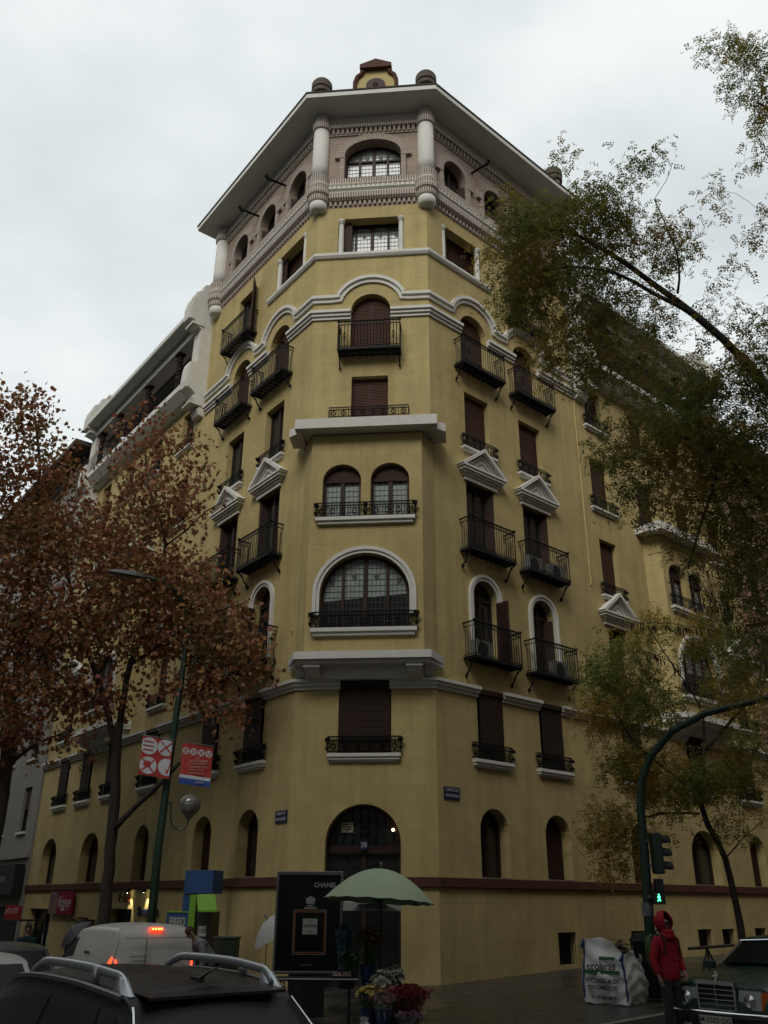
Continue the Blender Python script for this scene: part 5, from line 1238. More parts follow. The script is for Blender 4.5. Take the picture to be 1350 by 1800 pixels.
m = MB(); m.box(-.03, -.0, -.26, .26, .60, .72); m.build('number_plate', plate_m, t)
for x in (.85, 3.65):
    for sd in (1, -1): wheel(t, x, sd*.80)
# yellow leaf on the roof
q = Vector((rear.x, rear.y, 0))+hd*1.3+lat*.10
m = MB(); m.add([(.0, 0, 0), (.05, .015, .004), (.08, 0, .008), (.05, -.02, .004)], [(0, 1, 2, 3)]); m.add([(.03, 0, .002), (.04, .05, .004), (.06, .05, .006), (.055, 0, .003)], [(0, 1, 2, 3)]); m.add([(-.03, 0, .004), (.01, .01, .0), (.01, -.01, 0)], [(0, 1, 2)])
o = m.build('fallen_leaf', mat('yellow_leaf', (.42, .26, .04), .6), None, loc=(q.x, q.y, gz+1.545)); tag(o, 'single yellow leaf lying on the wet roof of the black estate car', 'leaf')

# --- white van seen from behind
hv = Vector((-sin(radians(36)), cos(radians(36)), 0)); lv_ = Vector((hv.y, -hv.x, 0))
pa = at(199, 1700, 20.4); vz = pa.z*0+street_z(pa.x)+.0
VL = Vector((pa.x, pa.y, 0)); rc = VL+lv_*.88
t = thing('delivery_van', 'white delivery van with lit brake lights in the middle of the left-hand street', 'van', (rc.x, rc.y, -.55), rot_heading(hv))
E2 = [[(.04, .80, .25), (.0, .87, .50), (.0, .88, .85), (.02, .87, 1.15), (.10, .80, 1.58), (.20, .68, 1.77), (.24, 0, 1.83)],
      [(.14, .84, .22), (.12, .91, .50), (.12, .92, .85), (.14, .91, 1.15), (.20, .83, 1.60), (.34, .70, 1.80), (.38, 0, 1.86)],
      [(1.4, .85, .22), (1.4, .92, .50), (1.4, .93, .85), (1.4, .92, 1.15), (1.4, .84, 1.60), (1.4, .71, 1.80), (1.4, 0, 1.87)],
      [(2.5, .85, .22), (2.5, .92, .50), (2.5, .93, .85), (2.5, .91, 1.12), (2.4, .82, 1.58), (2.35, .69, 1.75), (2.35, 0, 1.82)],
      [(3.2, .85, .22), (3.2, .92, .50), (3.2, .92, .85), (3.3, .89, 1.05), (2.85, .76, 1.48), (2.75, .64, 1.62), (2.75, 0, 1.68)],
      [(3.7, .84, .24), (3.7, .90, .50), (3.7, .88, .80), (3.75, .82, .97), (3.6, .68, 1.06), (3.5, .5, 1.10), (3.45, 0, 1.14)],
      [(4.3, .70, .26), (4.34, .76, .50), (4.32, .74, .68), (4.25, .68, .80), (4.2, .5, .84), (4.2, .4, .86), (4.2, 0, .88)]]
L2 = Loft(E2); L2.skin(4, 4).build('body', P_van, t, smooth=True)
for sd in (1, -1): L2.patch(((2.95, 3.15), (4.2, 3.12), (4.1, 3.75), (2.95, 3.95)), sd).build('side_window', carglass, t, smooth=True)
m = MB()
m.box(-.065, -.045, .24, .255, .5, 1.58); m.box(-.062, -.045, -.7, .7, 1.595, 1.607); m.box(-.06, -.045, -.72, .72, .49, .50)
m.build('door_seam', M['grey_metal'], t)
m = MB(); m.box(.06, .14, -.14, .14, 1.735, 1.795); hb = m.build('high_brake_lamp', redlamp, t, bevel=.01)
m = MB()
for i in range(4): m.ball((.055, -.09+.06*i, 1.765), .018, 6, 5)
m.build('lamp_core', redhot, hb)
for sd in (1, -1):
    m = MB(); pts = [(-.03, .80, .78), (-.03, .80, 1.02), (.0, .84, 1.20), (.08, .915, 1.26), (.16, .945, 1.16), (.12, .95, .80)]
    vs = [(x, y*sd, z) for x, y, z in pts]+[(x+.08, y*sd*.93, z) for x, y, z in pts]; m.add(vs, [tuple(range(6))]+[(i, (i+1) % 6, 6+(i+1) % 6, 6+i) for i in range(6)])
    tl_ = m.build('tail_lamp', redlamp, t, smooth=False)
    MB().ball((-.015, .865*sd, .92), .032, 8, 6).build('lamp_core', redhot, tl_)
RB = (pi/2, 0, -pi/2)
for i, s_ in enumerate(('TRANSPORTE', 'Y REPARTO', '91 554 17', 'MADRID')): text('lettering', s_, .065, MATS['grey_metal'], t, (-.078, .40-.0, 1.26-.08*i), RB)
text('lettering', '◆', .2, ink, t, (-.07, -.42, 1.15), RB, label='small diamond badge on the van door') if False else None
m = MB(); m.T = Matrix.Translation((-.075, -.45, 1.22)); m.add([(0, 0, .09), (0, .11, 0), (0, 0, -.09), (0, -.11, 0), (0, 0, .045), (0, .055, 0), (0, 0, -.045), (0, -.055, 0)], [(0, 1, 5, 4), (1, 2, 6, 5), (2, 3, 7, 6), (3, 0, 4, 7)]); m.build('badge', redl, t)
text('lettering', 'reparto', .11, ink, t, (1.5, .945, 1.30), (pi/2-.16, 0, pi), shear=.3)
for x in (.75, 3.45):
    for sd in (1, -1): wheel(t, x, sd*.82)
m = MB(); m.box(-.06, .1, -.88, .88, .28, .48); m.build('bumper', M['black'], t)

# --- dark green saloon facing the viewer, parked along the right-hand street
hg = -Vector((dR.x, dR.y, 0)); fr = at(1262, 1760, 15.9)
t = thing('saloon_car', 'old dark green saloon with chrome grille parked at the bottom right', 'car', (fr.x, fr.y, -.16), rot_heading(hg))
# local x runs backwards from the nose: nose at x=0, so use negative x for the body
E3 = [[(-.02, .74, .28), (.0, .80, .42), (-.03, .80, .56), (-.09, .79, .68), (-.10, .72, .76), (-.12, .45, .80), (-.12, 0, .82)],
      [(-.35, .80, .24), (-.35, .86, .42), (-.35, .86, .58), (-.35, .84, .74), (-.35, .74, .82), (-.35, .46, .86), (-.35, 0, .88)],
      [(-1.0, .80, .22), (-1.0, .86, .42), (-1.0, .87, .62), (-1.0, .85, .82), (-1.0, .75, .90), (-1.0, .48, .94), (-1.0, 0, .95)],
      [(-1.42, .80, .22), (-1.42, .86, .42), (-1.42, .87, .62), (-1.42, .85, .87), (-1.50, .74, .95), (-1.52, .5, .98), (-1.45, 0, .99)],
      [(-1.9, .80, .22), (-1.9, .86, .42), (-1.9, .87, .64), (-1.9, .85, .90), (-2.05, .66, 1.28), (-2.12, .55, 1.34), (-2.1, 0, 1.37)],
      [(-2.6, .80, .22), (-2.6, .86, .42), (-2.6, .87, .64), (-2.6, .85, .91), (-2.6, .65, 1.34), (-2.6, .55, 1.41), (-2.6, 0, 1.44)],
      [(-3.2, .80, .22), (-3.2, .86, .42), (-3.2, .87, .64), (-3.2, .85, .91), (-3.2, .65, 1.32), (-3.2, .55, 1.39), (-3.2, 0, 1.42)],
      [(-3.8, .80, .22), (-3.8, .86, .42), (-3.8, .86, .64), (-3.75, .83, .92), (-3.6, .66, 1.14), (-3.55, .52, 1.20), (-3.5, 0, 1.24)],
      [(-4.3, .78, .24), (-4.3, .84, .42), (-4.3, .84, .64), (-4.3, .80, .90), (-4.25, .70, .96), (-4.2, .5, .98), (-4.2, 0, .99)],
      [(-4.7, .70, .30), (-4.72, .76, .42), (-4.7, .76, .60), (-4.68, .72, .84), (-4.66, .6, .90), (-4.66, .4, .92), (-4.66, 0, .93)]]
L3 = Loft([[(x, y, z) for x, y, z in s_] for s_ in E3][::-1]); K = len(E3)-1
L3.skin(4, 4).build('body', P_green, t, smooth=True)
def gq(vs, name, m_, par): m = MB(); m.add(vs, [tuple(range(len(vs)))]); return m.build(name, m_, par)
# windscreen: between cowl and roof edge
n = 8; m = MB(); vs = []
for i in range(n+1):
    v = i/n; z = 1.0+.33*v; x = -1.50-.60*v-.02; hw_ = .70-.13*v
    for j in range(n+1): y = -1+2*j/n; vs.append((x+.06*(1-y*y)+.02, y*hw_, z+.02*(1-y*y)+.018))
m.add(vs, [(i*(n+1)+j, (i+1)*(n+1)+j, (i+1)*(n+1)+j+1, i*(n+1)+j+1) for i in range(n) for j in range(n)]); m.build('windscreen', mat('screen_glass', (.006, .010, .009), .28, spec=.12), t, smooth=True)
for sd in (1, -1):
    m = MB(); m.tube([(-1.46, .72*sd, .99), (-2.08, .60*sd, 1.335)], .022, 5); m.build('screen_pillar_trim', M['chrome'], t)
    for c in (((K-6.6+.9, 3.15), (K-5.0, 3.15), (K-5.0, 3.9), (K-5.95, 3.9)), ((K-4.92, 3.15), (K-4.1, 3.15), (K-4.35, 3.85), (K-4.92, 3.9))):
        L3.patch(c, sd).build('side_window', carglass, t, smooth=True)
m = MB(); m.tube([(-2.03, -.58, 1.345), (-2.0, 0, 1.375), (-2.03, .58, 1.345)], .014, 5); m.build('screen_trim', M['chrome'], t)
g = MB(); x0 = .015
gw, gz0, gz1 = .30, .46, .80
g.box(x0-.06, x0+.0, -gw, gw, gz0, gz1); gr = g.build('grille', M['blackmat'], t)
g = MB()
g.box(x0-.08, x0+.045, -gw-.02, gw+.02, gz1-.005, gz1+.05)
for sd in (-1, 1): g.box(x0-.06, x0+.03, sd*gw-.014, sd*gw+.014, gz0, gz1)
g.box(x0-.02, x0+.03, -gw, gw, gz0-.01, gz0+.012); g.box(x0-.02, x0+.032, -.008, .008, gz0, gz1)
for i in range(1, 5): z = gz0+(gz1-gz0)*i/5; g.box(x0-.02, x0+.018, -gw, gw, z-.006, z+.006)
g.build('grille_surround', M['chrome'], gr, bevel=.003)
g = MB(); c = (x0-.02, 0, .935); g.tube([(x0-.02, 0, .85), (x0-.02, 0, .90)], .006, 5); g.T = Matrix.Translation(c); g.ring((0, 0, 0), .038, .005, 18, 5, 'x')
for k in range(3): a = pi/2+k*2*pi/3; g.tube([(0, 0, 0), (0, .036*cos(a), .036*sin(a))], .005, 4, r2=.002)
g.build('hood_ornament', M['chrome'], t)
for sd in (-1, 1):
    g = MB(); a, b_ = sorted((sd*(gw+.04), sd*.69)); g.add([(x0-.0, a if sd < 0 else a, .49), (x0-.0, b_, .49), (x0-.05, b_, .74), (x0-.05, a, .74), (x0-.2, a, .49), (x0-.2, b_, .49), (x0-.2, b_, .74), (x0-.2, a, .74)], [(0, 1, 2, 3), (0, 4, 5, 1), (3, 2, 6, 7), (0, 3, 7, 4), (1, 5, 6, 2)])
    hl = g.build('headlight', lamp_clear, t)
    g = MB(); g.T = Matrix.Translation((x0-.012, sd*.52, .61)) @ Matrix.Rotation(pi/2, 4, 'Y'); g.lathe([(.09, 0), (.088, .02), (.03, .035)], 16); g.build('reflector', M['chrome'], hl)
    g = MB(); y0, y1 = sd*.69, sd*.83; g.add([(x0, y0, .49), (x0-.12, y1, .49), (x0-.15, y1, .73), (x0-.05, y0, .73), (x0-.30, sd*.865, .50), (x0-.30, sd*.865, .72)], [(0, 1, 2, 3), (1, 4, 5, 2)]); g.build('indicator', amber, t)
g = MB()
for i in range(9): pass
vs = []
prof_ = [(-.85, -.5), (-.78, .02), (-.4, .09), (0, .10), (.4, .09), (.78, .02), (.85, -.5)]
for (z, e) in ((.26, -.02), (.30, .0), (.38, .03), (.425, .02)):
    for y, x in prof_: vs.append((x+e, y*(1+.0), z))
g.add(vs, [(i*7+j, i*7+j+1, (i+1)*7+j+1, (i+1)*7+j) for i in range(3) for j in range(6)]); g.build('bumper', M['black'], t)
g = MB(); g.tube([(x+.03, y, .435) for y, x in prof_], .014, 5); g.build('bumper_strip', M['chrome'], t)
g = MB(); g.box(.13, .14, -.26, .26, .27, .385); pt = g.build('number_plate', plate_m, t)
text('registration', 'M·5503·OG', .105, ink, pt, (.142, 0, .328), (pi/2, 0, pi/2), bold=.001)
for x in (-.85, -3.6):
    for sd in (1, -1): wheel(t, x, sd*.76, .30)
for sd in (-1, 1):
    m = MB(); m.box(-1.62, -1.48, sd*.95-.09, sd*.95+.09, .92, 1.04); m.build('door_mirror', P_green, t, bevel=.02)

# --- white hatchback and grey car at the far left edge
def small_car(name, label, loc, head, pm, gz_, sc=1.0):
    t = thing(name, label, 'car', (loc.x, loc.y, gz_), rot_heading(head))
    E4 = [[(x*.87, y*.97, z*sc*(.98)) for x, y, z in s_] for s_ in E1]
    L4 = Loft(E4); L4.skin(3, 4).build('body', pm, t, smooth=True)
    for sd in (1, -1):
        for c in (((.45, 3.28), (1.12, 3.2), (1.12, 3.92), (.62, 3.85)), ((1.2, 3.2), (2.25, 3.18), (2.25, 3.92), (1.2, 3.92)), ((2.33, 3.18), (3.5, 3.15), (3.6, 3.7), (2.33, 3.92))):
            L4.patch(c, sd).build('side_window', carglass, t, smooth=True)
        m = MB(); p, q = L4.at(0, 2.1), L4.at(0, 2.9); m.add([(p.x-.03, p.y*sd, p.z), (p.x-.04, p.y*sd*.75, p.z), (q.x-.04, q.y*sd*.8, q.z), (q.x-.03, q.y*sd, q.z)], [(0, 1, 2, 3)]); m.build('tail_lamp', redl, t)
    L4.endpatch(0, 3.15, 4.3, .88, .012).build('rear_window', carglass, t, smooth=True)
    for x in (.75, 3.2):
        for sd in (1, -1): wheel(t, x, sd*.76)
    return t
q = at(40, 1700, 16.0); small_car('hatchback', 'white hatchback cut off by the left edge, beside the black estate car', Vector((q.x-.35, q.y-.3, 0)), hv, P_white, -.52)
q = at(38, 1690, 21.0); small_car('parked_car', 'dark grey car with a wide rear window at the left edge beside the van', Vector((q.x, q.y, 0)), hv, P_grey, -.60, 1.02)
# ================================================================ street furniture
def pav_z(q):
    """height of the pavement at a plan point"""
    pr = (q-W('R', 0, 0, 0)).xy.dot(nR.xy); plf = (q-W('L', 0, 0, 0)).xy.dot(nL.xy); k = min(1, max(0, max(pr/6.3, plf/4.3)))
    return street_z(q.x)+.14+.15*(1-k)
def ground(x, y, D, pav=True):
    q = at(x, y, D); return Vector((q.x, q.y, pav_z(q) if pav else street_z(q.x)))
# street lamp with arm, globe and hook
g0 = ground(266, 1640, 23.8); D0 = 23.8
t = thing('street_lamp', 'tall green street lamp with a curved arm and a lower globe lantern on a hook', 'street lamp', g0)
P = [g0, at(277, 1500, D0), at(298, 1340, D0), at(318, 1200, D0), at(330, 1110, D0), at(328, 1075, D0), at(312, 1043, D0-.1), at(285, 1022, D0-.3), at(252, 1012, D0-.5)]
m = MB(); m.tube([q-g0 for q in P], [.12, .105, .095, .08, .065, .058, .052, .046, .04], 12); m.build('pole', M['green_metal'], t, smooth=True)
MB().lathe([(.17, 0), (.17, .5), (.13, .62), (.11, .66)], 14, (0, 0, 0)).build('pole_base', M['green_metal'], t)
a, b_ = at(258, 1013, D0-.48)-g0, at(190, 1003, D0-1.0)-g0; ax = (b_-a).normalized(); L_ = (b_-a).length; sd = ax.cross(Vector((0, 0, 1))).normalized(); up = sd.cross(ax)
m = MB(); vs = []; secs_ = ((0, .05, .05, -.05), (.12, .10, .07, -.06), (.35, .16, .09, -.07), (.75, .16, .07, -.06), (1.0, .09, .03, -.03))
for f_, hw_, tp, bt in secs_:
    c = a+ax*L_*f_
    for (s_, z) in ((-1, bt), (-.8, tp*.6), (-.3, tp), (.3, tp), (.8, tp*.6), (1, bt)): vs.append(c+sd*hw_*s_+up*z)
m.add(vs, [(i*6+j, i*6+(j+1) % 6, (i+1)*6+(j+1) % 6, (i+1)*6+j) for i in range(4) for j in range(6)]+[(5, 4, 3, 2, 1, 0), (24, 25, 26, 27, 28, 29)])
lh = m.build('lamp_head', M['grey_metal'], t)
m = MB(); vs = []
for f_, hw_, z in ((.3, .11, -.075), (.45, .13, -.12), (.72, .12, -.12), (.88, .08, -.06)):
    c = a+ax*L_*f_; vs += [c-sd*hw_+up*z, c+sd*hw_+up*z]
m.add(vs, [(0, 1, 3, 2), (2, 3, 5, 4), (4, 5, 7, 6)]); m.build('lens', mat('lamp_lens', (.25, .25, .24), .2), lh)
m = MB(); m.tube([at(x, y, D0)-g0 for x, y in ((296, 1408), (300, 1414), (300, 1440), (303, 1452), (313, 1459), (323, 1457), (329, 1449), (332, 1438))], .022, 8); m.tube([at(x, y, D0)-g0 for x, y in ((293, 1410), (305, 1411))], .03, 6); m.build('hook', M['green_metal'], t)
gl = at(334, 1415, D0)-g0
m = MB(); m.ball(gl, .27, 24, 16); gb = m.build('globe', mat('smoked_globe', (.14, .135, .125), .14, spec=.8), t, smooth=True)
m = MB(); m.lathe([(.03, -.35), (.08, -.31), (.10, -.27), (.13, -.23)], 12, gl); m.lathe([(.273, -.012), (.279, 0), (.273, .012)], 24, gl); m.build('globe_fitting', M['grey_metal'], t)
# banners
ban_red = mat('banner_red', (.36, .030, .022), .75, var=.08); ban_white = mat('banner_white', (.50, .52, .55), .75, var=.05); ban_blue = mat('banner_blue', (.02, .06, .25), .75); ban_pk = mat('banner_pink', (.52, .30, .28), .75)
def banner(label, ctr, w_, h, rz, lean, draw, scl):
    t = thing('street_banner', label, 'banner', ctr, rz); t.scale = (scl, scl, scl)
    def sh(x, z): return Vector((x, .05*sin(3.2*z+1.2*x)*(1 if z < 0 else .5)+.03*sin(5*x), z+lean*x))
    def poly(pts, y, m_, name, par):
        mb = MB(); P_ = [sh(x, z)+Vector((0, y, 0)) for x, z in pts]; mb.add(P_, [tuple(range(len(P_)))]); return mb.build(name, m_, par)
    def sheet(x0, x1, z0, z1, y, m_, name, par, th=.006):
        mb = MB(); nx_, nz_ = 8, 8; vs = []
        for yy in (y, y+th):
            for i in range(nx_+1):
                for j in range(nz_+1): vs.append(sh(x0+(x1-x0)*i/nx_, z0+(z1-z0)*j/nz_)+Vector((0, yy, 0)))
        k = (nx_+1)*(nz_+1)
        mb.add(vs, [tuple(b__+i*(nz_+1)+j+d_ for d_ in (0, nz_+1, nz_+2, 1)) for b__ in (0, k) for i in range(nx_) for j in range(nz_)]); return mb.build(name, m_, par)
    draw(t, sheet, poly, sh); 
    m = MB(); m.tube([sh(-w_/2-.03, h/2+.01), sh(w_/2+.03, h/2+.01)], .014, 6); m.build('rod', M['grey_metal'], t); return t
def disc(cx, cz, r, n=22, clipx=None, clipz=None):
    pts = [(cx+r*cos(2*pi*i/n), cz+r*sin(2*pi*i/n)) for i in range(n)]
    if clipx: pts = [(max(clipx[0], min(clipx[1], x)), z) for x, z in pts]
    if clipz: pts = [(x, max(clipz[0], min(clipz[1], z))) for x, z in pts]
    return pts
def bar(x0, z0, x1, z1, t_):
    dx, dz = x1-x0, z1-z0; l = sqrt(dx*dx+dz*dz); nx_, nz_ = -dz/l*t_/2, dx/l*t_/2
    return [(x0+nx_, z0+nz_), (x1+nx_, z1+nz_), (x1-nx_, z1-nz_), (x0-nx_, z0-nz_)]
def draw1(t, sheet, poly, sh):
    w2, h2 = .33, .42; cl = dict(clipx=(-w2+.004, w2-.004), clipz=(-h2+.004, h2-.004))
    p = sheet(-w2, w2, -h2, h2, 0, ban_red, 'panel', t)
    for i, (cx, cz, k) in enumerate(((-.17, .22, 'E'), (.20, .24, 'X'), (-.15, -.20, 'X'), (.25, -.18, 'V'))):
        poly(disc(cx, cz, .185, **cl), -.006, ban_white, 'disc', p)
        y = -.010
        if k == 'X':
            for s_ in (1, -1): poly(bar(cx-.12, cz-.12*s_, min(cx+.12, w2-.01), cz+.12*s_*(min(cx+.12, w2-.01)-cx)/.12, .035), y, ban_red, 'stroke', p)
        if k == 'E':
            for dz in (.09, .0, -.09): poly(bar(max(cx-.13, -w2+.01), cz+dz, cx+.10, cz+dz, .028), y, ban_red, 'stroke', p)
        if k == 'V': poly(bar(cx-.10, cz+.13, cx+.02, cz-.14, .035), y, ban_red, 'stroke', p); poly(bar(cx+.02, cz-.14, cx+.07, cz+.10, .03), y, ban_red, 'stroke', p)
def draw2(t, sheet, poly, sh):
    w2, h2 = .34, .44
    p = sheet(-w2, w2, -.255, h2, 0, ban_red, 'panel', t); sheet(-w2, w2, -.325, -.255, 0, ban_white, 'white_stripe', t); q = sheet(-w2, w2, -h2-.02, -.325, 0, ban_blue, 'blue_stripe', t)
    for i, k in enumerate('EXXV'):
        cx, cz = -.255+.17*i, .27; poly(disc(cx, cz, .078), -.006, ban_white, 'disc', p)
        if k == 'X':
            for s_ in (1, -1): poly(bar(cx-.05, cz-.05*s_, cx+.05, cz+.05*s_, .018), -.010, ban_red, 'stroke', p)
        if k == 'E':
            for dz in (.035, 0, -.035): poly(bar(cx-.06, cz+dz, cx+.06, cz+dz, .014), -.010, ban_red, 'stroke', p)
            poly(bar(cx, cz-.07, cx, cz+.07, .014), -.011, ban_red, 'stroke', p)
        if k == 'V': poly(bar(cx-.045, cz+.055, cx, cz-.06, .018), -.010, ban_red, 'stroke', p); poly(bar(cx+.045, cz+.055, cx, cz-.06, .018), -.010, ban_red, 'stroke', p)
    for s_, z, sz in (('DEL', .135, .05), ('5 DE NOVIEMBRE', .075, .058), ('AL 21 DE ENERO', .015, .058), ('CENTRO CONDE DUQUE', -.055, .042), ('Feria de la ciudad', -.115, .042), ('Entrada gratuita', -.19, .052)):
        text('lettering', s_, sz, ban_pk, p, sh(.02, z)+Vector((0, -.03, 0)), (pi/2, 0, 0), bold=.0008)
    m = MB(); m.box(-.07, -.02, -.028, -.02, -.42, -.35); m.box(-.06, -.03, -.032, -.028, -.41, -.36); m.build('emblem', ban_white, q)
    text('lettering', 'MADRID', .05, ban_white, q, sh(.10, -.385)+Vector((0, -.03, 0)), (pi/2, 0, 0), shear=.2)
banner('red banner with four big white discs hanging left of the green lamp post', at(274, 1331, 23.5), .66, .84, radians(14), -.10, draw1, 1.155)
banner('red banner with small lettering and a blue foot hanging right of the green lamp post', at(345, 1344, 23.8), .68, .88, radians(8), -.10, draw2, 1.155)

# advertising panel
g0 = ground(538, 1740, 18.5); t = thing('advertising_panel', 'black glazed advertising panel showing a perfume bottle under the word CHANEL', 'advertising panel', g0, radians(3))
zt, zb, hw_ = 2.30-g0.z, .52-g0.z, .645
m = MB(); m.box(-hw_, hw_, -.10, .10, zt-.07, zt).box(-hw_, hw_, -.10, .10, zb, zb+.05); m.box(-hw_, -hw_+.045, -.10, .10, zb+.05, zt-.07).box(hw_-.045, hw_, -.10, .10, zb+.05, zt-.07); m.build('frame', M['grey_metal'], t, bevel=.01)
m = MB(); m.box(-hw_+.045, hw_-.045, -.07, .07, zb+.05, zt-.07); ps = m.build('poster', mat('poster_black', (.008, .009, .009), .12, spec=.35), t)
MB().box(-.34, .34, -.07, .07, 0, zb).build('plinth', M['black'], t)
silver = mat('poster_silver', (.28, .28, .27), .5); gold = mat('poster_amber', (.20, .075, .025), .5); lab = mat('poster_label', (.36, .37, .34), .6)
R0 = (pi/2, 0, 0); Y = -.074; zc = (zt+zb)/2-.02
m = MB()
def fr(x0, x1, z0, z1, w_, y=Y): 
    m.box(x0, x1, y-.002, y+.004, z0, z0+w_).box(x0, x1, y-.002, y+.004, z1-w_, z1).box(x0, x0+w_, y-.002, y+.004, z0+w_, z1-w_).box(x1-w_, x1, y-.002, y+.004, z0+w_, z1-w_)
fr(-.27, .32, zc-.52, zc+.20, .022); m.build('bottle_outline', gold, ps)
m = MB(); fr(-.29, .34, zc-.545, zc+.225, .008); m.box(-.10, .15, Y-.003, Y+.003, zc+.245, zc+.27); m.box(-.04, .09, Y-.004, Y+.003, zc+.29, zc+.31); m.prism([(-.05, zc+.33), (.10, zc+.33), (.12, zc+.42), (.025, zc+.47), (-.07, zc+.42)], Y-.003, Y+.003); m.build('bottle_glass', silver, ps)
m = MB(); m.box(-.11, .17, Y-.003, Y+.004, zc-.20, zc+.07); lb = m.build('bottle_label', lab, ps)
text('lettering', 'N°5', .05, ink, lb, (.03, Y-.006, zc+.02), R0); text('lettering', 'CHANEL', .07, ink, lb, (.03, Y-.006, zc-.055), R0); text('lettering', 'PARIS', .035, ink, lb, (.03, Y-.006, zc-.15), R0)
text('lettering', 'CHANEL', .115, silver, ps, (.30, Y-.004, zt-.25), R0, bold=.003); text('lettering', 'EAU DE PARFUM', .03, silver, ps, (.0, Y-.004, zc-.72), R0)

# pale green market umbrella
def umbrella(name, label, base, top, r, drop, m_c, n=16, dome=1.0, pole_r=.02, tilt=(0, 0), group=None, rings=7):
    t = thing(name, label, 'umbrella', base, 0, group); H = top-base.z
    T = Matrix.Translation((0, 0, H)) @ Matrix.Rotation(tilt[0], 4, 'X') @ Matrix.Rotation(tilt[1], 4, 'Y')
    m = MB(); m.T = T; vs = [(0, 0, 0)]
    for i in range(1, rings+1):
        f_ = i/rings
        for k in range(n*2):
            a = pi*k/n; rr = r*f_*(1 if k % 2 == 0 else (1-.035*f_)); z = -drop*(f_**(1.9*dome)); z += (.0 if k % 2 == 0 else .018*f_)
            vs.append((rr*cos(a), rr*sin(a), z))
    N_ = n*2
    fs = [(0, 1+k, 1+(k+1) % N_) for k in range(N_)]+[(1+(i-1)*N_+k, 1+i*N_+k, 1+i*N_+(k+1) % N_, 1+(i-1)*N_+(k+1) % N_) for i in range(1, rings) for k in range(N_)]
    m.add(vs, fs); m.build('canopy', m_c, t, smooth=False)
    m = MB(); m.T = T; m.tube([(0, 0, -.0), (0, 0, .06)], .012, 6); m.ball((0, 0, .09), .03, 8, 6); m.build('finial', M['grey_metal'], t)
    for k in range(0, n, 2):
        m = MB(); m.T = T; a = 2*pi*k/n; m.tube([(0, 0, -.03), (r*.5*cos(a), r*.5*sin(a), -drop*(.5**(1.9*dome))-.025), (r*.98*cos(a), r*.98*sin(a), -drop-.0)], .008, 4); m.tube([(0, 0, -drop*1.05), (r*.5*cos(a), r*.5*sin(a), -drop*(.5**(1.9*dome))-.03)], .007, 4); m.build('rib', M['bark'], t)
    m = MB(); m.tube([T @ Vector((0, 0, 0)), Vector((0, 0, 0))], pole_r, 8); m.build('pole', M['bark'], t); return t
cg_ = mat('pale_green_canvas', (.33, .40, .27), .8, var=.08, scale=3); ntc = cg_.node_tree
g0 = ground(668, 1745, 17.4); umbrella('market_umbrella', 'large pale green market umbrella open over the flower stall', g0, at(674, 1527, 17.4).z, 1.02, .56, cg_, n=16, pole_r=.022, tilt=(radians(-3), radians(3)))
# white stall parasol behind it, with a lettered valance
wc = mat('white_canvas', (.45, .45, .42), .8, var=.05); g0 = ground(650, 1735, 18.9)
t = thing('stall_parasol', 'low white square parasol with lettered valance half hidden behind the green umbrella', 'umbrella', g0, radians(4))
zt = at(650, 1586, 18.9).z-g0.z; m = MB(); a = .56
m.add([(-a, -a, zt), (a, -a, zt), (a, a, zt), (-a, a, zt), (0, 0, zt+.30)], [(0, 1, 4), (1, 2, 4), (2, 3, 4), (3, 0, 4)])
for i in range(4):
    A = [(-a, -a), (a, -a), (a, a), (-a, a)]; p, q = A[i], A[(i+1) % 4]; m.add([(p[0], p[1], zt), (q[0], q[1], zt), (q[0], q[1], zt-.15), (p[0], p[1], zt-.15)], [(0, 1, 2, 3)])
cp = m.build('canopy', wc, t); text('lettering', 'FLORISTERIA', .10, ink, cp, (0, -a-.006, zt-.075), R0)
MB().tube([(-.17, 0, 0), (-.17, 0, zt+.18)], .035, 8).build('pole', M['grey_metal'], t)
for k in range(8):
    an = 2*pi*(k+.5)/8; MB().tube([(-.17, 0, zt-.14), (a*.8*cos(an), a*.8*sin(an), zt+.04)], .010, 4).build('rib', M['bark'], t)
# small white umbrella leaning out behind the advertising panel
g0 = ground(466, 1700, 19.6); umbrella('small_umbrella', 'small white umbrella tilted out from behind the black advertising panel', Vector((g0.x, g0.y, g0.z+.55)), at(466, 1616, 19.6).z, .52, .28, wc, n=8, tilt=(radians(18), radians(-36)), pole_r=.008)

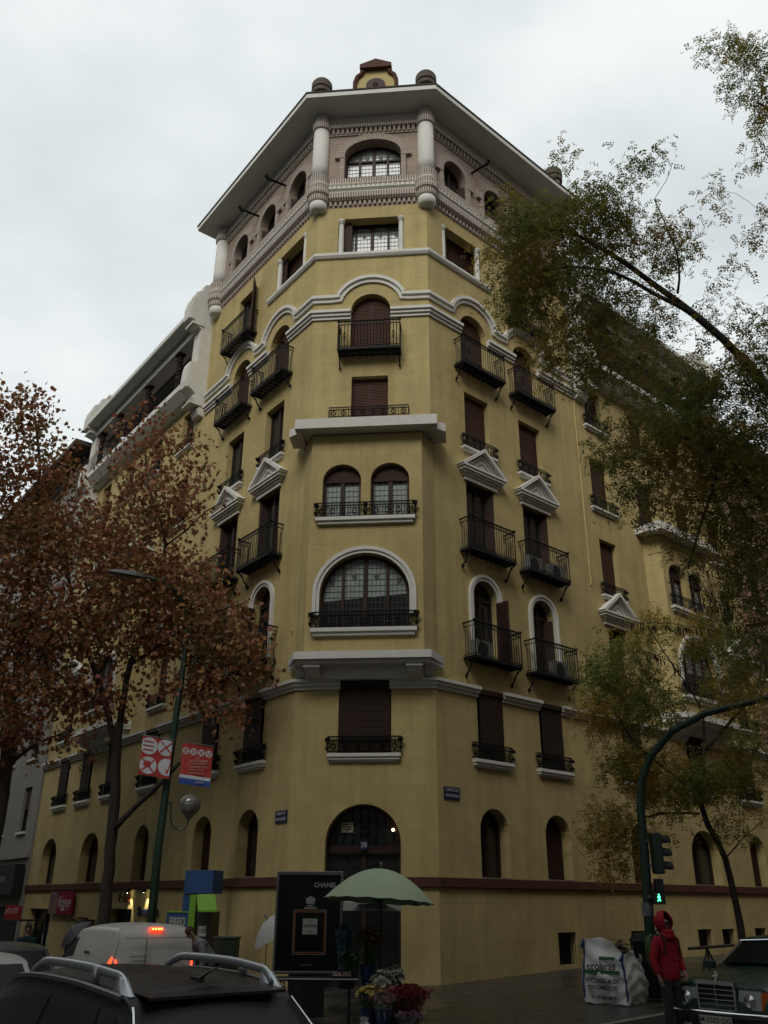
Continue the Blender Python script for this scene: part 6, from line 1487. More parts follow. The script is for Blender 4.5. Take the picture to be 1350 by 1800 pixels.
# flower stall
stem = mat('stem_green', (.02, .055, .015), .6, var=.3); bucket_b = mat('blue_bucket', (.008, .02, .07), .4); bucket_k = mat('black_bucket', (.012, .012, .014), .4); cello = mat('cellophane', (.35, .30, .30), .12, spec=.8, alpha=.35)
def petals(cols):
    cols = [tuple(x*.9 for x in c) for c in cols]
    return mat('petals_%d' % len(MATS), cols[0], .6, island=cols)
def flowers(name, label, x, y, D, zoff, bh, br, fh, fr_, nfl, cols, fs_, bm, wrap=None, shape='star', group='buckets of cut flowers at the stall', seed=1, zabs=None):
    g0 = ground(x, y, D); g0.z += zoff; rnd = random.Random(seed)
    t = thing(name, label, 'flowers', g0, 0, group)
    MB().lathe([(br*.75, 0), (br*.95, bh), (br*1.02, bh), (br*1.02, bh+.02), (br*.9, bh+.02), (br*.9, bh-.04), (.01, bh-.05)], 16).build('bucket', bm, t)
    sm = MB(); fm = MB()
    for i in range(nfl):
        a, rr = rnd.uniform(0, 6.28), sqrt(rnd.random()); tip = Vector((fr_*rr*cos(a), fr_*rr*sin(a), bh+fh*(1-.35*rr*rr)*rnd.uniform(.8, 1.05))); root = Vector((br*.5*rr*cos(a), br*.5*rr*sin(a), bh*.8))
        sm.tube([root, (root+tip)/2+Vector((rnd.gauss(0, .01), rnd.gauss(0, .01), .02)), tip], .004, 3)
        for j in range(3):
            p = root.lerp(tip, rnd.uniform(.35, .95)); dd = Vector((rnd.gauss(0, 1), rnd.gauss(0, 1), .5)).normalized()*rnd.uniform(.05, .10); s2 = dd.orthogonal().normalized()*.014
            sm.add([p, p+dd*.5+s2, p+dd, p+dd*.5-s2], [(0, 1, 2, 3)])
        out = (tip-Vector((0, 0, bh+fh*.2))).normalized(); u = out.orthogonal().normalized(); v = out.cross(u)
        if shape == 'star':
            for k in range(6):
                an = k*pi/3; dd = (u*cos(an)+v*sin(an))*.8+out*.6; s2 = dd.cross(out).normalized()*fs_*.25; fm.add([tip, tip+dd*fs_*.55+s2, tip+dd*fs_, tip+dd*fs_*.55-s2], [(0, 1, 2, 3)])
        else:
            for k in range(9):
                an = k*2.4; f_ = .25+.75*k/9; dd = (u*cos(an)+v*sin(an))*f_+out*(1-f_*.5); s2 = dd.cross(out).normalized()*fs_*.4; fm.add([tip, tip+dd*fs_*.5+s2, tip+dd*fs_, tip+dd*fs_*.5-s2], [(0, 1, 2, 3)])
    tag(sm.build('stems', stem, t), kind='stuff'); tag(fm.build('blooms', petals(cols), t), kind='stuff')
    if wrap:
        m = MB(); n = 14; vs = []
        for i, (rr, z) in enumerate(((br*.8, bh*.5), (fr_*.8, bh+fh*.45), (fr_*1.25, bh+fh*.85))):
            for k in range(n): a = 2*pi*k/n; q = rr*(1+(.12 if k % 2 else -.08)*(i > 0)); vs.append((q*cos(a), q*sin(a), z+(.04 if k % 2 and i == 2 else 0)))
        m.add(vs, [(i*n+k, i*n+(k+1) % n, (i+1)*n+(k+1) % n, (i+1)*n+k) for i in range(2) for k in range(n)]); m.build('wrapping', wrap, t)
    return t
flowers('flower_bucket', 'bucket of yellow lilies at the front left of the flower stall', 648, 1790, 15.9, 0, .34, .14, .34, .20, 34, [(.38, .30, .03), (.30, .22, .02), (.42, .38, .10)], .07, bucket_b, seed=1)
flowers('flower_bucket', 'bucket of cream white lilies behind the yellow ones', 672, 1765, 16.6, 0, .36, .14, .46, .22, 36, [(.34, .35, .27), (.28, .30, .22), (.38, .38, .32)], .09, bucket_k, seed=2)
flowers('flower_bucket', 'bucket of white gladioli at the back right beside the wall', 690, 1760, 16.9, 0, .38, .14, .48, .2, 26, [(.36, .37, .30), (.25, .28, .2)], .085, bucket_k, seed=3)
flowers('flower_bucket', 'bouquet of pink and white roses in front of the cream lilies', 674, 1795, 15.7, 0, .36, .14, .24, .18, 40, [(.30, .06, .08), (.45, .28, .26), (.36, .12, .12), (.42, .36, .3)], .045, bucket_b, wrap=cello, shape='rose', seed=4)
flowers('flower_bucket', 'large wrapped bunch of red roses at the right of the stall', 717, 1790, 16.0, 0, .30, .19, .36, .34, 150, [(.22, .012, .02), (.30, .02, .03), (.16, .01, .015)], .05, bucket_k, wrap=mat('red_wrap', (.25, .02, .03), .15, spec=.8, alpha=.4), shape='rose', seed=5)
flowers('flower_bucket', 'low bunch of purple and pink flowers in front of the red roses', 722, 1805, 15.5, 0, .14, .13, .20, .2, 50, [(.14, .04, .13), (.28, .08, .2), (.10, .03, .08), (.4, .3, .34)], .04, bucket_k, wrap=cello, shape='rose', seed=6)
flowers('flower_bucket', 'tall orange and brown dried flowers raised at the back of the stall', 646, 1760, 17.4, .55, .30, .15, .62, .26, 60, [(.18, .06, .015), (.24, .10, .02), (.10, .05, .02), (.05, .06, .02)], .06, bucket_b, shape='rose', seed=7)
flowers('flower_bucket', 'tall bunch wrapped in blue paper behind the advertising panel edge', 603, 1750, 17.6, .5, .28, .12, .75, .13, 40, [(.03, .10, .16), (.05, .14, .2), (.02, .09, .03)], .06, bucket_k, wrap=mat('blue_wrap', (.03, .10, .16), .2, spec=.7, alpha=.6), shape='rose', seed=8)
flowers('potted_plant', 'leafy green potted plant between the blue-wrapped bunch and the dried flowers', 612, 1755, 17.3, .52, .22, .13, .36, .2, 46, [(.02, .07, .015), (.03, .10, .02)], .06, bucket_k, seed=9, group=None)
g0 = ground(556, 1770, 16.9); t = thing('stall_table', 'long folding stall table with a pale metal edge behind the black estate car', 'table', g0, radians(-1))
zt = at(556, 1719, 16.9).z-g0.z
MB().box(-.78, .72, -.3, .3, zt-.03, zt).build('tabletop', M['black'], t); MB().tube([(-.79, -.305, zt), (.73, -.305, zt)], .014, 6).build('edge_rail', M['grey_metal'], t)
for sx_ in (-.6, .55):
    for sy in (-.22, .22): MB().tube([(sx_, sy, 0), (sx_, sy, zt-.03)], .014, 5).build('leg', M['black'], t)
MB().tube([(-.4, -.22, zt-.03), (-.3, -.22, zt-.16), (-.2, -.22, zt-.03)], .01, 4).build('brace', M['grey_metal'], t)
g1 = at(600, 1712, 16.8); tb = thing('flower_tray', 'small tray of pink and white blooms at the right end of the stall table', 'flowers', (g1.x, g1.y, g0.z+zt), 0)
MB().box(-.16, .16, -.1, .1, .002, .04).build('tray', M['black'], tb); m = MB(); rnd = random.Random(4)
for i in range(60):
    p = Vector((rnd.uniform(-.15, .15), rnd.uniform(-.09, .09), rnd.uniform(.04, .09))); a = Vector((rnd.gauss(0, 1), rnd.gauss(0, 1), rnd.gauss(0, 1))).normalized()*.03; b_ = a.orthogonal(); m.add([p, p+a*.5+b_*.5, p+a, p+a*.5-b_*.5], [(0, 1, 2, 3)])
m.build('blooms', petals([(.4, .16, .18), (.45, .4, .36), (.3, .08, .1)]), tb)
g1 = ground(640, 1812, 15.2); m = MB(); rnd = random.Random(8); vs = []
for i, (rr, z) in enumerate(((.13, 0), (.16, .10), (.11, .2), (.05, .27), (.07, .33))):
    for k in range(12): a = 2*pi*k/12; q = rr*rnd.uniform(.75, 1.2); vs.append((q*cos(a), q*sin(a), z+rnd.uniform(-.01, .02)))
m.add(vs, [(i*12+k, i*12+(k+1) % 12, (i+1)*12+(k+1) % 12, (i+1)*12+k) for i in range(4) for k in range(12)])
tag(m.build('plastic_bag', mat('clear_plastic', (.42, .45, .43), .15, spec=.9, alpha=.6), None, loc=g1), 'crumpled clear plastic bag standing in front of the flower buckets', 'bag')

# blue and lime street kiosk
k_blue = mat('kiosk_blue', (.014, .055, .17), .5, var=.06); k_lime = mat('kiosk_lime', (.15, .33, .022), .5, var=.05)
kd = 23.4; g0 = ground(344, 1700, kd); t = thing('street_kiosk', 'blue and lime green street kiosk against the left wall', 'kiosk', g0, radians(-14))
zz = lambda y: at(344, y, kd).z-g0.z
MB().box(-.34, .40, -.30, .3, zz(1571), zz(1530)).build('upper_box', k_blue, t, bevel=.01); MB().box(-.36, .0, -.26, .28, zz(1602), zz(1571)-.003).build('side_box', k_blue, t)
m = MB(); m.add([(.02, -.32, zz(1572)), (.48, -.32, zz(1572)), (.70, -.62, zz(1599)), (.22, -.62, zz(1599)), (.02, -.32, zz(1575)-.02), (.48, -.32, zz(1575)-.02), (.70, -.62, zz(1600)-.03), (.22, -.62, zz(1600)-.03)], [(0, 1, 2, 3), (4, 5, 6, 7), (3, 2, 6, 7), (0, 3, 7, 4), (1, 2, 6, 5)]); m.build('awning', k_lime, t)
MB().box(-.14, .02, -.34, .2, .12, zz(1573)).build('post_panel', k_lime, t); MB().box(-.72, -.14, -.30, .2, .1, zz(1604)).build('lower_box', k_blue, t); MB().box(-.74, -.15, -.32, .22, zz(1604), zz(1602)).build('lime_cap', k_lime, t)
p = MB().box(-.66, -.2, -.312, -.302, .6, zz(1612)).build('display', mat('kiosk_poster', (.10, .14, .15), .4), t)
text('lettering', 'FREQ', .27, lab, p, (-.42, -.322, zz(1621)), R0, sx=.62, bold=.004); text('lettering', 'OLSEN', .12, lab, p, (-.42, -.322, zz(1648)), R0) if False else None
p = MB().box(.06, .42, -.29, .2, .1, zz(1602)).build('recess', M['black'], t); q = MB().box(.12, .32, -.305, -.295, zz(1645), zz(1627)).build('notice', lab, t); text('lettering', '105', .13, ink, q, (.22, -.311, zz(1636)), R0)
MB().box(-.72, .44, -.28, .2, 0, .1).build('plinth', M['black'], t)
g0 = ground(394, 1720, 21.3); t = thing('utility_cabinet', 'dark green utility cabinet on the pavement right of the kiosk', 'cabinet', g0, radians(-12))
zt = at(394, 1650, 21.3).z-g0.z; MB().box(-.24, .24, -.17, .17, .08, zt).build('body', M['green_metal'], t, bevel=.012); MB().box(-.26, .26, -.19, .19, zt, zt+.04).build('lid', M['green_metal'], t, bevel=.01); MB().box(-.26, .26, -.19, .19, 0, .08).build('plinth', M['kerb'], t)
MB().box(-.004, .004, -.176, -.171, .12, zt-.04).box(.04, .055, -.19, -.17, zt*.5, zt*.5+.12).build('door_handle', M['black'], t)

# shop signs and lights on the left front
def sign_panel(name, label, u, h, w_, hh, p, mt):
    t = thing(name, label, 'sign', W('L', u, p, h), FACES['L'][4]); o = MB().box(-w_/2, w_/2, -.05, .02, -hh/2, hh/2).build('panel', mt, t); return t, o
mag = mat('magenta_sign', (.22, .008, .04), .6, spec=.15); red_s = mat('red_sign', (.26, .012, .012), .6, spec=.15); bei = mat('sign_photo', (.20, .12, .07), .5, col2=(.06, .05, .08), scale=3)
t, o = sign_panel('shop_sign', 'magenta shop sign with white script under the brown band at the left', 15.6, -.08, 2.5, .78, .12, mag)
MB().box(-1.24, -.35, -.056, -.051, -.38, .38).build('picture', bei, o)
text('lettering', 'Vogue', .55, wl, o, (.35, -.056, .02), R0, shear=.5); MB().tube([(.1, -.056, -.2), (.5, -.056, -.25), (.9, -.056, -.18)], .012, 4).build('flourish', wl, o)
t, o = sign_panel('shop_sign', 'red shop sign with pale flowers at the far left beyond the magenta one', 18.7, -.44, 1.9, .5, .9, red_s)
m = MB(); rnd = random.Random(3)
for i in range(5): m.ring((-.8+.35*i, -.056, .05+rnd.uniform(-.08, .08)), .09, .02, 10, 4)
m.build('flower_pattern', mat('pale_pink', (.4, .2, .22), .5), o)
MB().box(-.95, .95, -.02, .9, -.3, -.25).build('bracket', M['black'], t)
dkr = mat('dark_red_letters', (.10, .012, .01), .5); dkb = mat('dark_blue_letters', (.012, .012, .04), .5)
t = thing('shop_lettering', 'dark red block letters on the wall under the left spot lamp', 'sign', W('L', 9.95, .01, .08), FACES['L'][4]); text('lettering', 'I · A·R', .36, dkr, t, (0, -.02, 0), R0, ext=.015, bold=.01)
t = thing('shop_lettering', 'dark blue letters on the wall under the right spot lamp', 'sign', W('L', 8.0, .01, -.30), FACES['L'][4]); text('lettering', 'Sweet Bite', .36, dkb, t, (0, -.02, 0), R0, ext=.015, bold=.012)
for i, (u, lb_) in enumerate(((9.42, 'lit wall spot lamp above the dark red letters'), (8.15, 'lit wall spot lamp nearer the corner, above the blue letters'))):
    t = thing('spot_lamp', lb_, 'lamp', W('L', u, 0, .30), FACES['L'][4], 'spot lamps over the shop')
    m = MB(); m.tube([(-.25, 0, 0), (-.2, -.14, .03), (0, -.20, .02)], .012, 5); m.build('arm', M['iron'], t)
    m = MB(); m.T = Matrix.Translation((0, -.19, .01)) @ Matrix.Rotation(radians(28), 4, 'X'); m.lathe([(.05, .03), (.075, .0), (.09, -.06)], 12); m.build('lamp_shade', M['iron'], t)
    MB().ball((0, -.18, -.035), .035, 8, 6).build('bulb', mat('spot_bulb', (1, .95, .6), .5, emit=(1.0, .92, .55), estr=25) if i == 0 else MATS['spot_bulb'], t)
    ld = bpy.data.lights.new('spot', 'SPOT'); ld.energy = 26; ld.spot_size = radians(58); ld.spot_blend = .6; ld.color = (1, .93, .6); ld.shadow_soft_size = .03
    lo = bpy.data.objects.new('spot_light', ld); COL.objects.link(lo); lo.parent = t; lo.location = (0, -.17, -.08); lo.rotation_euler = (radians(20), 0, 0)
glow = mat('lit_shop_interior', (.30, .2, .09), .8, emit=(.9, .6, .25), estr=.16, col2=(.10, .05, .03), scale=2)
m = MB(); m.T = FM('L'); m.box(-19.5, -17.1, .40, .45, -2.3, -.4); m.build('lit_window', glow, bld)
m = MB(); m.T = FM('L'); m.box(-14.2, -12.3, -.5, -.02, -.66, -.6); m.build('shop_canopy', M['wood'], bld)

# ---- right side: bulk bag, container, traffic lights, railing
g0 = ground(1084, 1757, 19.7)
t = thing('bulk_bag', 'white rubble sack with blue straps, full of broken boards, on the pavement', 'bag', g0, radians(-38))
bagm = mat('woven_sack', (.60, .61, .59), .7, var=.10, scale=5, bump=.6, bscale=11); strap = mat('blue_strap', (.015, .045, .16), .6)
def bag_pt(u, v, a=.44):       # u around 0..4 (front, right, back, left), v height 0..1
    k = int(u) % 4; f_ = u-int(u); c = [(-a, -a), (a, -a), (a, a), (-a, a)]; p, q = c[k], c[(k+1) % 4]
    x, y = p[0]+(q[0]-p[0])*f_, p[1]+(q[1]-p[1])*f_
    bul = .07*sin(pi*f_)*sin(pi*min(1, v*1.1)); nrm = [(0, -1), (1, 0), (0, 1), (-1, 0)][k]
    wr = .022*sin(9*u+7*v)+.016*sin(23*v+5*sin(3*u))+.012*sin(31*u-11*v)
    sx_ = 1.03-.05*v+.03*sin(5*v)
    z = v
    hgt = 1.06 if (k == 3 or (k == 0 and f_ < .75)) else (1.06-.24*(f_-.75)*4 if k == 0 else (.82+.06*sin(6*u) if k == 1 else .84+.2*f_))
    if k == 0: hgt += .07*sin(pi*min(1, f_*1.3))
    z = v*hgt
    return Vector((x*sx_+nrm[0]*(bul+wr), y*sx_+nrm[1]*(bul+wr), z+.01*sin(17*u)))
m = MB(); nu, nv = 48, 22; vs = [bag_pt(4*i/nu*.9999, j/nv) for i in range(nu) for j in range(nv+1)]
m.add(vs, [(i*(nv+1)+j, ((i+1) % nu)*(nv+1)+j, ((i+1) % nu)*(nv+1)+j+1, i*(nv+1)+j+1) for i in range(nu) for j in range(nv)]); sk = m.build('sack', bagm, t, smooth=True)
for uu in (.03, .97):
    m = MB(); m.tube([bag_pt(uu, v/12)+Vector((0, -.008, 0)) for v in range(1, 13)], .022, 5); m.tube([bag_pt(uu, 1)+Vector((0, 0, 0)), bag_pt(uu, 1)+Vector((.02, -.08, -.02)), bag_pt(uu, .88)+Vector((-.02, -.09, 0))], .026, 5); m.build('strap', strap, t)
m = MB(); m.add([(-.38, -.545, .50), (.36, -.545, .50), (.36, -.545, .57), (-.38, -.545, .57)], [(0, 1, 2, 3)]); m.add([(-.05, -.535, .74), (.28, -.535, .74), (.28, -.53, .80), (-.05, -.53, .80)], [(0, 1, 2, 3)]); m.build('green_stripe', mat('green_print', (.02, .10, .045), .6), t)
for s_, z, sz in (('erobras', .635, .19), ('RECOGIDA DE', .385, .105), ('ESCOMBROS', .27, .105), ('TF. 77 509 08 79', .10, .075)): text('lettering', s_, sz, ink, t, (-.01, -.555 if .2 < z < .8 else -.54, z), R0, bold=.002)
rnd = random.Random(9); wd_ = mat('broken_boards', (.10, .06, .035), .8, island=[(.10, .06, .035), (.05, .03, .02), (.14, .09, .05), (.03, .02, .015), (.17, .12, .08)])
m = MB()
for i in range(40):
    z = .62+.42*rnd.random(); a = rnd.uniform(0, pi); l = rnd.uniform(.18, .30); m.T = Matrix.Translation((rnd.uniform(-.02, .16), rnd.uniform(-.12, .14), z)) @ Matrix.Rotation(a, 4, 'Z') @ Matrix.Rotation(rnd.uniform(-.35, .35), 4, 'Y'); m.box(-l, l, -.05, .05, -.009, .009)
m.T = None; m.build('broken_boards', wd_, t)
g0 = ground(1146, 1745, 20.2); t = thing('waste_container', 'dark green waste container with a small white sticker behind the rubble sack', 'container', g0, radians(-8))
zt = at(1146, 1640, 20.2).z-g0.z
m = MB(); a, b_ = .30, .25; m.add([(-a*.86, -b_*.86, .08), (a*.86, -b_*.86, .08), (a*.86, b_*.86, .08), (-a*.86, b_*.86, .08), (-a, -b_, zt-.16), (a, -b_, zt-.16), (a, b_, zt-.16), (-a, b_, zt-.16)], [(3, 2, 1, 0), (4, 5, 6, 7), (0, 1, 5, 4), (1, 2, 6, 5), (2, 3, 7, 6), (3, 0, 4, 7)])
m.build('body', mat('dark_green_plastic', (.007, .012, .009), .55, spec=.2), t, bevel=.02)
m = MB(); m.add([(-a-.03, -b_-.03, zt-.16), (a+.03, -b_-.03, zt-.16), (a+.03, b_+.03, zt-.16), (-a-.03, b_+.03, zt-.16), (-a*.75, -b_*.7, zt), (a*.75, -b_*.7, zt), (a*.75, b_*.7, zt), (-a*.75, b_*.7, zt)], [(4, 5, 6, 7), (0, 1, 5, 4), (1, 2, 6, 5), (2, 3, 7, 6), (3, 0, 4, 7), (3, 2, 1, 0)]); m.build('lid', MATS['dark_green_plastic'], t, bevel=.02)
for x in (-.22, .22): m = MB(); m.T = Matrix.Translation((x, .18, .08)) @ Matrix.Rotation(pi/2, 4, 'Y'); m.lathe([(.08, -.03), (.08, .03)], 14); m.build('wheel', M['tyre'], t)
MB().box(.02, .10, -b_-.012, -b_-.006, zt-.26, zt-.20).build('sticker', wl, t)
# traffic light mast
DM = 20.4; g0 = ground(1150, 1745, DM)
t = thing('traffic_light', 'green arching traffic light mast at the right with a lit green man', 'traffic light', g0)
P = [g0, at(1141, 1620, DM), at(1133, 1500, DM), at(1126, 1420, DM), at(1128, 1372, DM), at(1143, 1330, DM-.1), at(1180, 1286, DM-.4), at(1240, 1254, DM-.8), at(1350, 1226, DM-1.6), at(1460, 1210, DM-2.4)]
m = MB(); m.tube([q-g0 for q in P], [.115, .108, .10, .092, .088, .084, .078, .072, .066, .06], 12); m.build('mast', M['green_metal'], t, smooth=True)
MB().lathe([(.17, 0), (.17, .30), (.13, .36), (.115, .4)], 14).build('mast_base', M['green_metal'], t)
hc = at(1156, 1500, DM)-g0; lens = mat('dark_lens', (.02, .022, .02), .15, spec=.8)
m = MB(); m.box(hc.x-.13, hc.x+.08, hc.y-.15, hc.y+.13, hc.z-.40, hc.z+.40); sh_ = m.build('signal_head', M['green_metal'], t, bevel=.03)
for i in range(3):
    zc_ = hc.z+.26-.26*i; m = MB(); n = 12; vs = []
    for x in (hc.x+.08, hc.x+.27):
        for k in range(n+1): a = -.35+(pi+.7)*k/n; vs.append((x, hc.y+.115*cos(a), zc_+.115*sin(a)-(.02 if x > hc.x+.1 else 0)))
    m.add(vs, [(k, k+1, n+1+k+1, n+1+k) for k in range(n)]); m.build('visor', M['black'], sh_)
    m = MB(); m.T = Matrix.Translation((hc.x+.082, hc.y, zc_)) @ Matrix.Rotation(pi/2, 4, 'Y'); m.lathe([(.10, 0), (.06, .02), (.01, .028)], 14); m.build('lens', lens, sh_)
MB().box(hc.x-.22, hc.x-.1, hc.y-.02, hc.y+.02, hc.z+.22, hc.z+.27).box(hc.x-.22, hc.x-.1, hc.y-.02, hc.y+.02, hc.z-.27, hc.z-.22).build('clamp', M['grey_metal'], sh_)
pc = at(1155, 1568, DM-.15)-g0
m = MB(); m.box(pc.x-.12, pc.x+.13, pc.y-.1, pc.y+.1, pc.z-.23, pc.z-.005); m.box(pc.x-.03, pc.x+.13, pc.y-.1, pc.y+.1, pc.z+.005, pc.z+.25); ph = m.build('pedestrian_head', M['black'], t, bevel=.012)
gm = mat('lit_green_man', (.05, .8, .3), .5, emit=(.08, 1.0, .38), estr=2.6)
m = MB(); m.T = Matrix.Translation((pc.x-.005, pc.y-.112, pc.z-.115)); s_ = .9
m.ball((0, 0, .075*s_), .014, 8, 6)
for A, B, w_ in (((0, .058), (0, .0), .017), ((0, .0), (-.03, -.065), .012), ((0, .0), (.03, -.06), .012), ((.0, .05), (-.03, .01), .009), ((.0, .05), (.028, .018), .009)): m.tube([(A[0]*s_, 0, A[1]*s_), (B[0]*s_, 0, B[1]*s_)], w_*s_, 5)
m.build('walking_man', gm, ph)
m = MB(); m.T = None; m.box(pc.x-.20, pc.x-.1, pc.y-.02, pc.y+.05, pc.z-.12, pc.z-.06); m.build('clamp', M['grey_metal'], ph)
q = at(1138, 1600, DM-.02)-g0; MB().lathe([(.114, -.10), (.113, .14)], 12, (q.x, q.y, q.z)).build('bill_sticker', mat('torn_stickers', (.24, .24, .26), .7, col2=(.06, .07, .09), scale=14), t)
# pedestrian railing
def rail_z(u): q = W('R', u, 5.7, 0); q.z = 0; return pav_z(q)
q0 = W('R', 1.6, 5.7, 0); g0 = Vector((q0.x, q0.y, rail_z(1.6))); t = thing('railing', 'brown painted pedestrian railing with V braces behind the person in red', 'railing', g0)
rm_ = mat('brown_rail_paint', (.045, .026, .02), .5); m = MB()
def RP(u, z): q = W('R', u, 5.7, 0); return Vector((q.x, q.y, rail_z(u)+z))-g0
m.tube([RP(1.4, .86), RP(8.2, .86)], .03, 8); m.build('handrail', rm_, t)
for i, u in enumerate((2.1, 3.4, 5.2, 7.0)):
    m = MB(); m.tube([RP(u-.55, .02), RP(u, .84), RP(u+.55, .02)], .024, 6); m.tube([RP(u, .84), RP(u, .02)], .02, 6); m.build('brace', rm_, t)
# air conditioners on the balconies
acm = mat('air_conditioner_casing', (.20, .20, .185), .6)
for f, u, h, dx, lb_ in (('R', 4.80, 9.46, .55, 'pale air conditioner box on the right-hand front, third-floor balcony second from the corner'), ('R', 4.80, 6.24, .35, 'pale air conditioner on the lower right-hand balcony second from the corner'),
                     ('R', 2.12, 6.24, -.45, 'pale air conditioner on the lower right-hand balcony nearest the corner'), ('R', 4.80, 9.46, -.55, 'second air conditioner box at the left end of the same third-floor balcony')):
    t = thing('air_conditioner', lb_, 'air conditioner', W(f, u+dx, .20, h), FACES[f][4], 'air conditioners on the balconies'); MB().box(-.33, .33, -.12, .12, .0, .52).build('casing', acm, t, bevel=.01)
    m = MB(); m.T = Matrix.Translation((-.08, -.124, .26)) @ Matrix.Rotation(pi/2, 4, 'X'); m.lathe([(.2, 0), (.2, .01)], 18); m.build('fan_grille', M['black'], t)

# ================================================================ people
def skin_mesh(name, nodes, edges, m_, parent, lv=2, root=0):
    me = bpy.data.meshes.new(name); me.from_pydata([n[0] for n in nodes], edges, [])
    o = bpy.data.objects.new('tmp', me); COL.objects.link(o); md = o.modifiers.new('Skin', 'SKIN')
    for i, n in enumerate(nodes):
        r = n[1]; me.skin_vertices[0].data[i].radius = r if isinstance(r, tuple) else (r, r)
    me.skin_vertices[0].data[root].use_root = True
    ss = o.modifiers.new('Sub', 'SUBSURF'); ss.levels = lv; ss.render_levels = lv
    bpy.context.view_layer.update(); dg = bpy.context.evaluated_depsgraph_get(); out = bpy.data.meshes.new_from_object(o.evaluated_get(dg)); bpy.data.objects.remove(o)
    out.name = name; out.materials.clear(); out.materials.append(m_); out.polygons.foreach_set('use_smooth', [True]*len(out.polygons))
    q = bpy.data.objects.new(name, out); COL.objects.link(q); q.parent = parent; return q
skinm = mat('skin', (.30, .17, .12), .55)
def person(label, loc, rz, cols, H=1.74, bend=0.0, arms=None, hood=False, hair=(.03, .02, .015), seed=0):
    """faces local -y; bend = forward lean of the trunk in radians; arms = elbow and hand positions"""
    t = thing('person', label, 'person', loc, rz); k = H/1.74
    V = lambda x, y, z: Vector((x, y, z))*k
    hip = V(0, 0, .93)
    def B(x, y, z):                                   # lean the upper body about the hips
        v = Vector((x, y, z))*k-hip; return hip+Matrix.Rotation(bend, 3, 'X') @ v
    c_top, c_leg, c_shoe = cols
    mt_ = mat('cloth_%d' % len(MATS), c_top, .75, var=.22, scale=5, bump=1.0, bscale=5, stretch=(1.2, 1.2, 5), spec=.25); ml = mat('cloth_%d' % len(MATS), c_leg, .85, var=.2, scale=9, bump=.4, bscale=20); ms = mat('shoe_%d' % len(MATS), c_shoe, .6)
    arms = arms or {-1: ((-.27, .0, 1.14), (-.25, -.08, .90)), 1: ((.27, .0, 1.14), (.25, -.08, .90))}
    nodes = [(hip, .12*k), (B(0, 0, 1.12), (.125*k, .10*k)), (B(0, -.0, 1.34), (.15*k, .105*k)), (B(0, 0, 1.47), .06*k), (B(0, -.01, 1.54), .052*k), (B(0, -.025, 1.60), (.062*k, .075*k)), (B(0, -.02, 1.67), (.074*k, .092*k)), (B(0, -.012, 1.725), (.055*k, .065*k))]
    edges = [(0, 1), (1, 2), (2, 3), (3, 4), (4, 5), (5, 6), (6, 7)]
    nodes.append((B(0, -.115, 1.63), .012*k)); edges.append((6, 8))             # nose
    for sd in (-1, 1):
        s0 = len(nodes); e_, h_ = arms[sd]; sh = B(sd*.185, 0, 1.42); el = B(*e_); ha = B(*h_)
        d_ = (ha-el).normalized(); palm = ha+d_*.05*k; side = d_.cross(Vector((0, 1, 0))).normalized() if abs(d_.y) < .9 else Vector((1, 0, 0)); fw = side.cross(d_).normalized()
        nodes += [(sh, .055*k), (sh.lerp(el, .5), .046*k), (el, .038*k), (el.lerp(ha, .5), .034*k), (ha, .026*k), (palm, (.018*k, .036*k))]
        edges += [(2, s0), (s0, s0+1), (s0+1, s0+2), (s0+2, s0+3), (s0+3, s0+4), (s0+4, s0+5)]
        for j, (o_, L_) in enumerate(((-.030, .070), (-.010, .082), (.011, .076), (.031, .060))):
            b0_ = palm+fw*o_*k+d_*.035*k; q0 = len(nodes)
            nodes += [(b0_, .009*k), (b0_+d_*L_*.5*k+side*(-sd)*.012*k, .0085*k), (b0_+d_*L_*.9*k+side*(-sd)*.034*k, .007*k)]; edges += [(s0+5, q0), (q0, q0+1), (q0+1, q0+2)]
        q0 = len(nodes); nodes += [(palm-fw*.04*k-d_*.015*k, .010*k), (palm-fw*.058*k+d_*.03*k, .008*k)]; edges += [(s0+5, q0), (q0, q0+1)]
        l0 = len(nodes); nodes += [(V(sd*.095, 0, .86), .088*k), (V(sd*.10, -.02-(.03 if sd > 0 else 0), .50), .056*k), (V(sd*.105, .02, .10), .038*k), (V(sd*.11, -.10, .05), (.035*k, .028*k)), (V(sd*.115, -.17, .035), .025*k)]
        edges += [(0, l0), (l0, l0+1), (l0+1, l0+2), (l0+2, l0+3), (l0+3, l0+4)]
    skin_mesh('body', nodes, edges, skinm, t)
    # jacket
    up = [(hip+Vector((0, 0, -.17*k)), (.225*k, .17*k)), (B(0, 0, 1.0), (.215*k, .165*k)), (B(0, 0, 1.2), (.205*k, .16*k)), (B(0, 0, 1.37), (.20*k, .15*k)), (B(0, .0, 1.46), (.10*k, .09*k)), (B(0, 0, 1.51), .075*k)]
    ue = [(0, 1), (1, 2), (2, 3), (3, 4), (4, 5)]
    for sd in (-1, 1):
        e_, h_ = arms[sd]; sh = B(sd*.20, 0, 1.40); el = B(*e_); ha = B(*h_); s0 = len(up)
        up += [(sh, .082*k), (sh.lerp(el, .5), .076*k), (el, .068*k), (el.lerp(ha, .55), .062*k), (el.lerp(ha, .93), .050*k)]; ue += [(3, s0), (s0, s0+1), (s0+1, s0+2), (s0+2, s0+3), (s0+3, s0+4)]
    skin_mesh('jacket', up, ue, mt_, t, root=2)
    lg = [(hip+Vector((0, 0, -.02)), (.15*k, .12*k))]; le = []
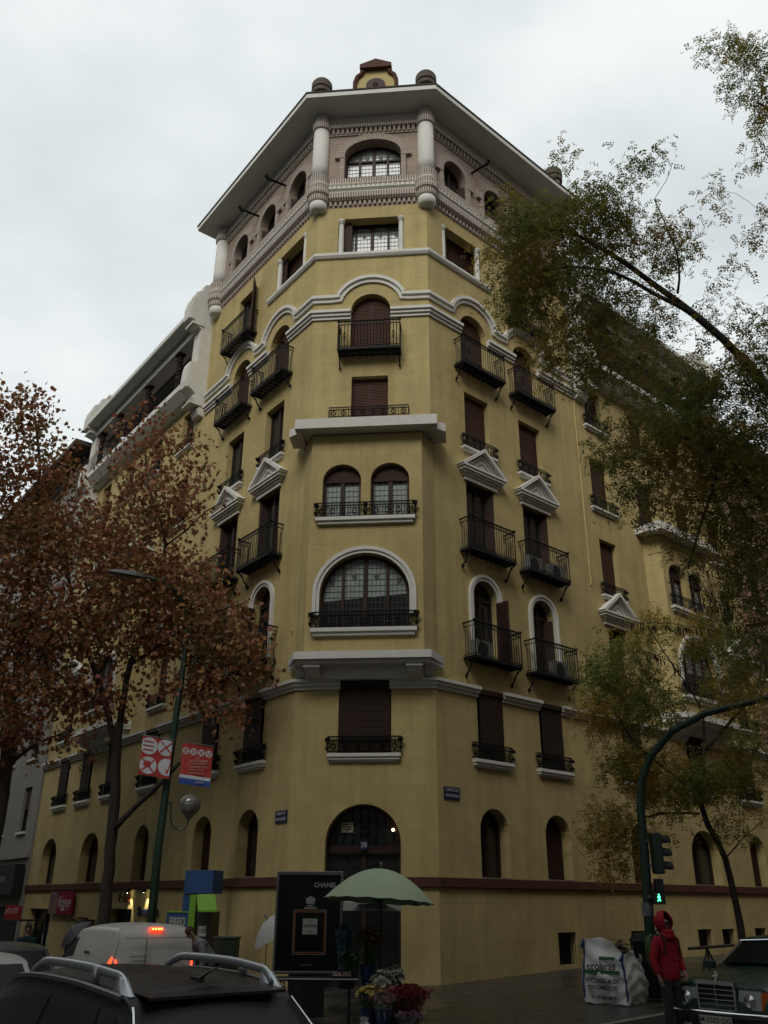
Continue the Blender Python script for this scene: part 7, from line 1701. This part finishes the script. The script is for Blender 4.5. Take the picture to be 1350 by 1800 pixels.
    for sd in (-1, 1):
        s0 = len(lg); lg += [(V(sd*.095, 0, .80), .105*k), (V(sd*.10, -.02-(.03 if sd > 0 else 0), .50), .082*k), (V(sd*.105, .015, .14), .068*k), (V(sd*.105, .0, .06), .066*k)]; le += [(0, s0), (s0, s0+1), (s0+1, s0+2), (s0+2, s0+3)]
    skin_mesh('trousers', lg, le, ml, t)
    for sd in (-1, 1):
        m = MB(); m.lathe([(.045*k, 0), (.05*k, .03*k), (.042*k, .07*k), (.02*k, .09*k)], 12); m.v = [(x+sd*.11*k, y*2.7-.07*k, z) for x, y, z in m.v]; m.build('shoe', ms, t, smooth=True)
    hc_ = B(0, -.015, 1.665); Rb = Matrix.Rotation(bend*1.1, 4, 'X')
    if hood:
        m = MB(); m.T = Matrix.Translation(hc_) @ Rb; n, r_ = 20, 12; vs = []; fs = []
        for i in range(r_+1):
            th = pi*(.0+.84*i/r_)
            for j in range(n+1):
                ph_ = -pi*.5+radians(38)+(2*pi-radians(76))*j/n if .22 < i/r_ else -pi*.5+radians(38*(i/r_/.22))+(2*pi-radians(76*(i/r_/.22)))*j/n
                rr = .122*k*(1+.04*sin(5*th)); vs.append((rr*sin(th)*cos(ph_)*(1+.25*max(0, i/r_-.6)), rr*sin(th)*sin(ph_)*1.12+.01, rr*cos(th)*(1.38 if th > pi/2 else 1.16)+.02))
        m.add(vs, [(i*(n+1)+j, i*(n+1)+j+1, (i+1)*(n+1)+j+1, (i+1)*(n+1)+j) for i in range(r_) for j in range(n)])
        o = m.build('hood', mt_, t, smooth=True); s_ = o.modifiers.new('thick', 'SOLIDIFY'); s_.thickness = .022
        m = MB(); m.T = Matrix.Translation(hc_+Vector((0, -.05, -.13))); m.lathe([(.13*k, -.10), (.115*k, -.05), (.105*k, .0), (.10*k, .035), (.08*k, .04)], 16); m.build('collar', mt_, t, smooth=True)
        m = MB(); m.T = Matrix.Translation(hc_) @ Rb; 
        for sd in (-1, 1): m.box(sd*.035-.028, sd*.035+.028, -.112, -.10, -.02, .02)
        m.box(-.07, .07, -.108, -.102, .004, .012); m.build('glasses', M['black'], t)
    else:
        m = MB(); m.T = Matrix.Translation(hc_+Matrix.Rotation(bend, 3, 'X') @ Vector((0, .012, .02))) @ Rb; m.lathe([(.086*k, -.03), (.098*k, .02), (.085*k, .07), (.05*k, .10), (.01, .112)], 16); m.build('hair', mat('hair_%d' % len(MATS), hair, .8, bump=.8, bscale=60), t, smooth=True)
    for sd in (-1, 1):
        m = MB(); m.T = Matrix.Translation(hc_) @ Rb; m.ball((sd*.03, -.092, .0), .009, 8, 6); m.build('eye', M['black'], t)
        m = MB(); m.T = Matrix.Translation(hc_) @ Rb; m.lathe([(.018, -.03), (.022, 0), (.015, .03)], 8, (sd*.088, 0, -.01)); m.build('ear', skinm, t, smooth=True)
    m = MB(); m.T = Matrix.Translation(hc_) @ Rb; m.box(-.022, .022, -.1, -.088, -.062, -.054); m.build('mouth', mat('lips', (.18, .06, .05), .6) if 'lips' not in MATS else MATS['lips'], t)
    return t, B
q = ground(1186, 1800, 16.2, False)
tp, Bq = person('person in a bright red hooded jacket and dark trousers standing at the crossing', q, radians(28), ((.30, .012, .022), (.022, .026, .020), (.02, .02, .02)), H=1.70, hood=True,
       arms={-1: ((-.29, .02, 1.13), (-.27, -.05, .88)), 1: ((.28, .02, 1.13), (.20, -.14, .93))})
t = thing('backpack', 'small green and grey backpack on the back of the person in red', 'bag', q, radians(28)); gp = mat('backpack_green', (.035, .07, .02), .7)
m = MB(); m.lathe([(.10, 1.0), (.15, 1.05), (.16, 1.25), (.13, 1.40), (.05, 1.45)], 14); m.v = [(x*1.0-.03, y*.6+.25, z) for x, y, z in m.v]; m.build('pack', gp, t, smooth=True)
for sd in (-1, 1): MB().tube([(sd*.11, .20, 1.40), (sd*.13, .02, 1.52), (sd*.14, -.15, 1.38), (sd*.17, -.12, 1.18), (sd*.16, .12, 1.05)], .014, 5).build('strap', M['blackmat'], t)
q = ground(366, 1745, 20.6, True)
person('man in a grey top bending forward beside the white van', q, radians(-60), ((.17, .17, .19), (.02, .02, .025), (.02, .02, .02)), H=1.72, bend=radians(42), arms={-1: ((-.25, -.12, 1.16), (-.20, -.30, 1.02)), 1: ((.25, -.12, 1.16), (.20, -.30, 1.02))}, hair=(.05, .028, .018))
q = ground(122, 1720, 25.5, True); person('person in dark clothes with an open umbrella walking beyond the white van', q, radians(150), ((.02, .02, .028), (.015, .015, .02), (.02, .02, .02)), H=1.78, bend=radians(8), arms={-1: ((-.27, -.05, 1.16), (-.22, -.28, 1.12)), 1: ((.27, 0, 1.14), (.25, -.06, .9))})
g1 = at(112, 1640, 25.0); umbrella('held_umbrella', 'dark umbrella with a pale rim held low by the person beyond the van', Vector((g1.x+.15, g1.y, g1.z-.55)), g1.z+.12, .45, .24, mat('umbrella_cloth', (.04, .04, .05), .6), n=8, tilt=(radians(20), radians(-40)), pole_r=.008)
q = ground(36, 1720, 27.5, True); person('person in a dark teal coat under the red shop sign at the far left', q, radians(20), ((.012, .03, .035), (.015, .015, .02), (.02, .02, .02)), H=1.72)
bpy.context.view_layer.update()
